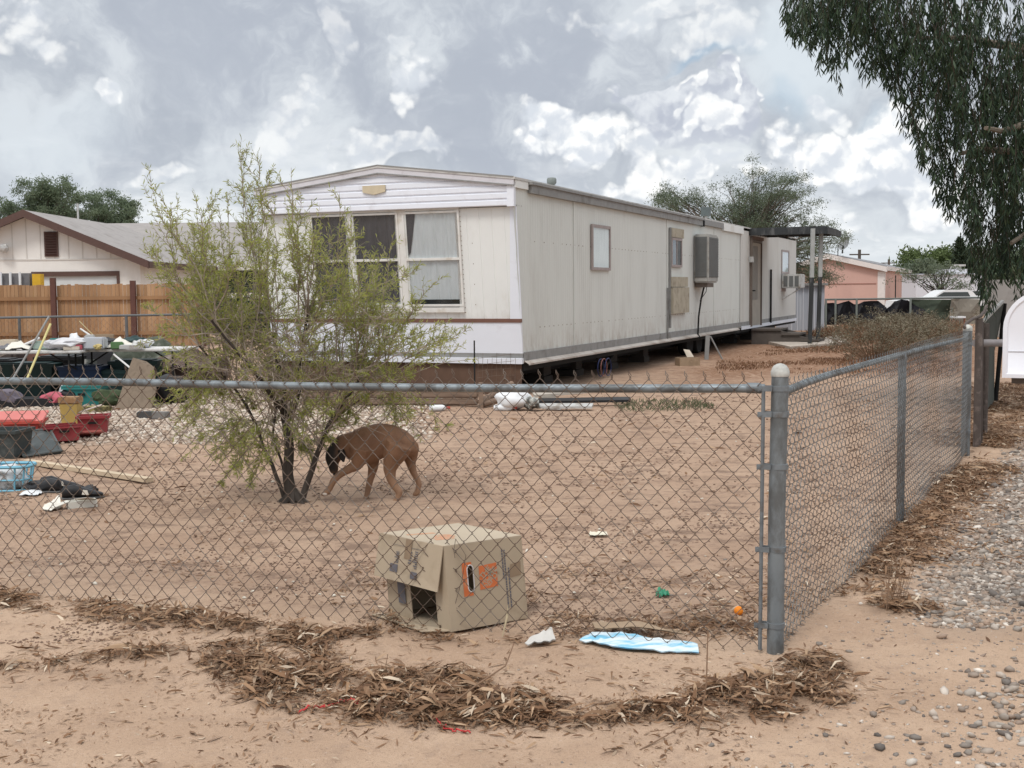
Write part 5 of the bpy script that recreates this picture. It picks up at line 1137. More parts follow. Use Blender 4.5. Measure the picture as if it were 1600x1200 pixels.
# ------------------------------------------------------------------ folding tables loaded with junk
twhite = pm('table_white', (.62, .61, .60), .6, .08, 5, .05, dirt=(.4, .37, .34), dscale=5)
def table():
    t = thing('folding_table', (0, 0, 0), '', 'table', 'folding tables with odds and ends')
    MB().bbox((-.91, -.37, .70), (.91, .37, .74), .012).build('tabletop', twhite, t)
    for sx in (-.72, .72):
        mb = MB(); mb.tube([(sx, -.3, 0), (sx, -.3, .7)], .014, 6); mb.tube([(sx, .3, 0), (sx, .3, .7)], .014, 6); mb.tube([(sx, -.3, .12), (sx, .3, .12)], .012, 6); mb.tube([(sx, 0, .45), (sx*.45, 0, .7)], .012, 6); mb.build('leg', darkm, t)
    return t
t0 = table(); tabs = [t0]+[copy_tree(t0) for _ in range(2)]
for t, px, Y, rz, lb in zip(tabs, (40, 205, -150), (17.6, 18.0, 18.2), (.02, -.05, .1), ('white folding table heaped with papers and pale tools at far left', 'white folding table heaped with clutter, right beside the leaning plywood', 'white folding table cut off by the left edge')):
    p = P(px, 545, Y); t.location = (p.x, Y, 0); t.rotation_euler.z = rz; t['label'] = lb; WLOC[t.name] = Vector((p.x, Y, 0))
def junk(name, px, py, Y, size, mat, label, cat, rz=0, kind='blob', seed=0, onz=None, jit=.2):
    p = P(px, py, Y); z = onz if onz is not None else hz(p.x, Y)
    M = Matrix.Translation((p.x, Y, z)) @ Matrix.Rotation(rz, 4, 'Z'); mb = MB(M); a, b2_, c_ = size
    if kind == 'blob': mb.blob((0, 0, c_*.5), (a/2, b2_/2, c_/2), jit, 3, seed)
    elif kind == 'box': mb.bbox((-a/2, -b2_/2, 0), (a/2, b2_/2, c_), min(a, b2_, c_)*.12)
    elif kind == 'roll': mb.lathe((-a/2, 0, c_/2), [(c_*.49, 0), (c_*.5, .01), (c_*.5, a-.01), (c_*.49, a)], 14, axis=(1, 0, .0))
    elif kind == 'tub':
        return crate_like(name, (p.x, Y, z), size, rz, mat, label, cat)
    elif kind == 'rag':
        vs = []; n = 9
        for i in range(n):
            for j in range(n):
                u, v = i/(n-1)-.5, j/(n-1)-.5; h_ = c_*max(0, 1-1.6*math.hypot(u, v))*(.5+.9*abs(mnoise.noise(Vector((i*.7+seed, j*.7, 0)))))
                vs.append((u*a, v*b2_, h_+.01))
        m_ = len(vs); f_ = [(i*n+j, (i+1)*n+j, (i+1)*n+j+1, i*n+j+1) for i in range(n-1) for j in range(n-1)]
        mb.add(vs+[(x, y, z_+.006) for x, y, z_ in vs], [tuple(reversed(f)) for f in f_]+[tuple(q_+m_ for q_ in f) for f in f_])
    return tag(mb.build(name, mat, None, (p.x, Y, z), smooth=(kind in ('blob', 'rag', 'roll'))), label, cat)
def crate_like(name, loc, size, rz, mat, label, cat, tilt=(0, 0), lid=None, taper=.85, wall=.012, fill=None):
    root = thing(name, loc, label, cat); M = Matrix.Translation(loc) @ Matrix.Rotation(rz, 4, 'Z') @ Matrix.Rotation(tilt[0], 4, 'X') @ Matrix.Rotation(tilt[1], 4, 'Y'); a, c_, h_ = size[0]/2, size[1]/2, size[2]; t = taper
    def ring(sx, sy, z): return [(-sx, -sy, z), (sx, -sy, z), (sx, sy, z), (-sx, sy, z)]
    vs = ring(a*t, c_*t, 0)+ring(a*.97, c_*.97, h_-.03)+ring(a+.015, c_+.015, h_-.03)+ring(a+.015, c_+.015, h_)+ring(a-wall, c_-wall, h_)+ring(a*t-wall, c_*t-wall, wall)
    fs = [(3, 2, 1, 0)]
    for k in range(5): fs += [(k*4+i, k*4+(i+1) % 4, k*4+4+(i+1) % 4, k*4+4+i) for i in range(4)]
    fs.append((20, 21, 22, 23)); mb = MB(M); mb.add(vs, fs); bd = mb.build('tub_body', mat, root)
    MB(M).slab([(-.05, -c_*.96-.012, h_*.55), (.05, -c_*.96-.012, h_*.55), (.05, -c_*.96-.02, h_*.68), (-.05, -c_*.96-.02, h_*.68)], (0, .01, 0)).build('grip', darkm, root)
    if lid:
        l_ = MB(M @ Matrix.Translation((0, lid[0], h_+lid[1])) @ Matrix.Rotation(lid[2], 4, 'X')); l_.bbox((-a-.02, -c_-.02, 0), (a+.02, c_+.02, .02), .006); l_.bbox((-a*.8, -c_*.8, .018), (a*.8, c_*.8, .035), .008); l_.build('lid', lid[3] if len(lid) > 3 else mat, root)
    return root
paleg = pm('pale_grey_cloth', (.56, .56, .58), .9, .12, 6, .2); offw = pm('off_white_paper', (.68, .65, .58), .9, .1, 6, .1); teal = pm('teal_plastic', (.03, .20, .19), .5, .1, 6, .05); dkt = pm('dark_green_plastic', (.018, .045, .045), .55, .15, 6, .05); navy = pm('navy_plastic', (.012, .028, .07), .5, .15, 6, .05); pinkc = pm('pink_cloth', (.42, .10, .13), .9, .2, 6, .2)
tz = .745
items = [
 ('paper_pile', 28, 540, 17.5, (.34, .3, .20), offw, 'crumpled cream papers standing on the left folding table', 'papers', .4, 'rag'),
 ('tray', 70, 540, 17.7, (.30, .22, .12), pm('sage_plastic', (.30, .38, .33), .6, .1, 5, 0), 'sage green box on the left folding table behind the poles', 'box', .1, 'box'),
 ('cloth_bundle', 100, 540, 17.5, (.55, .35, .17), paleg, 'pale grey cloth bundle between the two folding tables', 'bundle', 0, 'blob'),
 ('cloth_roll', 128, 540, 17.8, (.60, .2, .16), paleg, 'long pale grey cloth roll lying on the right folding table', 'roll', .1, 'roll'),
 ('plastic_tub', 149, 540, 17.6, (.30, .25, .17), pm('clear_tub', (.46, .48, .52), .4, .05, 5, 0), 'translucent grey tub on the right folding table', 'tub', .05, 'box'),
 ('small_box', 122, 542, 17.45, (.12, .1, .07), pinkc, 'small dark red box before the cloth roll on the table', 'box', .2, 'box'),
 ('yellow_jar', 153, 542, 17.4, (.12, .10, .08), pm('ochre_jar', (.48, .38, .16), .6, .1, 8, 0), 'small ochre jar on the near edge of the right folding table', 'jar', .2, 'blob'),
 ('black_bag', 173, 540, 17.9, (.32, .25, .14), blk, 'black bag on the right folding table', 'bag', 0, 'blob'),
 ('rag_heap', 192, 540, 17.8, (.40, .32, .22), offw, 'torn white rags peaking above the right end of the table', 'rags', 0, 'rag'),
 ('green_bag', 208, 541, 17.9, (.34, .28, .17), dkt, 'dark green bag at the right end of the folding table', 'bag', 0, 'blob'),
 ('cream_box', 14, 540, 17.8, (.25, .2, .14), pm('cream_carton', (.55, .48, .38), .8, .1, 6, 0), 'cream carton at the far left end of the table', 'box', .1, 'box'),
 ('grey_sheet', 10, 541, 17.5, (.34, .28, .10), pm('dark_grey_cloth', (.14, .14, .15), .9, .2, 6, .1), 'dark grey cloth drooping at the left end of the table', 'cloth', .1, 'rag'),
 ('teal_box', 88, 540, 17.9, (.2, .16, .15), teal, 'teal box behind the grey cloth bundle', 'box', .3, 'box'),
 ('white_jug', 116, 540, 17.9, (.14, .14, .22), sackm, 'white jug behind the pale grey cloth roll', 'jug', 0, 'blob'),
 ('brown_panel', 160, 540, 18.0, (.34, .05, .20), cardb, 'brown panel standing on its edge behind the tub', 'panel', .1, 'box'),
 ('green_box', 183, 541, 17.6, (.18, .16, .10), pm('leaf_green_box', (.10, .19, .08), .6, .1, 6, 0), 'leaf green box in front of the black bag on the table', 'box', .3, 'box'),
 ('grey_tray', 205, 541, 17.5, (.30, .2, .06), alum, 'grey metal tray at the near right of the table', 'tray', .1, 'box'),
 ('silver_pan', 216, 541, 17.8, (.2, .2, .12), alum, 'silver pan between the green bag and the white bag', 'pan', .1, 'blob'),
 ('white_bag', 225, 542, 17.9, (.26, .2, .13), sackm, 'white plastic bag hanging over the far right table corner', 'bag', 0, 'blob'),
 ('dark_tool_case', 52, 542, 17.7, (.3, .2, .08), blk, 'black tool case lying on the left folding table', 'case', .2, 'box'),
 ('metal_tin', 141, 541, 17.85, (.14, .14, .20), alum, 'silver tin standing behind the translucent tub', 'tin', .2, 'box'),
 ('striped_book', 112, 542, 17.4, (.22, .16, .05), pm('cream_book', (.5, .45, .38), .8, .1, 8, 0), 'cream book lying on the table before the grey cloth bundle', 'book', .3, 'box'),
]
for i, (n_, px, py, Y, sz, m_, lb, ct, rz, kd) in enumerate(items): junk(n_, px, py, Y, sz, m_, lb, ct, rz, kd, i*3, onz=tz)
und = [
 ('storage_tub', 45, 615, 18.2, (.95, .5, .50), dkt, 'long dark green storage tub under the left folding table', 'tub'),
 ('storage_tub', -10, 615, 18.4, (.80, .5, .55), blk, 'black storage tub under the left table at the photo edge', 'tub'),
 ('storage_tub', 96, 615, 18.5, (.60, .45, .58), blk, 'black storage tub between the long green and the navy tubs', 'tub'),
 ('storage_tub', 215, 615, 18.3, (.70, .45, .52), dkt, 'dark green storage tub at the right end under the table', 'tub'),
 ('storage_tub', 132, 612, 17.9, (.62, .45, .46), navy, 'navy blue storage tub under the right folding table', 'tub'),
 ('storage_tub', 172, 615, 18.0, (.60, .42, .40), dkt, 'short dark green storage tub right of the navy tub', 'tub'),
 ('storage_tub', 135, 618, 16.9, (.52, .38, .26), teal, 'teal tub in front of the navy tub', 'tub'),
]
for n_, px, py, Y, sz, m_, lb, ct in und:
    p = P(px, py, Y); crate_like(n_, (p.x, Y, hz(p.x, Y)), sz, random.uniform(-.06, .06), m_, lb, ct, lid=(0, 0, 0, m_))
 
for i, (n_, px, Y, sz, m_, lb, ct, kd) in enumerate([
 ('scrap_box', -8, 19.6, (1.0, .5, .66), pm('brown_black_box', (.07, .055, .05), .9, .3, 5, .2), 'tall dark brown box behind the far left tables', 'box', 'box'),
 ('scrap_box', 66, 19.9, (.8, .5, .70), pm('red_brown_box', (.20, .10, .075), .9, .2, 5, .2), 'red brown box behind the grey and yellow poles', 'box', 'box'),
 ('scrap_heap', 120, 19.8, (1.1, .6, .74), pm('dark_mixed_scrap', (.06, .065, .06), .9, .5, 9, .4, dirt=(.25, .24, .22), dscale=9, damt=.4), 'dark mixed scrap heap behind the navy tub', 'scrap', 'blob'),
 ('scrap_box', 172, 19.8, (.9, .5, .66), pm('charcoal_box', (.035, .035, .038), .8, .2, 5, .1), 'charcoal box behind the right folding table', 'box', 'box'),
 ('scrap_heap', 232, 19.4, (1.2, .6, .80), pm('green_grey_scrap', (.07, .08, .06), .9, .5, 9, .4, dirt=(.22, .22, .20), dscale=8, damt=.4), 'green grey scrap heap behind the plywood board', 'scrap', 'blob'),
 ('scrap_heap', 290, 18.9, (1.3, .6, .62), pm('red_grey_scrap', (.10, .07, .06), .9, .5, 7, .4, dirt=(.25, .22, .20), dscale=7, damt=.4), 'reddish grey scrap heap seen through the left of the shrub', 'scrap', 'blob'),
 ('white_bottle', 98, 17.5, (.10, .10, .22), sackm, 'white bottle standing between the tubs under the table', 'bottle', 'blob'),
 ('black_tray', 60, 16.7, (1.0, .5, .12), blk, 'flat black tray under the top rail in front of the left table', 'tray', 'box'),
 ('pink_bundle', 82, 16.6, (.30, .22, .20), pinkc, 'pink and red cloth bundle resting on the black tray', 'bundle', 'blob'),
 ('striped_bundle', 6, 16.5, (.42, .3, .26), pm('grey_violet_cloth', (.16, .14, .17), .9, .35, 8, .2), 'grey violet cloth heap at the left edge', 'bundle', 'blob'),
 ('black_sack', 108, 16.8, (.34, .3, .24), blk, 'black sack between the pink bundle and teal tub', 'bag', 'blob'),
 ('plant_pot_heap', 170, 16.6, (.40, .3, .24), pm('dark_green_clutter', (.05, .07, .035), .9, .5, 12, .4), 'dark leafy clutter on the pebbles left of the plywood', 'clutter', 'blob'),
 ('wood_offcuts', 150, 15.9, (.34, .2, .07), pm('yellow_black_offcut', (.30, .25, .10), .8, .3, 12, .2, dirt=(.03, .03, .02), dscale=12, damt=.7), 'yellow and black offcuts on the pebbles left of the plywood', 'offcuts', 'box'),
 ('stone_block', 247, 14.9, (.24, .14, .09), pm('grey_block', (.2, .19, .18), .9, .15, 8, .2), 'right grey stone block at the foot of the plywood', 'block', 'box'),
 ('stone_block', 226, 14.9, (.20, .14, .09), pm('dark_block', (.08, .08, .08), .9, .15, 8, .2), 'left dark stone block at the foot of the plywood', 'block', 'box'),
 ('dark_heap', 262, 16.9, (.55, .4, .40), blk, 'dark heap behind the lower left of the shrub', 'bag', 'blob'),
 ('red_scoop', 59, 17.0, (.13, .1, .10), redp, 'small bright red scoop standing above the fence rail under the table', 'scoop', 'box'),
 ('grey_cushion', 27, 14.2, (.42, .26, .13), pm('charcoal_cushion', (.045, .045, .05), .8, .2, 8, .1), 'charcoal cushion lying behind the red tote', 'cushion', 'blob'),
 ('white_debris', 76, 13.9, (.24, .16, .05), offw, 'crumpled white scraps behind the grey tote lid', 'scraps', 'rag'),
]): 
    junk(n_, px, 600, Y, sz, m_, lb, ct, random.uniform(-.2, .2), kd, i*5+2)
def pole(px0, py0, px1, py1, Y0, Y1, r, mat, label, nm='pole'):
    a, c_ = P(px0, py0, Y0), P(px1, py1, Y1); tag(MB().tube([a, c_], r, 8).build(nm, mat, None, tuple(a), smooth=True), label, 'pole', 'poles leaning on the tables')
pole(20, 592, 77, 494, 16.9, 17.35, .016, trimg, 'grey pole leaning against the left folding table')
pole(38, 602, 79, 506, 16.8, 17.3, .016, pm('yellow_pole', (.62, .55, .25), .6, .1, 8, 0), 'pale yellow pole leaning against the left folding table')
pole(-12, 561, 62, 528, 17.3, 17.6, .018, twhite, 'white pole lying across the left folding table')
pole(126, 514, 150, 530, 18.1, 17.8, .014, twhite, 'short white pole sticking up from the right folding table')
pole(124, 502, 152, 530, 18.3, 17.9, .008, pm('bamboo', (.38, .30, .16), .7, .1, 8, 0), 'thin tan cane sticking up from the right folding table')
pole(178, 554, 206, 577, 17.4, 16.9, .014, twhite, 'white pole slanting down below the right folding table')
# leaning plywood
pw = pm('bare_plywood', (.17, .128, .092), .85, .3, 3, .15, dirt=(.10, .075, .052), dscale=3, stretch=(3, 3, .5))
a, c_, d_, e_ = G(180, 641), G(236, 640), P(228, 566, 16.9), P(207, 560, 16.9)
o = MB().slab([(a.x, a.y, 0), (c_.x, c_.y, 0), (P(244, 612, 16.3).x, 16.3, P(244, 612, 16.3).z), (P(240, 575, 16.7).x, 16.7, P(240, 575, 16.7).z), d_, e_, P(196, 590, 16.6)], (0, .03, .01)).build('plywood_board', pw, None, (a.x, a.y, 0)); tag(o, 'tall weathered plywood board leaning at the right of the tables', 'board')
# ------------------------------------------------------------------ totes nearer the fence
redt = pm('faded_red_tote', (.50, .075, .055), .55, .1, 5, .05, dirt=(.40, .13, .10), dscale=5); maroon = pm('maroon_tote', (.26, .035, .04), .55, .1, 5, .05, dirt=(.20, .06, .06), dscale=5); gyt = pm('grey_green_tote', (.045, .055, .055), .6, .15, 6, .05, dirt=(.10, .11, .11), dscale=6)
q = G(24, 688); crate_like('storage_tote', (q.x, q.y, 0), (.58, .34, .22), .15, redt, 'bright red storage tote with skewed lid at the left edge', 'tote', lid=(.03, .01, .25, pm('pink_red_lid', (.55, .17, .15), .6, .1, 5, 0)))
q = G(97, 690); crate_like('storage_tote', (q.x, q.y, 0), (.34, .30, .16), .55, maroon, 'low maroon tote lying just right of the grey tote lid', 'tote', tilt=(-.15, .0), lid=(0, 0, .05, maroon))
q = G(147, 676); crate_like('storage_tote', (q.x, q.y, 0), (.33, .26, .20), .25, maroon, 'upright maroon tote with pale flap, rightmost of the red totes', 'tote', lid=None); q = G(140, 664); o = MB(Matrix.Translation((q.x+.06, q.y-.25, .20)) @ Matrix.Rotation(.35, 4, 'Z') @ Matrix.Rotation(-.30, 4, 'Y')).slab([(-.15, -.03, 0), (.17, -.05, 0), (.18, .05, .0), (-.12, .06, 0)], (0, 0, .008)).build('cardboard_flap', pm('dusty_pink_flap', (.48, .40, .36), .8, .1, 5, 0), None, (q.x, q.y, .2)); tag(o, 'dusty pink flap lying across the top of the upright maroon tote', 'cardboard')
q = G(128, 684); o = MB(Matrix.Translation((q.x, q.y, .02)) @ Matrix.Rotation(.5, 4, 'Z') @ Matrix.Rotation(-.3, 4, 'X')).bbox((-.2, -.14, 0), (.2, .14, .03), .008).build('tote_lid', pm('ribbed_red_lid', (.33, .09, .075), .6, .1, 5, 0), None, (q.x, q.y, 0)); tag(o, 'faded red lid lying between the two maroon totes', 'lid')
q = G(112, 668); bk_ = thing('yellow_bin', (q.x, q.y, 0), 'ochre yellow bin with brown rusty lid standing among the totes', 'bin')
MB(Matrix.Translation((q.x, q.y, 0))).hexa([(-.085, -.07, 0), (.085, -.07, 0), (.085, .07, 0), (-.085, .07, 0), (-.10, -.09, .28), (.10, -.09, .28), (.10, .09, .28), (-.10, .09, .28)]).build('bin_body', pm('ochre_plastic', (.42, .29, .09), .6, .1, 5, .05), bk_)
MB(Matrix.Translation((q.x, q.y, 0))).bbox((-.115, -.10, .282), (.115, .10, .36), .012).build('lid', pm('rusty_brown_lid', (.28, .16, .08), .8, .2, 9, .1, dirt=(.4, .3, .18), dscale=9), bk_)
# grey-green tote tipped up with its lid
q = G(8, 716); crate_like('storage_tote', (q.x-.05, q.y+.1, 0), (.42, .36, .27), -.1, gyt, 'grey green storage tote at the left edge behind its fallen lid', 'tote')
A, B_, C_, D_ = G(38, 717), G(96, 708), P(78, 674, 12.6), P(6, 680, 12.6)
gl_ = thing('tote_lid', A, 'dark grey green tote lid propped up against the red tote', 'lid'); nrm_ = (B_-A).cross(D_-A).normalized()*.02
if nrm_.y > 0: nrm_ = -nrm_
MB().slab([A, B_, C_, D_], nrm_).build('panel', gyt, gl_)
for p0, p1 in ((A, B_), (B_, C_), (C_, D_), (D_, A)): MB().tube([p0+nrm_*1.2, p1+nrm_*1.2], .014, 6).build('rim', pm('tote_rim', (.075, .085, .085), .55, .1, 6, 0), gl_)
cen = (A+B_+C_+D_)/4; MB().slab([cen+(A-cen)*.5+nrm_*1.1, cen+(B_-cen)*.5+nrm_*1.1, cen+(B_-cen)*.4+(C_-cen)*.1+nrm_*1.1, cen+(A-cen)*.4+(D_-cen)*.1+nrm_*1.1], nrm_*.5).build('latch', gyt, gl_)
# light blue basket tipped over, with white filling
q = G(14, 766); sky_b = pm('sky_blue_plastic', (.17, .42, .55), .5, .08, 5, 0); bq = Matrix.Translation((q.x, q.y, .0)); bt_ = thing('laundry_basket', (q.x, q.y, 0), 'light blue basket full of white cloth at the left edge', 'basket')
mb = MB(bq); n = 20; prof = []
for (z, k) in ((0, .80), (.19, .98)):
    prof.append([(k*.19*math.copysign(abs(math.cos(t))**.5, math.cos(t)), k*.13*math.copysign(abs(math.sin(t))**.5, math.sin(t)), z) for t in np.linspace(0, 2*math.pi, n, endpoint=False)])
rimp = [(1.04*x, 1.04*y, .20) for x, y, z in prof[1]]
mb.tube(rimp+[rimp[0]], .014, 6); mb.tube([(x, y, .01) for x, y, z in prof[0]]+[prof[0][0]], .01, 6)
for i in range(n):
    if i % 2 == 0: mb.tube([prof[0][i], prof[1][i]], .008, 5)
mb.tube([tuple((Vector(a)+Vector(b3))/2) for a, b3 in zip(prof[0], prof[1])]+[tuple((Vector(prof[0][0])+Vector(prof[1][0]))/2)], .007, 5)
mb.build('basket_frame', sky_b, bt_, smooth=True); MB(bq).blob((0, 0, .09), (.155, .105, .11), .12, 3, 8).build('cloth_filling', pm('white_grey_cloth', (.55, .56, .57), .9, .3, 12, .3, dirt=(.12, .12, .11), dscale=14, damt=.5), bt_, smooth=True)
# long plank
A, B_ = G(36, 727), G(228, 757); D = (B_-A).normalized(); n2_ = Vector((-D.y, D.x, 0)); o = MB().slab([A, B_, B_+n2_*.07, A+n2_*.07], (0, 0, .035)).build('plank', pm('pale_plank', (.52, .42, .30), .8, .1, 3, .1, stretch=(1, 3, 3)), None, (A.x, A.y, 0)); tag(o, 'long pale wooden plank lying in the dirt left of the shrub', 'plank'); o.location.z = .015
# shoes
def shoe(px, py, rz, label):
    q = G(px, py); root = thing('shoe', (q.x, q.y, hz(q.x, q.y)), label, 'shoe', 'black shoes on the dirt'); M = Matrix.Translation((q.x, q.y, hz(q.x, q.y))) @ Matrix.Rotation(rz, 4, 'Z')
    def sec(x, w_, z0_, z1_, n=10): return [(x, w_*math.cos(t), z0_+(z1_-z0_)*(.5+.5*math.sin(t))) for t in np.linspace(0, 2*math.pi, n, endpoint=False)]
    def loft(L, m_, nm):
        mb = MB(M); n = 10; vs = sum(L, []); k = len(L); mb.add(vs, [(i*n+j, i*n+(j+1) % n, (i+1)*n+(j+1) % n, (i+1)*n+j) for i in range(k-1) for j in range(n)]+[tuple(range(n-1, -1, -1)), tuple((k-1)*n+j for j in range(n))]); mb.build(nm, m_, root, smooth=True)
    loft([sec(-.14, .02, .02, .08), sec(-.125, .036, .015, .105), sec(-.05, .04, .015, .115), sec(.02, .045, .015, .085), sec(.09, .048, .015, .06), sec(.14, .035, .015, .045), sec(.155, .01, .02, .035)], blk, 'upper')
    loft([sec(-.145, .03, 0, .02), sec(-.05, .04, 0, .018), sec(.08, .05, 0, .018), sec(.15, .032, 0, .018), sec(.162, .01, .004, .014)], pm('shoe_sole', (.10, .10, .10), .7, .1, 8, 0), 'sole')
    MB(M).slab([(.0, -.046, .04), (.05, -.048, .035), (.04, -.047, .07), (.01, -.045, .075)], (0, -.003, 0)).build('patch', offw, root)
shoe(70, 772, 2.9, 'left one of two black shoes near the blue basket'); shoe(92, 769, .2, 'middle black shoe touching the left one, near the plank end'); shoe(128, 781, .35, 'black shoe next to the white flattened cartons')
q = G(60, 779); sheet('pale_flap', ([(30, 779, 0), (55, 780, 0), (66, 776, 0)], [(38, 774, .01), (56, 772, .01), (64, 770, .01)]), sackm, 'small white flattened packet left of the black shoes', 'packet')
cw2 = pm('white_carton', (.60, .58, .52), .8, .1, 6, .1)
r_, M, bd = crate_at('flattened_carton', 128, 796, .20, .10, .05, .5, cw2, 'crushed white carton lying in front of the black shoe', 'carton', open_top=True); MB(M).slab([(-.1, -.05, .05), (-.2, -.07, .02), (-.22, -.02, .02), (-.1, .03, .05)], (0, 0, .004)).build('flap', cw2, r_); MB(M).slab([(.1, -.04, .05), (.03, -.1, .08), (-.06, -.06, .07), (.0, -.02, .05)], (0, 0, .004)).build('flap', cw2, r_)
sheet('paper_scrap', ([(66, 800, 0), (80, 804, 0), (96, 800, 0)], [(70, 796, .01), (84, 792, .03), (94, 788, .04)]), offw, 'cream paper scrap at the lower left of the crushed white carton', 'paper', wav=.012)
for i, (px, py, lb) in enumerate(((48, 762, 'black bag crumpled behind the left black shoe'), (118, 768, 'black strap bundle behind the right black shoe'))):
    q = G(px+14, py+8); tag(MB().blob((q.x, q.y, hz(q.x, q.y)+.035), (.10, .07, .05), .3, 3, i+4).build('crumpled_bag', blk, None, (q.x, q.y, 0), smooth=True), lb, 'bag')
# ------------------------------------------------------------------ background right: pink home, shed, fence with tarps, trailer, car
pink = pm('pink_siding', (.54, .35, .30), .8, .05, .6, .05, dirt=(.48, .31, .27), dscale=.4, stretch=(1, 1, .3)); pwt = pm('pale_trim', (.66, .62, .60), .7, .06, 4, 0)
YP = 78; c0 = P(1382, 440, YP); ph = thing('mobile_home', (c0.x, YP, 0), 'pink mobile home with pale corner trim and low pitched roof in the background', 'mobile home')
q2 = P(1430, 440, 1); r430 = q2.x/q2.y
# side runs back along direction so that its far end shows at px 1430
Ls = 20; dirs = Vector((math.sin(R(22)), math.cos(R(22)), 0)); 
# length solving (c0.x+s*dx)/(YP+s*dy)=r430
sL = (r430*YP-c0.x)/(dirs.x-r430*dirs.y) if abs(dirs.x-r430*dirs.y) > 1e-4 else 20
sL = min(max(sL, 8), 40); fd = Vector((-dirs.y, dirs.x, 0)); MPk = frame((c0.x, YP, 0), dirs, fd, (0, 0, 1)); wp = 6.6; zep = P(1387, 419, YP).z; zap = P(1316, 398, YP+1).z
mb = MB(MPk); mb.box((0, 0, .3), (sL, wp, zep)); mb.slab([(0.003, 0, zep), (.003, wp, zep), (.003, wp*.54, zap)], (.2, 0, 0)); mb.build('wall', pink, ph)
mb = MB(MPk)
for (fa, za, fb, zb_) in ((-.15, zep, wp*.54, zap), (wp*.54, zap, wp+.2, zep-.1)): mb.slab([(-.25, fa, za), (sL+.2, fa, za), (sL+.2, fb, zb_), (-.25, fb, zb_)], (0, 0, .12))
mb.build('roof', pm('dark_grey_roof', (.20, .20, .21), .8, .1, 2, 0), ph)
mb = MB(MPk)
for (fa, za, fb, zb_) in ((-.18, zep-.02, wp*.54, zap-.02), (wp*.54, zap-.02, wp+.2, zep-.12)): mb.slab([(-.3, fa, za+.1), (-.3, fb, zb_+.1), (-.3, fb, zb_-.22), (-.3, fa, za-.22)], (.05, 0, 0))
mb.slab([(-.3, -.2, zep-.15), (sL+.2, -.2, zep-.15), (sL+.2, -.2, zep+.12), (-.3, -.2, zep+.12)], (0, .05, 0)); mb.build('fascia', pwt, ph)
mb = MB(MPk); mb.box((-.03, -.03, .3), (-.001, .42, zep-.2)); mb.box((-.03, -.035, .3), (.3, -.005, zep-.2)); mb.build('corner_trim', pwt, ph)
MB(MPk).box((-.03, .5, zep-1.0), (-.004, wp, zep-.95)).build('wall_seam', pm('dark_pink_seam', (.30, .15, .12), .8, .1, 2, 0), ph)
mb = MB(MPk); mb.box((sL*.28, -.03, .3), (sL*.30, -.004, zep-.4)); mb.box((sL*.52, -.03, 1.2), (sL*.6, -.004, 1.5)); mb.box((sL*.70, -.3, 1.2), (sL*.72, -.004, zep-.3)); mb.build('pipes', darkm, ph)
a, b3 = P(1411, 454, YP+3), P(1424, 464, YP+3); MB().box((a.x, YP+2, b3.z), (b3.x, YP+3.2, a.z)).build('cooler_unit', darkm, ph)
# satellite dish
dp = P(1316, 396, YP+.5); dish = thing('satellite_dish', dp, 'small satellite dish on the ridge of the pink mobile home', 'dish')
MB().tube([dp, dp+Vector((.05, 0, .5))], .05, 6).build('mast', darkm, dish); ax_ = Vector((-.8, -.45, .35)).normalized(); 
MB().lathe(dp+Vector((.12, 0, .62)), [(.01, .1), (.2, .07), (.36, .02), (.45, -.05), (.36, .04), (.2, .09), (.01, .12)], 18, axis=-ax_).build('reflector', pm('dish_grey', (.25, .26, .27), .6, .1, 5, 0), dish, smooth=True)
MB().tube([dp+Vector((.1, 0, .45)), dp+Vector((-.5, -.2, .75))], .025, 5).build('feed_arm', darkm, dish)
d2_ = P(1313, 390, YP+.2); tag(MB().tube([(d2_.x-.15, YP+.2, zap-.1), (d2_.x-.15, YP+.2, P(1313, 382, YP).z)], .03, 5).build('antenna_mast', darkm, None, (d2_.x, YP, zap)), 'thin mast beside the satellite dish', 'mast')
for px, py, Y, lb in ((1343, 390, 110, 'distant utility pole just above the pink mobile home roof'), (1389, 405, 140, 'tiny distant pole right above the pink roof end')):
    p = P(px, py, Y); u_ = thing('utility_pole', (p.x, Y, 0), lb, 'pole'); MB().tube([(p.x, Y, 0), (p.x, Y, p.z)], .14, 6).build('shaft', darkw, u_); MB().box((p.x-.9, Y-.05, p.z-.5), (p.x+.9, Y+.05, p.z-.38)).build('crossarm', darkw, u_)
# grey-blue shed right behind the home
shd = thing('shed', P(1270, 530, 43), 'pale blue grey metal shed behind the far end of the white mobile home', 'shed'); shm = pm('blue_grey_metal', (.30, .32, .36), .6, .06, 3, .05, dirt=(.4, .42, .45), dscale=2, stretch=(3, 3, .3))
xa, xb = P(1236, 500, 43).x, P(1288, 500, 43).x; zs = P(1265, 446, 43).z; mb = MB(); mb.box((xa, 43, 0), (xb, 45.5, zs)); mb.build('wall', shm, shd)
mb = MB(); x = xa
while x < xb-.02: mb.box((x, 42.97, 0), (x+.04, 42.998, zs)); x += .2
mb.build('ribs', pm('shed_rib', (.42, .44, .48), .6, .05, 3, 0), shd); MB().box((xa-.05, 42.85, zs), (xb+.08, 45.6, zs+.08)).build('roof', trimg, shd)
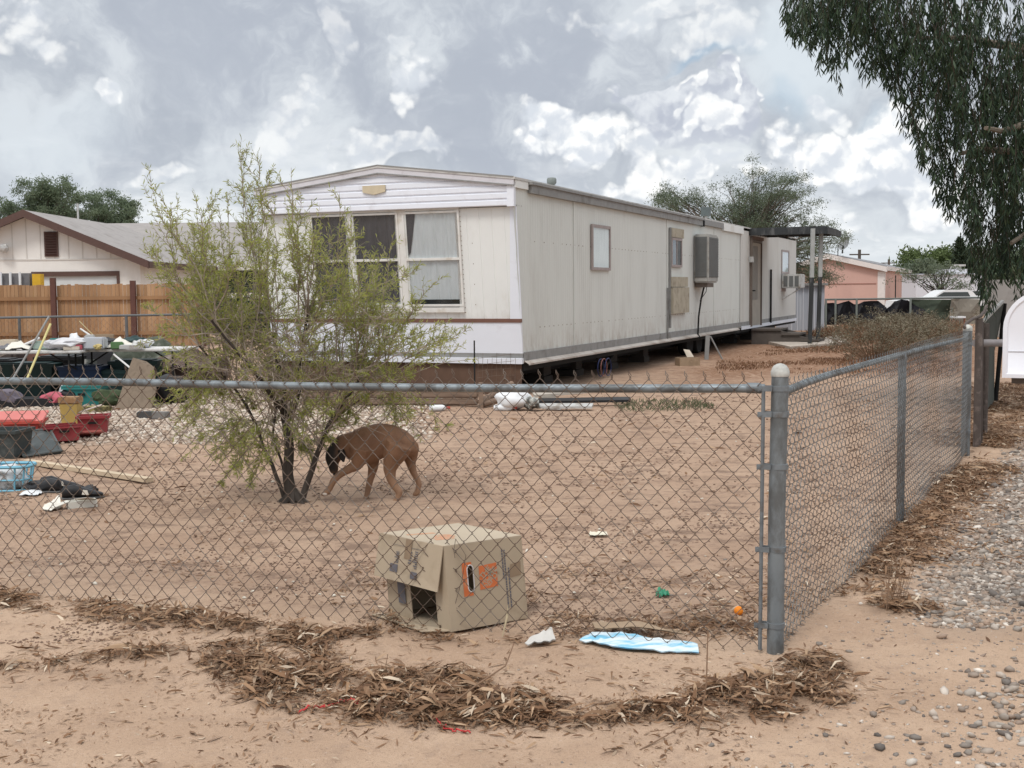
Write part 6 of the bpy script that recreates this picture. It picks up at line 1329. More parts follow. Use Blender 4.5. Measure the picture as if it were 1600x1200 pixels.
# fence with dark tarpaulins
tf = thing('chain_link_fence', (P(1400, 500, 45).x, 45, 0), 'far chain link fence hung with black tarps and green screening', 'fence'); zrl = P(1400, 467, 45).z; xl, xr = P(1289, 500, 45).x, P(1600, 500, 45).x
MB().tube([(xl, 45, zrl+.0), (xr, 45, zrl+.02)], .035, 8).build('top_rail', pm('rail_dull', (.13, .14, .13), .7, .1, 4, 0), tf)
for px in (1290, 1305, 1338, 1422, 1487, 1540): x = P(px, 490, 45).x; MB().tube([(x, 44.97, -.02), (x, 44.97, zrl)], .04, 6).build('post', pm('post_dull', (.20, .22, .20), .7, .1, 4, 0), tf)
def tarp(pts, Y, mat, name='tarp'):
    top = [P(px, py, Y) for px, py in pts]; mb = MB(); vs = []
    n = len(top)
    for i, p in enumerate(top): vs += [(p.x, Y+.05*math.sin(i*2.1), .12), (p.x, Y+.12*math.cos(i*1.7), p.z*.55), (p.x, Y+.03*math.sin(i*1.3), p.z)]
    m_ = len(vs); f_ = [(3*i+j, 3*i+3+j, 3*i+4+j, 3*i+1+j) for i in range(n-1) for j in (0, 1)]
    mb.add(vs+[(x, y+.03, z) for x, y, z in vs], f_+[tuple(q_+m_ for q_ in reversed(f)) for f in f_]); return mb.build(name, mat, tf)
bt = pm('black_tarp', (.012, .012, .016), .6, .3, 3, .2)
tarp([(1289, 474), (1302, 473), (1309, 475), (1318, 472), (1326, 470), (1334, 475), (1340, 476), (1350, 471), (1362, 470), (1372, 470), (1380, 476), (1386, 481)], 45.1, bt)
tarp([(1386, 482), (1392, 478), (1398, 471), (1408, 468), (1418, 469), (1428, 476), (1436, 480), (1446, 484)], 45.15, bt)
tarp([(1424, 468), (1440, 468), (1456, 468), (1472, 468), (1486, 468)], 45.2, pm('green_screen_cloth', (.055, .07, .05), .9, .2, 2, .1), 'green_screen')
tarp([(1487, 467), (1500, 467), (1515, 467), (1532, 468)], 44.85, pm('taupe_sheet', (.20, .18, .15), .85, .15, 1.2, .1, dirt=(.34, .31, .25), dscale=2.2, damt=.4), 'taupe_sheet')
o = MB().box((P(1373, 493, 44.2).x, 44.2, P(1380, 502, 44.2).z), (P(1387, 493, 44.2).x, 44.5, P(1380, 495, 44.2).z)).build('sign_board', pm('yellow_white_board', (.62, .60, .46), .8, .1, 5, 0), None, (P(1380, 500, 44.2).x, 44.2, 0)); tag(o, 'small yellow white board lying against the weeds by the tarps', 'board')
q = G(1456, 515); tag(MB().blob((q.x, q.y, .12), (.35, .25, .13), .2, 3, 4).build('blue_tarp', pm('slate_blue', (.10, .14, .22), .7, .1, 5, 0), None, (q.x, q.y, 0), smooth=True), 'slate blue bundle on the bare ground right of the dry bushes', 'bundle')
q = G(1497, 516); cb_ = thing('stool', q, 'small white topped stool on the dirt behind the fence end post', 'stool'); MB().box((q.x-.25, q.y-.15, .42), (q.x+.2, q.y+.2, .48)).build('seat', sackm, cb_)
for dx in (-.22, .16): MB().box((q.x+dx, q.y-.1, 0), (q.x+dx+.05, q.y-.05, .42)).build('leg', pm('red_brown_leg', (.28, .12, .08), .8, .1, 5, 0), cb_)
# white trailer / long building and RV roof
wt = thing('white_trailer', (P(1475, 470, 68).x, 68, 0), 'long plain white trailer wall behind the far fence', 'trailer'); bwm = pm('bluish_white', (.60, .61, .66), .6, .04, 1, 0, dirt=(.5, .5, .52), dscale=.5)
MB().box((P(1431, 470, 68).x, 68, .4), (P(1534, 470, 68).x, 70.5, P(1470, 429, 68).z)).build('body', bwm, wt)
MB().box((P(1431, 470, 68).x-.1, 67.9, P(1470, 429, 68).z), (P(1534, 470, 68).x, 70.5, P(1470, 427.5, 68).z)).build('roof_edge', pm('blue_grey_edge', (.45, .48, .55), .6, .05, 1, 0), wt)
rv = thing('camper', (P(1500, 440, 72).x, 72, 0), 'rounded white camper roof with vent showing over the white trailer', 'camper'); a, b3 = P(1476, 428, 72), P(1521, 420, 72)
MB().bbox((a.x, 72, .5), (b3.x, 74.5, b3.z), .25).build('body', bwm, rv, smooth=True); v0_ = P(1494, 413, 72); MB().box((v0_.x, 72.4, b3.z), (P(1506, 413, 72).x, 73, v0_.z)).build('roof_vent', alum, rv)
MB().box((P(1494, 413, 72).x, 72.3, P(1494, 416, 72).z), (P(1512, 413, 72).x, 72.5, v0_.z)).build('rack', alum, rv)
# white car roof behind fence
cq = P(1497, 470, 56); car = thing('parked_car', (cq.x, 56, 0), 'white car seen above the far fence in front of the white trailer', 'car'); cpaint = pm('car_white', (.70, .71, .72), .3, .03, 2, 0); cgl = pm('car_glass', (.04, .05, .05), .1, .1, 2, 0, spec=.6)
x0c, x1c = P(1466, 470, 56).x, P(1530, 470, 56).x; Lc = x1c-x0c
k_ = Lc/1.0
def carprof(pts, y0, y1, nm, m_, par):
    mb = MB(); n = len(pts); mb.add([(x0c+u*Lc, y0, z) for u, z in pts]+[(x0c+u*Lc, y1, z) for u, z in pts], [tuple(range(n)), tuple(range(2*n-1, n-1, -1))]+[(i, (i+1) % n, n+(i+1) % n, n+i) for i in range(n)]); return mb.build(nm, m_, par)
zc = P(1490, 453, 56).z
carprof([(-1.05, .35), (1.3, .35), (1.32, .7), (1.0, .95), (-.1, 1.0), (-1.0, .85)], 56, 57.7, 'body', cpaint, car)
cabin = carprof([(-.1, 1.003), (.12, zc-.06), (.2, zc), (.75, zc), (.86, zc-.08), (1.0, .953)], 56.12, 57.6, 'cabin', cpaint, car)
carprof([(-.02, 1.03), (.15, zc-.10), (.74, zc-.10), (.80, 1.03)], 56.10, 56.115, 'side_window', cgl, cabin)
for u in (-.7, .95): MB().lathe((x0c+u*Lc, 56.0, .32), [(.2, -.02), (.32, -.01), (.32, .18), (.2, .2)], 18, axis=(0, 1, 0)).build('wheel', tyre, car, smooth=True)
cq2 = P(1524, 460, 60); c2_ = thing('parked_car', (cq2.x, 60, 0), 'dark windowed white car half hidden by the hanging foliage', 'car'); MB().bbox((P(1512, 460, 60).x, 60, .3), (P(1560, 460, 60).x, 61.6, P(1520, 462, 60).z), .1).build('body', cpaint, c2_, smooth=True); MB().bbox((P(1514, 460, 60).x, 60.1, P(1520, 462, 60).z), (P(1552, 460, 60).x, 61.5, P(1520, 455, 60).z), .08).build('cabin', cgl, c2_, smooth=True)
# grey wall right, far
gw_ = MB().box((P(1545, 450, 36).x, 36, 0), (P(1760, 450, 36).x, 36.3, P(1570, 437, 36).z)).build('boundary_wall', pm('grey_block_wall', (.30, .285, .27), .9, .1, 1.5, .1, dirt=(.22, .20, .19), dscale=.8), None, (P(1600, 450, 36).x, 36, 0)); tag(gw_, 'grey wall behind the eucalyptus at the right edge', 'wall')
# ------------------------------------------------------------------ trees
bark = pm('grey_bark', (.13, .11, .09), .9, .25, 8, .4, stretch=(2, 2, .5)); barkd = pm('dark_bark', (.055, .045, .038), .9, .3, 8, .4, stretch=(2, 2, .5))
def branch_pts(a, b_, n=6, sag=.0, wob=.06):
    L = (b_-a).length; out = []
    off = Vector((random.random()*50, random.random()*50, 0))
    for i in range(n+1):
        t = i/n; p = a.lerp(b_, t); e = math.sin(t*math.pi)
        p = p+Vector((mnoise.noise(off+Vector((t*3, 0, 0))), mnoise.noise(off+Vector((0, t*3, 9))), mnoise.noise(off+Vector((3, t*3, 4)))))*wob*L*2*e+Vector((0, 0, sag*L*e)); out.append(p)
    return out
def leaf_cloud(name, centers, radii, per, L, W, mat, parent, flat=0.0, droop=0.0, dirs=None, chunk=None):
    C_ = np.repeat(np.array(centers), per, 0); Rr = np.repeat(np.array(radii), per, 0); n = len(C_)
    Pn = C_+rng.normal(0, .5, (n, 3))*Rr; D = rng.normal(0, 1, (n, 3)); D[:, 2] = D[:, 2]*(1-flat)-droop; D = norm(D); N = norm(np.cross(D, rng.normal(0, 1, (n, 3))))
    Ls = L*rng.uniform(.6, 1.3, n); Ws = W*rng.uniform(.7, 1.3, n); v, f, ids = blades(Pn, D, N, Ls, Ws, rng.normal(0, .1, n)); r = rng.uniform(0, 1, n)
    return np_mesh(name, v, f, mat, parent, rnd=r[ids])
def small_tree(name, base, h_, crowns, nb, per, L, W, leafm, label, cat='tree', group=None, trunk_r=.15, bm_=None, cl=.5, airy=True, forks=3):
    t = thing(name, base, label, cat, group); base = Vector(base); mb = MB(); pts = []; rad = []
    forkh = h_*.22; nodes = []
    for k in range(forks):
        q = base+Vector((random.uniform(-1, 1)*h_*.12, random.uniform(-1, 1)*h_*.12, forkh*random.uniform(1.3, 2.1))); mb.tube(branch_pts(base+Vector((random.uniform(-.1, .1), 0, -.1)), q, 5, 0, .05), [trunk_r*(1-.1*i) for i in range(6)], 8); nodes.append(q)
    tips = []
    for i in range(nb):
        (cx, cy, cz, rx, ry, rz_) = random.choices(crowns, weights=[c[3]*c[5] for c in crowns])[0]
        d = Vector((random.gauss(0, 1), random.gauss(0, 1), random.gauss(0, 1))).normalized()*(random.random()**.45)
        q = base+Vector((cx+d.x*rx, cy+d.y*ry, cz+d.z*rz_)); nd = min(nodes, key=lambda m_: (m_-q).length+random.uniform(0, 1))
        mb.tube(branch_pts(nd, q, 5, .06, .07), [trunk_r*.35*(1-.155*j) for j in range(6)], 4, cap=False); tips.append(q); pts.append(tuple(q)); rad.append((cl*random.uniform(.7, 1.3),)*2+(cl*random.uniform(.45, .9),))
        for e in range(2):
            q2 = q+Vector((random.gauss(0, 1), random.gauss(0, 1), random.gauss(.1, .4)))*cl*.8; mb.tube(branch_pts(q.lerp(nd, .3), q2, 3, .05, .06), [trunk_r*.1, trunk_r*.08, trunk_r*.06, trunk_r*.03], 3, cap=False); pts.append(tuple(q2)); rad.append((cl*.6,)*2+(cl*.4,))
    mb.build('trunk', bm_ or bark, t, smooth=True); leaf_cloud('crown', pts, rad, per, L, W, leafm, t); return t
mesq = leafmat('mesquite_leaf', [(.14, .185, .115), (.18, .225, .14), (.16, .205, .135), (.21, .255, .16)], .5); mesq2 = leafmat('paler_mesquite_leaf', [(.10, .13, .08), (.14, .17, .105), (.12, .15, .105), (.18, .21, .14)], .35)
b0 = (P(70, 450, 66).x, 66, 0); small_tree('mesquite_tree', b0, 8, [(0, 0, 4.8, 3.0, 2.2, 1.7), (.3, 0, 6.3, 1.8, 1.4, 1.4), (-1.8, 0, 4.0, 1.8, 1.5, 1.2)], 110, 150, .17, .045, mesq, 'green mesquite tree behind the garage, left of the two', group='trees behind the garage', cl=.62, trunk_r=.2)
b0 = (P(168, 450, 70).x, 70, 0); small_tree('mesquite_tree', b0, 7, [(0, 0, 5.4, 2.1, 2.0, 1.8), (-1.2, 0, 4.4, 1.8, 1.5, 1.4), (1.2, 0, 4.6, 1.6, 1.4, 1.2)], 100, 150, .17, .045, mesq, 'green mesquite tree behind the garage, right of the two', group='trees behind the garage', cl=.6, trunk_r=.2)
b0 = (P(1160, 450, 54).x, 54, 0); small_tree('mesquite_tree', b0, 6.5, [(-2.2, 0, 4.9, 1.7, 1.6, 1.1), (1.0, 0, 5.0, 2.0, 1.8, 1.75), (2.8, 0, 3.4, 1.5, 1.5, 1.2), (0, 0, 4.0, 1.8, 1.5, 1.0), (3.3, 0, 2.0, 1.0, 1.0, .9)], 130, 130, .12, .022, mesq2, 'airy mesquite tree with bare twigs behind the white mobile home', cl=.55, trunk_r=.16, forks=4)
far = [(1410, 416, 120, 4.6, (2.6, 2, 1.5), mesq2, 'thin pale tree at the end of the pink roof', 30, 40), (1462, 400, 105, 5.6, (3.2, 2.5, 1.9), leafmat('bright_far_leaf', [(.09, .13, .045), (.13, .17, .06), (.11, .15, .06)], .3), 'round bright green tree behind the white trailer', 60, 70), (1512, 408, 110, 5, (2.0, 2, 1.6), mesq, 'darker green tree behind the camper', 40, 70), (1435, 420, 100, 4, (2, 2, 1.2), mesq2, 'low green tree just right of the pink mobile home', 30, 60), (1576, 400, 100, 6, (4.2, 3, 2.2), mesq, 'dark green tree behind the hanging eucalyptus foliage', 60, 70)]
for px, py, Y, h_, cr, lm, lb, nb, per in far:
    p = P(px, py, Y); small_tree('background_tree', (p.x, Y, 0), h_, [(0, 0, max(p.z-cr[2]*.7, 2), *cr)], nb, per, .36, .12, lm, lb, group='trees on the skyline', cl=1.0, trunk_r=.14)
p = P(1500, 372, 95); cy = thing('cypress_tree', (p.x, 95, 0), 'narrow dark cypress standing above the white camper', 'tree'); MB().tube([(p.x, 95, 0), (p.x, 95, 2.5)], .12, 6).build('trunk', bark, cy)
pts = []; rd = []
for i in range(70): z = 1+(p.z-1.2)*i/70; w_ = .62*math.sin(min(1, (1.03-i/70)*2.2)*math.pi/2); pts.append((p.x+random.gauss(0, .25)*w_, 95+random.gauss(0, .25)*w_, z)); rd.append((w_*.8, w_*.8, .3))
leaf_cloud('crown', pts, rd, 60, .3, .09, leafmat('cypress_leaf', [(.025, .04, .022), (.04, .06, .03)], .15), cy, droop=-.8)
leaf_cloud('foliage', leaf_later[0], leaf_later[1], 110, .12, .05, leafmat('hedge_leaf', [(.035, .05, .028), (.06, .08, .04), (.045, .065, .035)], .25), leaf_later[2])
# bare-ish shrub before the white trailer
p = P(1465, 470, 60); small_tree('desert_shrub', (p.x, 60, 0), 2.6, [(0, 0, 1.9, 1.9, 1.2, .8)], 34, 16, .16, .04, mesq2, 'sparse grey green shrub in front of the white trailer', 'shrub', cl=.4, trunk_r=.09, bm_=barkd)
# dry bushes in the back yard
drym = leafmat('dry_bush_leaf', [(.11, .085, .055), (.17, .14, .095), (.13, .12, .075), (.22, .185, .13)], .1)
for i, (px, py, ww, hh, lb) in enumerate(((1368, 562, 1.0, .85, 'dry grey brown bush nearest the porch slabs'), (1412, 556, 1.2, .85, 'largest dry brown bush in the middle of the back yard'), (1450, 545, 1.0, .8, 'dry bush at the right end of the bush row near the fence'), (1400, 530, 1.2, .70, 'dry bush behind the largest one, below the black tarps'), (1436, 522, 1.0, .65, 'pale dry bush farthest back under the green screen'))):
    q = G(px, py); t = thing('dry_bush', q, lb, 'bush', 'dry bushes in the back yard'); mb = MB(); pts = []; rd = []
    for k in range(90):
        d = Vector((random.gauss(0, .55)*ww, random.gauss(0, .5)*ww, abs(random.gauss(.55, .25))*hh)); tip = Vector(q)+d
        mb.tube([Vector(q)+Vector((d.x*.25, d.y*.25, -.02)), Vector(q)+Vector((d.x*.6, d.y*.6, d.z*.6)), tip], [.009, .006, .003], 3, cap=False); pts.append(tuple(tip)); rd.append((.16, .16, .13))
    mb.build('stem', twigm, t); leaf_cloud('foliage', pts, rd, 55, .06, .014, drym, t)
# weeds: reddish dry grass
wv, wf2, wr = [], [], []
n = 60000; y = 19+(46-19)*rng.uniform(0, 1, n)**.8; x = (rng.uniform(1120, 1500, n)-800)/FPX*y; k = rng.uniform(0, 1, n) < weed_mask(x, y)*.0+np.clip((y-18.5+(fbm(x, y, .5, 3, 71)-.5)*8)/4, 0, 1)*np.clip((fbm(x, y, .9, 3, 77)-.40)*6, 0, 1)
k &= (fence_side(x, y) < -.3); e_l = np.array([(MTi @ Vector((a_1, b_1, 0))).y for a_1, b_1 in zip(x, y)]); k &= (e_l < -1.0); x, y = x[k], y[k]; n = len(x)
D = norm(np.stack([rng.normal(0, .7, n), rng.normal(0, .7, n), np.ones(n)], 1)); N = norm(np.cross(D, rng.normal(0, 1, (n, 3)))); tall = rng.uniform(.5, 1, n)*np.where(y > 34, .36, .075)
v, f, ids = blades(np.stack([x, y, hgt(x, y)], 1), D, N, tall, tall*.06+.009, rng.normal(0, .15, n)); r = rng.uniform(0, 1, n)
o = np_mesh('dry_weeds', v, f, leafmat('rusty_weed', [(.13, .058, .030), (.19, .09, .048), (.28, .17, .095), (.10, .045, .027)], .15), rnd=r[ids]); tag(o, 'rust coloured dry weeds covering the ground beside the mobile home', 'weeds', kind='stuff')
# small green weeds near the metal strips and litter patch in the yard
x = rng.uniform(1.35, 2.6, 900); y = rng.uniform(15.3, 16.6, 900); n = 900; D = norm(np.stack([rng.normal(0, .8, n), rng.normal(0, .8, n), np.ones(n)], 1)); N = norm(np.cross(D, rng.normal(0, 1, (n, 3)))); ll = rng.uniform(.03, .10, n)
v, f, ids = blades(np.stack([x, y, hgt(x, y)], 1), D, N, ll, ll*.12, rng.normal(0, .1, n)); r = rng.uniform(0, 1, n); o = np_mesh('green_weeds', v, f, leafmat('weed_green', [(.08, .10, .05), (.12, .13, .07)], .2), rnd=r[ids]); tag(o, 'low green weeds right of the metal strips in the yard', 'weeds', kind='stuff')
# flotsam: white bits
x, y = inview(160, 6, 17, 0, 1250); k = fence_side(x, y) < -.2; V5 = stones(x[k], y[k], rng.uniform(.006, .014, k.sum()), .2); o = np_mesh('pale_crumbs', V5[0], V5[1], pm('pale_crumb', (.62, .58, .5), .8, .2, 8, 0), rnd=V5[2]); tag(o, 'tiny pale scraps dotted over the yard', 'scraps', kind='stuff')
# ------------------------------------------------------------------ desert shrub in the yard
random.seed(21)
SB = G(457, 786); SB.z = 0
shrub = thing('desert_willow', SB, 'wispy green many stemmed shrub tree growing in the yard behind the front fence', 'shrub')
YB = SB.y
def SP_(px, py, dy=0.0): return P(px, py, YB+dy)
mb = MB()
def limb(pts, r0, r1, n=8, store=None):
    # smooth Catmull-like resample
    Q = []; m = len(pts)
    for i in range(m-1):
        p0, p1, p2, p3 = pts[max(i-1, 0)], pts[i], pts[i+1], pts[min(i+2, m-1)]
        for k in range(5):
            t = k/5; Q.append(.5*((2*p1)+(p2-p0)*t+(2*p0-5*p1+4*p2-p3)*t*t+(3*p1-p0-3*p2+p3)*t**3))
    Q.append(pts[-1]); Q = [q+Vector((mnoise.noise(q*6), mnoise.noise(q*6+Vector((9, 0, 0))), mnoise.noise(q*6+Vector((0, 9, 0)))))*.014*min(1, i/3) for i, q in enumerate(Q)]
    mb.tube(Q, [r0+(r1-r0)*(i/(len(Q)-1)) for i in range(len(Q))], n, cap=True); return Q
g0 = SP_(455, 795); g0.z = -.05
main = [
 limb([g0, SP_(450, 740), SP_(452, 690, .02), SP_(446, 650, .05), SP_(440, 600, .1), SP_(425, 520, .15)], .046, .016, 10),
 limb([SP_(452, 655, .03), SP_(465, 620, 0), SP_(470, 560, -.05), SP_(480, 480, -.1)], .02, .009),
 limb([g0+Vector((.06, 0, 0)), SP_(480, 755), SP_(494, 715, -.03), SP_(507, 680, -.06), SP_(530, 640, -.08), SP_(560, 590, -.1)], .027, .010, 10),
 limb([g0+Vector((-.03, 0, .02)), SP_(430, 740), SP_(412, 700, .08), SP_(392, 650, .12), SP_(360, 600, .15), SP_(310, 540, .1)], .017, .007),
 limb([g0+Vector((-.03, 0, .02)), SP_(440, 730, .1), SP_(428, 680, .2), SP_(430, 600, .3), SP_(400, 500, .35)], .011, .006),
 limb([SP_(446, 650, .05), SP_(420, 610, -.1), SP_(380, 560, -.2), SP_(330, 500, -.3)], .018, .008),
 limb([SP_(507, 680, -.06), SP_(540, 640, .1), SP_(600, 600, .2)], .016, .007),
]
nodes = [q for L in main for q in L[len(L)//3:]]
tips = [(226, 262), (250, 290), (300, 285), (325, 300), (345, 330), (372, 230), (378, 275), (408, 240), (420, 265), (430, 300), (455, 262), (470, 300), (500, 320), (530, 300), (548, 310), (560, 345), (300, 340), (265, 330), (240, 380), (218, 375), (225, 430),
        (330, 380), (390, 330), (450, 350), (490, 370), (610, 370), (590, 400), (640, 430), (660, 420), (560, 420), (520, 400), (620, 480), (680, 440), (700, 500), (735, 515), (745, 560), (650, 520), (690, 560), (600, 540), (570, 500), (300, 440), (350, 430), (270, 470), (250, 520), (400, 420),
        (440, 430), (470, 450), (540, 460), (225, 480), (215, 540), (240, 590), (280, 560), (320, 520), (500, 500), (610, 610), (560, 560), (640, 590), (355, 300), (285, 385), (505, 435), (395, 380), (345, 480), (425, 385), (460, 400), (310, 410), (380, 460), (530, 360), (575, 380), (660, 480)]
droop_tips = [(262, 690), (285, 720), (300, 660), (320, 735), (345, 760), (370, 745), (395, 700), (330, 690), (290, 640), (265, 620), (350, 650), (410, 740), (385, 770), (520, 690), (540, 720), (560, 660), (500, 740), (530, 640), (580, 640), (640, 650), (480, 700), (360, 700), (310, 610), (620, 680), (660, 690), (705, 680), (505, 660), (240, 640), (430, 690), (400, 640), (470, 650)]
twP, twD = [], []
def leafy(pts, dens, size=1.0, start=.25):
    """leaf positions along a twig"""
    for i in range(int(len(pts)*start), len(pts)-1):
        a, c_ = pts[i], pts[i+1]; d = (c_-a); L = d.length; 
        if L < 1e-5: continue
        d.normalize(); k = max(1, int(L*dens+random.random()))
        for j in range(k):
            p = a.lerp(c_, random.random()); sd = Vector((random.gauss(0, 1), random.gauss(0, 1), random.gauss(0, 1))).cross(d)
            if sd.length < 1e-4: continue
            sd.normalize(); ang = random.uniform(.4, 1.0); twP.append(tuple(p)); twD.append(tuple(d*math.cos(ang)+sd*math.sin(ang)+Vector((0, 0, -.10))))
tw = MB()
def shoot(a, tip, r0, sag, nside, dens=85, up=.5, dead=False):
    pts = branch_pts(a, tip, 12, sag, .035); tw.tube(pts, [r0*(1-.8*i/12) for i in range(13)], 5, cap=False)
    if not dead: leafy(pts, dens*.8, start=.45)
    L = (tip-a).length; fwd = (tip-a).normalized()
    for s in range(nside):
        i = random.randint(3, 11); b0_ = pts[i]; side = Vector((random.gauss(0, 1), random.gauss(0, 1)*.9, random.gauss(0, .6))); d = (fwd*.75+side*.5+Vector((0, 0, up))).normalized(); l_ = min(.50, L*.4)*random.uniform(.45, 1.1)*(1.2-i/13)
        q = b0_+d*l_; sp2 = branch_pts(b0_, q, 6, sag*.5-.02, .07); tw.tube(sp2, [.0028, .0025, .0022, .002, .0016, .0013, .001], 3, cap=False)
        if not dead or random.random() < .25: leafy(sp2, dens, start=.12)
        for s2 in range(2):
            b1 = sp2[random.randint(2, 5)]; q2 = b1+(d+Vector((random.gauss(0, .8), random.gauss(0, .8), random.gauss(.1, .6)))).normalized()*l_*.45; sp3 = branch_pts(b1, q2, 4, 0, .05); tw.tube(sp3, [.0018, .0016, .0013, .001, .0008], 3, cap=False)
            if not dead or random.random() < .3: leafy(sp3, dens, start=.1)
tips = [(px, py+(0 if 350 < px < 545 else 12)*(py < 420)) for px, py in tips]+[(510, 400), (530, 430), (520, 460), (575, 440), (600, 455), (585, 480), (560, 470), (620, 450), (640, 500), (500, 350), (235, 330), (255, 420), (290, 490), (380, 350), (430, 330), (300, 460), (360, 410), (690, 530), (720, 540), (600, 580)]
for (px, py) in tips:
    tip = SP_(px, py, random.uniform(-.55, .6)); nd = min(random.sample(nodes, 16), key=lambda m_: (Vector((m_.x, m_.y, 0))-Vector((tip.x, tip.y, 0))).length*1.0+abs(m_.z-tip.z)*.35)
    shoot(nd, tip, .0058, .05, 10, dens=66)
for k in range(14):    # inner shoots filling the body
    px, py = random.choice(tips); cx_, cy_ = 430, 520; f = random.uniform(.35, .9); tip = SP_(cx_+(px-cx_)*f, cy_+(py-cy_)*f, random.uniform(-.6, .6)); nd = random.choice(nodes); shoot(nd, tip, .005, .03, 7, dens=62)
droop_tips += [(310, 650), (345, 620), (380, 690), (405, 720), (425, 660), (455, 640), (470, 700), (275, 660), (335, 710), (390, 620), (485, 640), (545, 660), (415, 610), (365, 730)]
for (px, py) in droop_tips:
    tip = SP_(px, py, random.uniform(-.45, .5)); nd = min(random.sample(nodes, 10), key=lambda m_: (m_-tip).length); shoot(nd, tip, .0045, .22, 11, dens=80, up=-.25)
for k in range(110):    # grey bare interlaced twigs low in the crown
    a = random.choice(nodes); tip = SP_(random.uniform(250, 640), random.uniform(490, 620), random.uniform(-.6, .5)); shoot(a, tip, .0042, random.uniform(-.25, .35), 7, dead=True, up=.1)
for a_ in range(9):      # root flare
    an = a_*.7; mb.tube([Vector((SB.x, SB.y, .09)), Vector((SB.x+.06*math.cos(an), SB.y+.06*math.sin(an), .03)), Vector((SB.x+.15*math.cos(an), SB.y+.12*math.sin(an), -.02))], [.038, .024, .009], 6)
mb.build('trunk', barkd, shrub, smooth=True)
tw.build('twigs', pm('grey_twig', (.30, .25, .205), .85, .25, 12, 0), shrub)
Pn = np.array(twP); D = norm(np.array(twD)); n = len(Pn); N = norm(np.cross(D, rng.normal(0, 1, (n, 3)))); Ls = rng.uniform(.022, .052, n); print('shrub leaves', n)
v, f, ids = blades(Pn, D, N, Ls, rng.uniform(.0042, .0078, n), rng.normal(0, .12, n)); r = rng.uniform(0, 1, n)
np_mesh('foliage', v, f, leafmat('willow_leaf', [(.30, .33, .09), (.39, .42, .11), (.24, .275, .085), (.48, .48, .14), (.18, .215, .075)], .5), shrub, rnd=r[ids])
# ------------------------------------------------------------------ eucalyptus at the right
random.seed(33)
EB = Vector((8.1, 15.6, 0)); euc = thing('eucalyptus_tree', EB, 'big dark eucalyptus with drooping leaf curtains hanging in from the right edge', 'tree')
tb_ = MB(); tb_.tube(branch_pts(EB+Vector((0, 0, -.2)), EB+Vector((.2, .2, 7.5)), 10, 0, .02), [.36-.02*i for i in range(11)], 14)
fork = EB+Vector((.1, .1, 3.8)); L_ = []
limb_t = [(1585, 330, 15), (1500, 240, 14.2), (1440, 60, 14.6), (1330, -60, 14.2), (1560, 90, 16.5), (1420, -160, 15.5), (1540, 200, 13.6), (1280, -90, 15), (1580, 380, 14), (1500, -100, 13.4)]
for (px, py, Y) in limb_t:
    q = P(px, py, Y); st_ = EB+Vector((.1, .1, min(6.8, max(2.2, q.z-1.2)))); pt = branch_pts(st_, q, 9, .12, .06); tb_.tube(pt, [.10*(1-.085*i) for i in range(10)], 7); L_ += pt[3:]
tb_.build('trunk', pm('eucalyptus_bark', (.20, .165, .13), .85, .3, 3, .3, stretch=(2, 2, .4)), euc, smooth=True)
lp, ld = [], []; ht = MB()
def curtain(px, pyt, pyb, Y, wpx, n, dens=1.0):
    """bundle of hanging strands: top pixel row to bottom row"""
    for k in range(n):
        x = px+random.gauss(0, wpx*.42); y1 = pyb-(pyb-pyt-30)*random.random()**1.3-abs((x-px)/wpx)*random.uniform(0, 40); y0 = y1-random.uniform(45, 120); yy_ = Y+random.gauss(0, .35)
        a, c_ = P(x+random.uniform(-26, 26), y0, yy_), P(x, y1, yy_); pts = branch_pts(a, c_, 8, 0, .04); ht.tube(pts, [.004-.0004*i for i in range(9)], 3, cap=False)
        L = (a-c_).length; m = int(L*46*dens)
        for j in range(m):
            t = random.random()**.6; i = min(7, int(t*8)); p = pts[i].lerp(pts[i+1], t*8-i) if t*8-i <= 1 else pts[i+1]
            an = random.uniform(0, 6.283); sp_r = random.uniform(.25, .95); ld.append((math.cos(an)*sp_r, math.sin(an)*sp_r, -1-random.random()*.5)); lp.append((p.x+math.cos(an)*.01, p.y+math.sin(an)*.01, p.z))
# hand-placed clumps along the ragged left edge (pixel column, top, bottom, width)
edge = [(1252, -20, 95, 26), (1240, 10, 62, 18), (1268, -30, 80, 24), (1290, -10, 118, 22), (1312, 30, 140, 20), (1300, -40, 60, 34), (1335, -20, 100, 26), (1330, -60, 20, 50), (1352, 10, 125, 24), (1375, 20, 135, 22), (1365, -50, 90, 44), (1392, 30, 155, 22), (1410, 60, 165, 22), (1425, 110, 215, 18), (1405, -40, 100, 44), (1436, 40, 190, 24),
        (1446, 180, 262, 16), (1455, 100, 245, 24), (1468, 190, 330, 16), (1478, 130, 290, 24), (1482, 260, 345, 16), (1500, 170, 330, 26), (1490, 50, 220, 40), (1522, 330, 440, 16), (1512, 300, 395, 14), (1530, 230, 380, 26), (1545, 330, 470, 22), (1538, 380, 500, 14), (1560, 250, 430, 30), (1574, 360, 450, 18), (1592, 300, 430, 24), (1600, 370, 490, 20),
        (1450, -50, 120, 50), (1500, -60, 160, 60), (1550, -60, 190, 60), (1590, -60, 210, 50), (1540, 100, 300, 50), (1585, 130, 350, 46), (1520, 60, 240, 44), (1610, 200, 450, 50), (1570, 230, 380, 40), (1630, 0, 300, 60), (1640, 250, 520, 50), (1660, 100, 400, 60), (1480, 0, 150, 44), (1600, 60, 260, 50), (1560, 160, 330, 40)]
for (px, a, c_, wd) in edge:
    for dY in ((-.7, .0, .8) if wd > 24 else (random.uniform(-.5, .5),)):
        curtain(px+random.uniform(-5, 5), a, c_, 14.6+dY, wd, int(3+wd*(.19 if wd > 24 else .5)), .95)
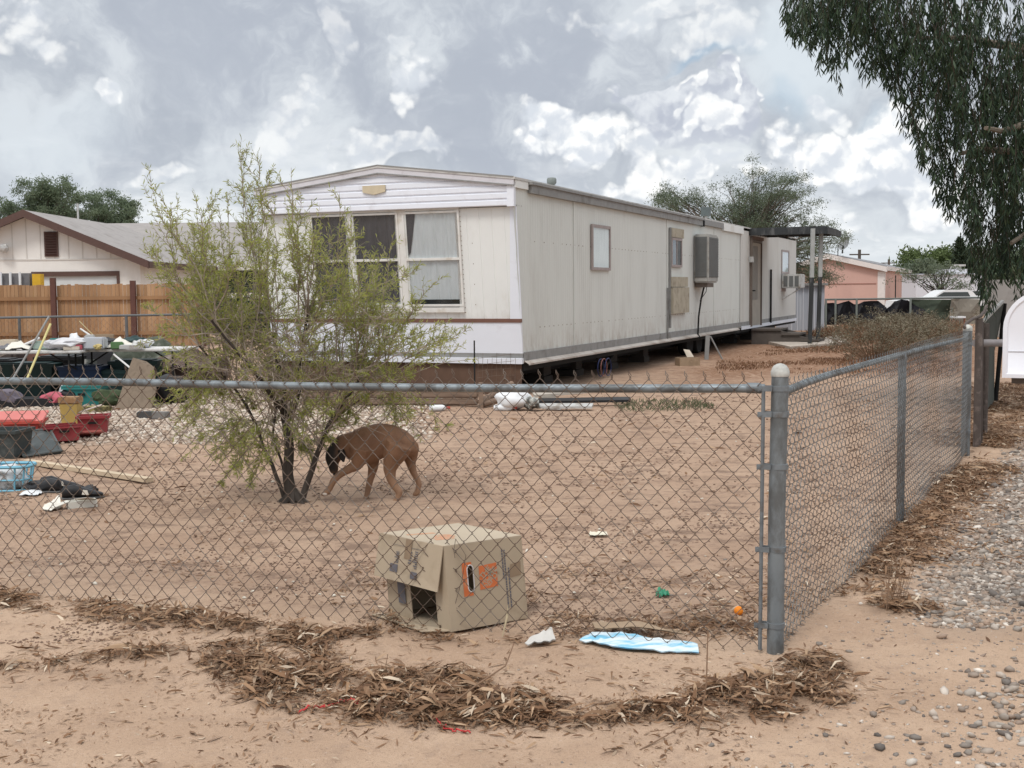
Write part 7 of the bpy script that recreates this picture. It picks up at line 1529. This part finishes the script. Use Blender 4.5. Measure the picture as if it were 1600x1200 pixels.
for k in range(16): curtain(random.uniform(1650, 1900), random.uniform(-250, 150), random.uniform(150, 480), 14.6+random.uniform(-1.5, 1.8), 50, 9, .7)
for k in range(14): curtain(random.uniform(1300, 1700), random.uniform(-420, -260), random.uniform(-190, -60), 14.6+random.uniform(-1.5, 1.8), 55, 9, .7)
ht.build('branchlets', pm('eucalyptus_twig', (.06, .045, .035), .8, .2, 8, 0), euc)
Pn = np.array(lp); D = norm(np.array(ld)); n = len(Pn); N = norm(np.cross(D, rng.normal(0, 1, (n, 3)))); Ls = rng.uniform(.07, .15, n); print('eucalyptus leaves', n)
v, f, ids = blades(Pn, D, N, Ls, rng.uniform(.012, .021, n), rng.normal(0, .14, n)); r = rng.uniform(0, 1, n)
np_mesh('foliage', v, f, leafmat('eucalyptus_leaf', [(.016, .034, .018), (.026, .048, .025), (.02, .038, .024), (.04, .07, .03), (.03, .052, .024), (.055, .072, .035)], .2, .5), euc, rnd=r[ids])
# ------------------------------------------------------------------ dog
YD = 8.95
def dz(px, py, dy=0.0): return P(px, py, YD+dy)
pm_d = []   # verts, faces gathered then remeshed into one skin
dm = MB()
KX = 1/212.0
def loft_dog(st, n=16):
    """stations: (px, py, half height px, half width m, dy)"""
    cs = [dz(a, b_, e[0] if e else 0) for a, b_, h_, w_, *e in st]; vs = []
    for i, (a, b_, h_, w_, *e) in enumerate(st):
        t = (cs[min(i+1, len(cs)-1)]-cs[max(i-1, 0)]).normalized(); yv = Vector((0, 1, 0)); yv = (yv-t*yv.dot(t)).normalized(); zv = t.cross(yv)
        hh = h_*KX
        for k in range(n): an = 2*math.pi*k/n; vs.append(cs[i]+yv*math.cos(an)*w_+zv*math.sin(an)*hh)
    m = len(st); fs = [(i*n+k, i*n+(k+1) % n, (i+1)*n+(k+1) % n, (i+1)*n+k) for i in range(m-1) for k in range(n)]+[tuple(range(n-1, -1, -1)), tuple((m-1)*n+k for k in range(n))]
    dm.add(vs, fs)
# torso from rump to the shoulders, the back arched
loft_dog([(650, 704, 4, .03), (646, 703, 11, .055), (638, 698, 18, .075), (626, 693, 23, .085), (612, 689, 26, .09), (598, 688, 27.5, .092), (584, 692, 29, .098), (570, 696, 30, .102), (558, 698, 27, .095), (549, 699, 22, .08), (541, 700, 17, .065)])
# neck hanging forward and down
loft_dog([(560, 694, 20, .07), (548, 694, 19, .062), (537, 696, 18, .055), (528, 702, 16, .05), (522, 710, 13, .045)])
# skull and muzzle: facing down-left
loft_dog([(531, 699, 8, .035), (526, 704, 13, .052), (522, 711, 14, .056), (520, 718, 12.5, .05), (520, 724, 9.5, .036), (521, 730, 8, .028), (522, 736, 7, .025), (523, 740, 4.5, .018)])
def leg(pts, dy):
    L = [dz(a, b_, dy+(e[0] if e else 0)) for a, b_, r_, *e in pts]; rr = [r_*KX*1.1 for a, b_, r_, *e in pts]; Q = []; RR = []
    for i in range(len(L)-1):
        for k in range(4): t = k/4; Q.append(L[i].lerp(L[i+1], t)); RR.append(rr[i]+(rr[i+1]-rr[i])*t)
    Q.append(L[-1]); RR.append(rr[-1]); dm.tube(Q, RR, 10); dm.lathe(Q[-1]-Vector((0, 0, RR[-1])), [(.001, 0), (RR[-1]*.8, RR[-1]*.3), (RR[-1], RR[-1]), (RR[-1]*.7, RR[-1]*1.7), (.001, RR[-1]*2)], 10)
leg([(565, 700, 17), (562, 716, 13), (557, 727, 8.5), (545, 733, 6.5), (531, 741, 5.6), (521, 751, 5.2), (517, 760, 4.4), (513, 768, 4.2), (508, 771, 4.6), (505, 772, 3.6)], -.065)
leg([(577, 702, 15), (582, 718, 11), (583, 731, 7.5), (579, 748, 5.2), (576, 760, 4.8), (573, 774, 4.2), (571, 781, 4.4), (567, 783, 3.8)], .06)
leg([(624, 694, 20), (618, 708, 18), (612, 722, 13), (609, 734, 9.5), (611, 748, 7), (617, 760, 5.8), (624, 768, 5.4), (623, 775, 4.6), (619, 783, 4.6), (614, 786, 4)], -.065)
leg([(638, 698, 16), (641, 712, 12), (642, 724, 7.5), (646, 738, 5.2), (652, 748, 4.4), (655, 756, 4.6), (653, 764, 4.0), (652, 770, 4.6), (648, 772, 3.8)], .065)
# short curled tail tucked down
t_ = [dz(644, 692, 0), dz(650, 694, 0), dz(652, 703, 0), dz(648, 711, 0), dz(642, 716, 0)]; dm.tube(branch_pts(t_[0], t_[1], 2, 0, 0)+t_[2:], [.025, .022, .020, .018, .016, .010], 8)
tmp = dm.build('dog_tmp', None, None)
mod = tmp.modifiers.new('r', 'REMESH'); mod.mode = 'VOXEL'; mod.voxel_size = .008
m2 = tmp.modifiers.new('s', 'SMOOTH'); m2.iterations = 7; m2.factor = .5
dg = bpy.context.evaluated_depsgraph_get(); dme = bpy.data.meshes.new_from_object(tmp.evaluated_get(dg)); bpy.data.objects.remove(tmp)
dog = thing('dog', (dz(585, 700).x, YD, 0), 'brown dog with black face sniffing head down beside the shrub trunk', 'dog')
dme.transform(Matrix.Translation(-WLOC[dog.name])); dme.polygons.foreach_set('use_smooth', [True]*len(dme.polygons))
fur = bpy.data.materials.new('brown_fur'); fur.use_nodes = True; b = NB(fur.node_tree); bs = principled(fur); tc = b.n('ShaderNodeTexCoord'); ob_ = tc.outputs['Object']; sp = b.n('ShaderNodeSeparateXYZ'); fur.node_tree.links.new(ob_, sp.inputs[0])
na = b.noise(ob_, 6, 4, .6); nb_ = b.noise(b.vm('MULTIPLY', ob_, (1, 1, 2.5)), 70, 4, .7)
x_head = dz(531, 700).x-dog.location.x; zf = b.m('ADD', sp.outputs[2], 0)
c = b.mix(b.ss(na, .35, .65), (.16, .080, .043), (.235, .123, .068))
c = b.mix(b.ss(sp.outputs[2], .42, .12, 0, .5), c, (.34, .21, .13))
c = b.mix(b.ss(sp.outputs[2], .56, .66, 0, .5), c, (.10, .055, .035))
hm = b.m('MULTIPLY', b.ss(b.m('ADD', sp.outputs[0], b.m('MULTIPLY', na, .03)), x_head+.045, x_head-.03), b.ss(sp.outputs[2], .17, .24))
c = b.mix(hm, c, (.014, .011, .010)); c = b.mix(b.ss(nb_, .5, .75, 0, .35), c, (.06, .035, .022))
b.put(bs.inputs['Base Color'], c); bs.inputs['Roughness'].default_value = .75; bp = b.n('ShaderNodeBump'); bp.inputs['Strength'].default_value = .35; bp.inputs['Distance'].default_value = .004; b.put(bp.inputs['Height'], nb_); b.put(bs.inputs['Normal'], bp.outputs[0])
o = bpy.data.objects.new('body', dme); COL.objects.link(o); o.parent = dog; dme.materials.clear(); dme.materials.append(fur); WLOC[o.name] = WLOC[dog.name]
hd_ = o; earm = pm('black_ear', (.016, .012, .011), .8, .1, 8, 0)
def ear(p, q_, r_):
    m_ = MB(); d = (q_-p); u = d.normalized(); s_1 = u.cross(Vector((0, 1, 0))).normalized(); n_1 = u.cross(s_1)
    vs = [p-s_1*r_, p+s_1*r_, p+d*.55+s_1*r_*1.05, q_+s_1*r_*.25, q_-s_1*r_*.25, p+d*.55-s_1*r_*1.05]; m_.slab(vs, n_1*.008); return m_.build('ear', earm, hd_, smooth=True)
ear(dz(533, 703, -.05), dz(537, 722, -.07), .024); ear(dz(517, 703, .045), dz(511, 719, .055), .022)
for px, py in ((519, 716), (526, 717)): MB().blob(dz(px, py, -.05), (.006, .005, .006), .0, 2).build('eye', pm('dark_eye', (.01, .008, .006), .1, 0, 5, 0, spec=.8), hd_, smooth=True)
MB().blob(dz(523, 741, -.012), (.013, .013, .010), .05, 2).build('nose', pm('wet_nose', (.008, .008, .008), .3, 0, 5, 0), hd_, smooth=True)
for (px, py, dy) in ((508, 772, -.065),): MB().blob(dz(px, py, dy-.012), (.020, .016, .013), .05, 2).build('paw_patch', pm('white_paw', (.55, .48, .42), .8, .1, 20, 0), hd_, smooth=True)
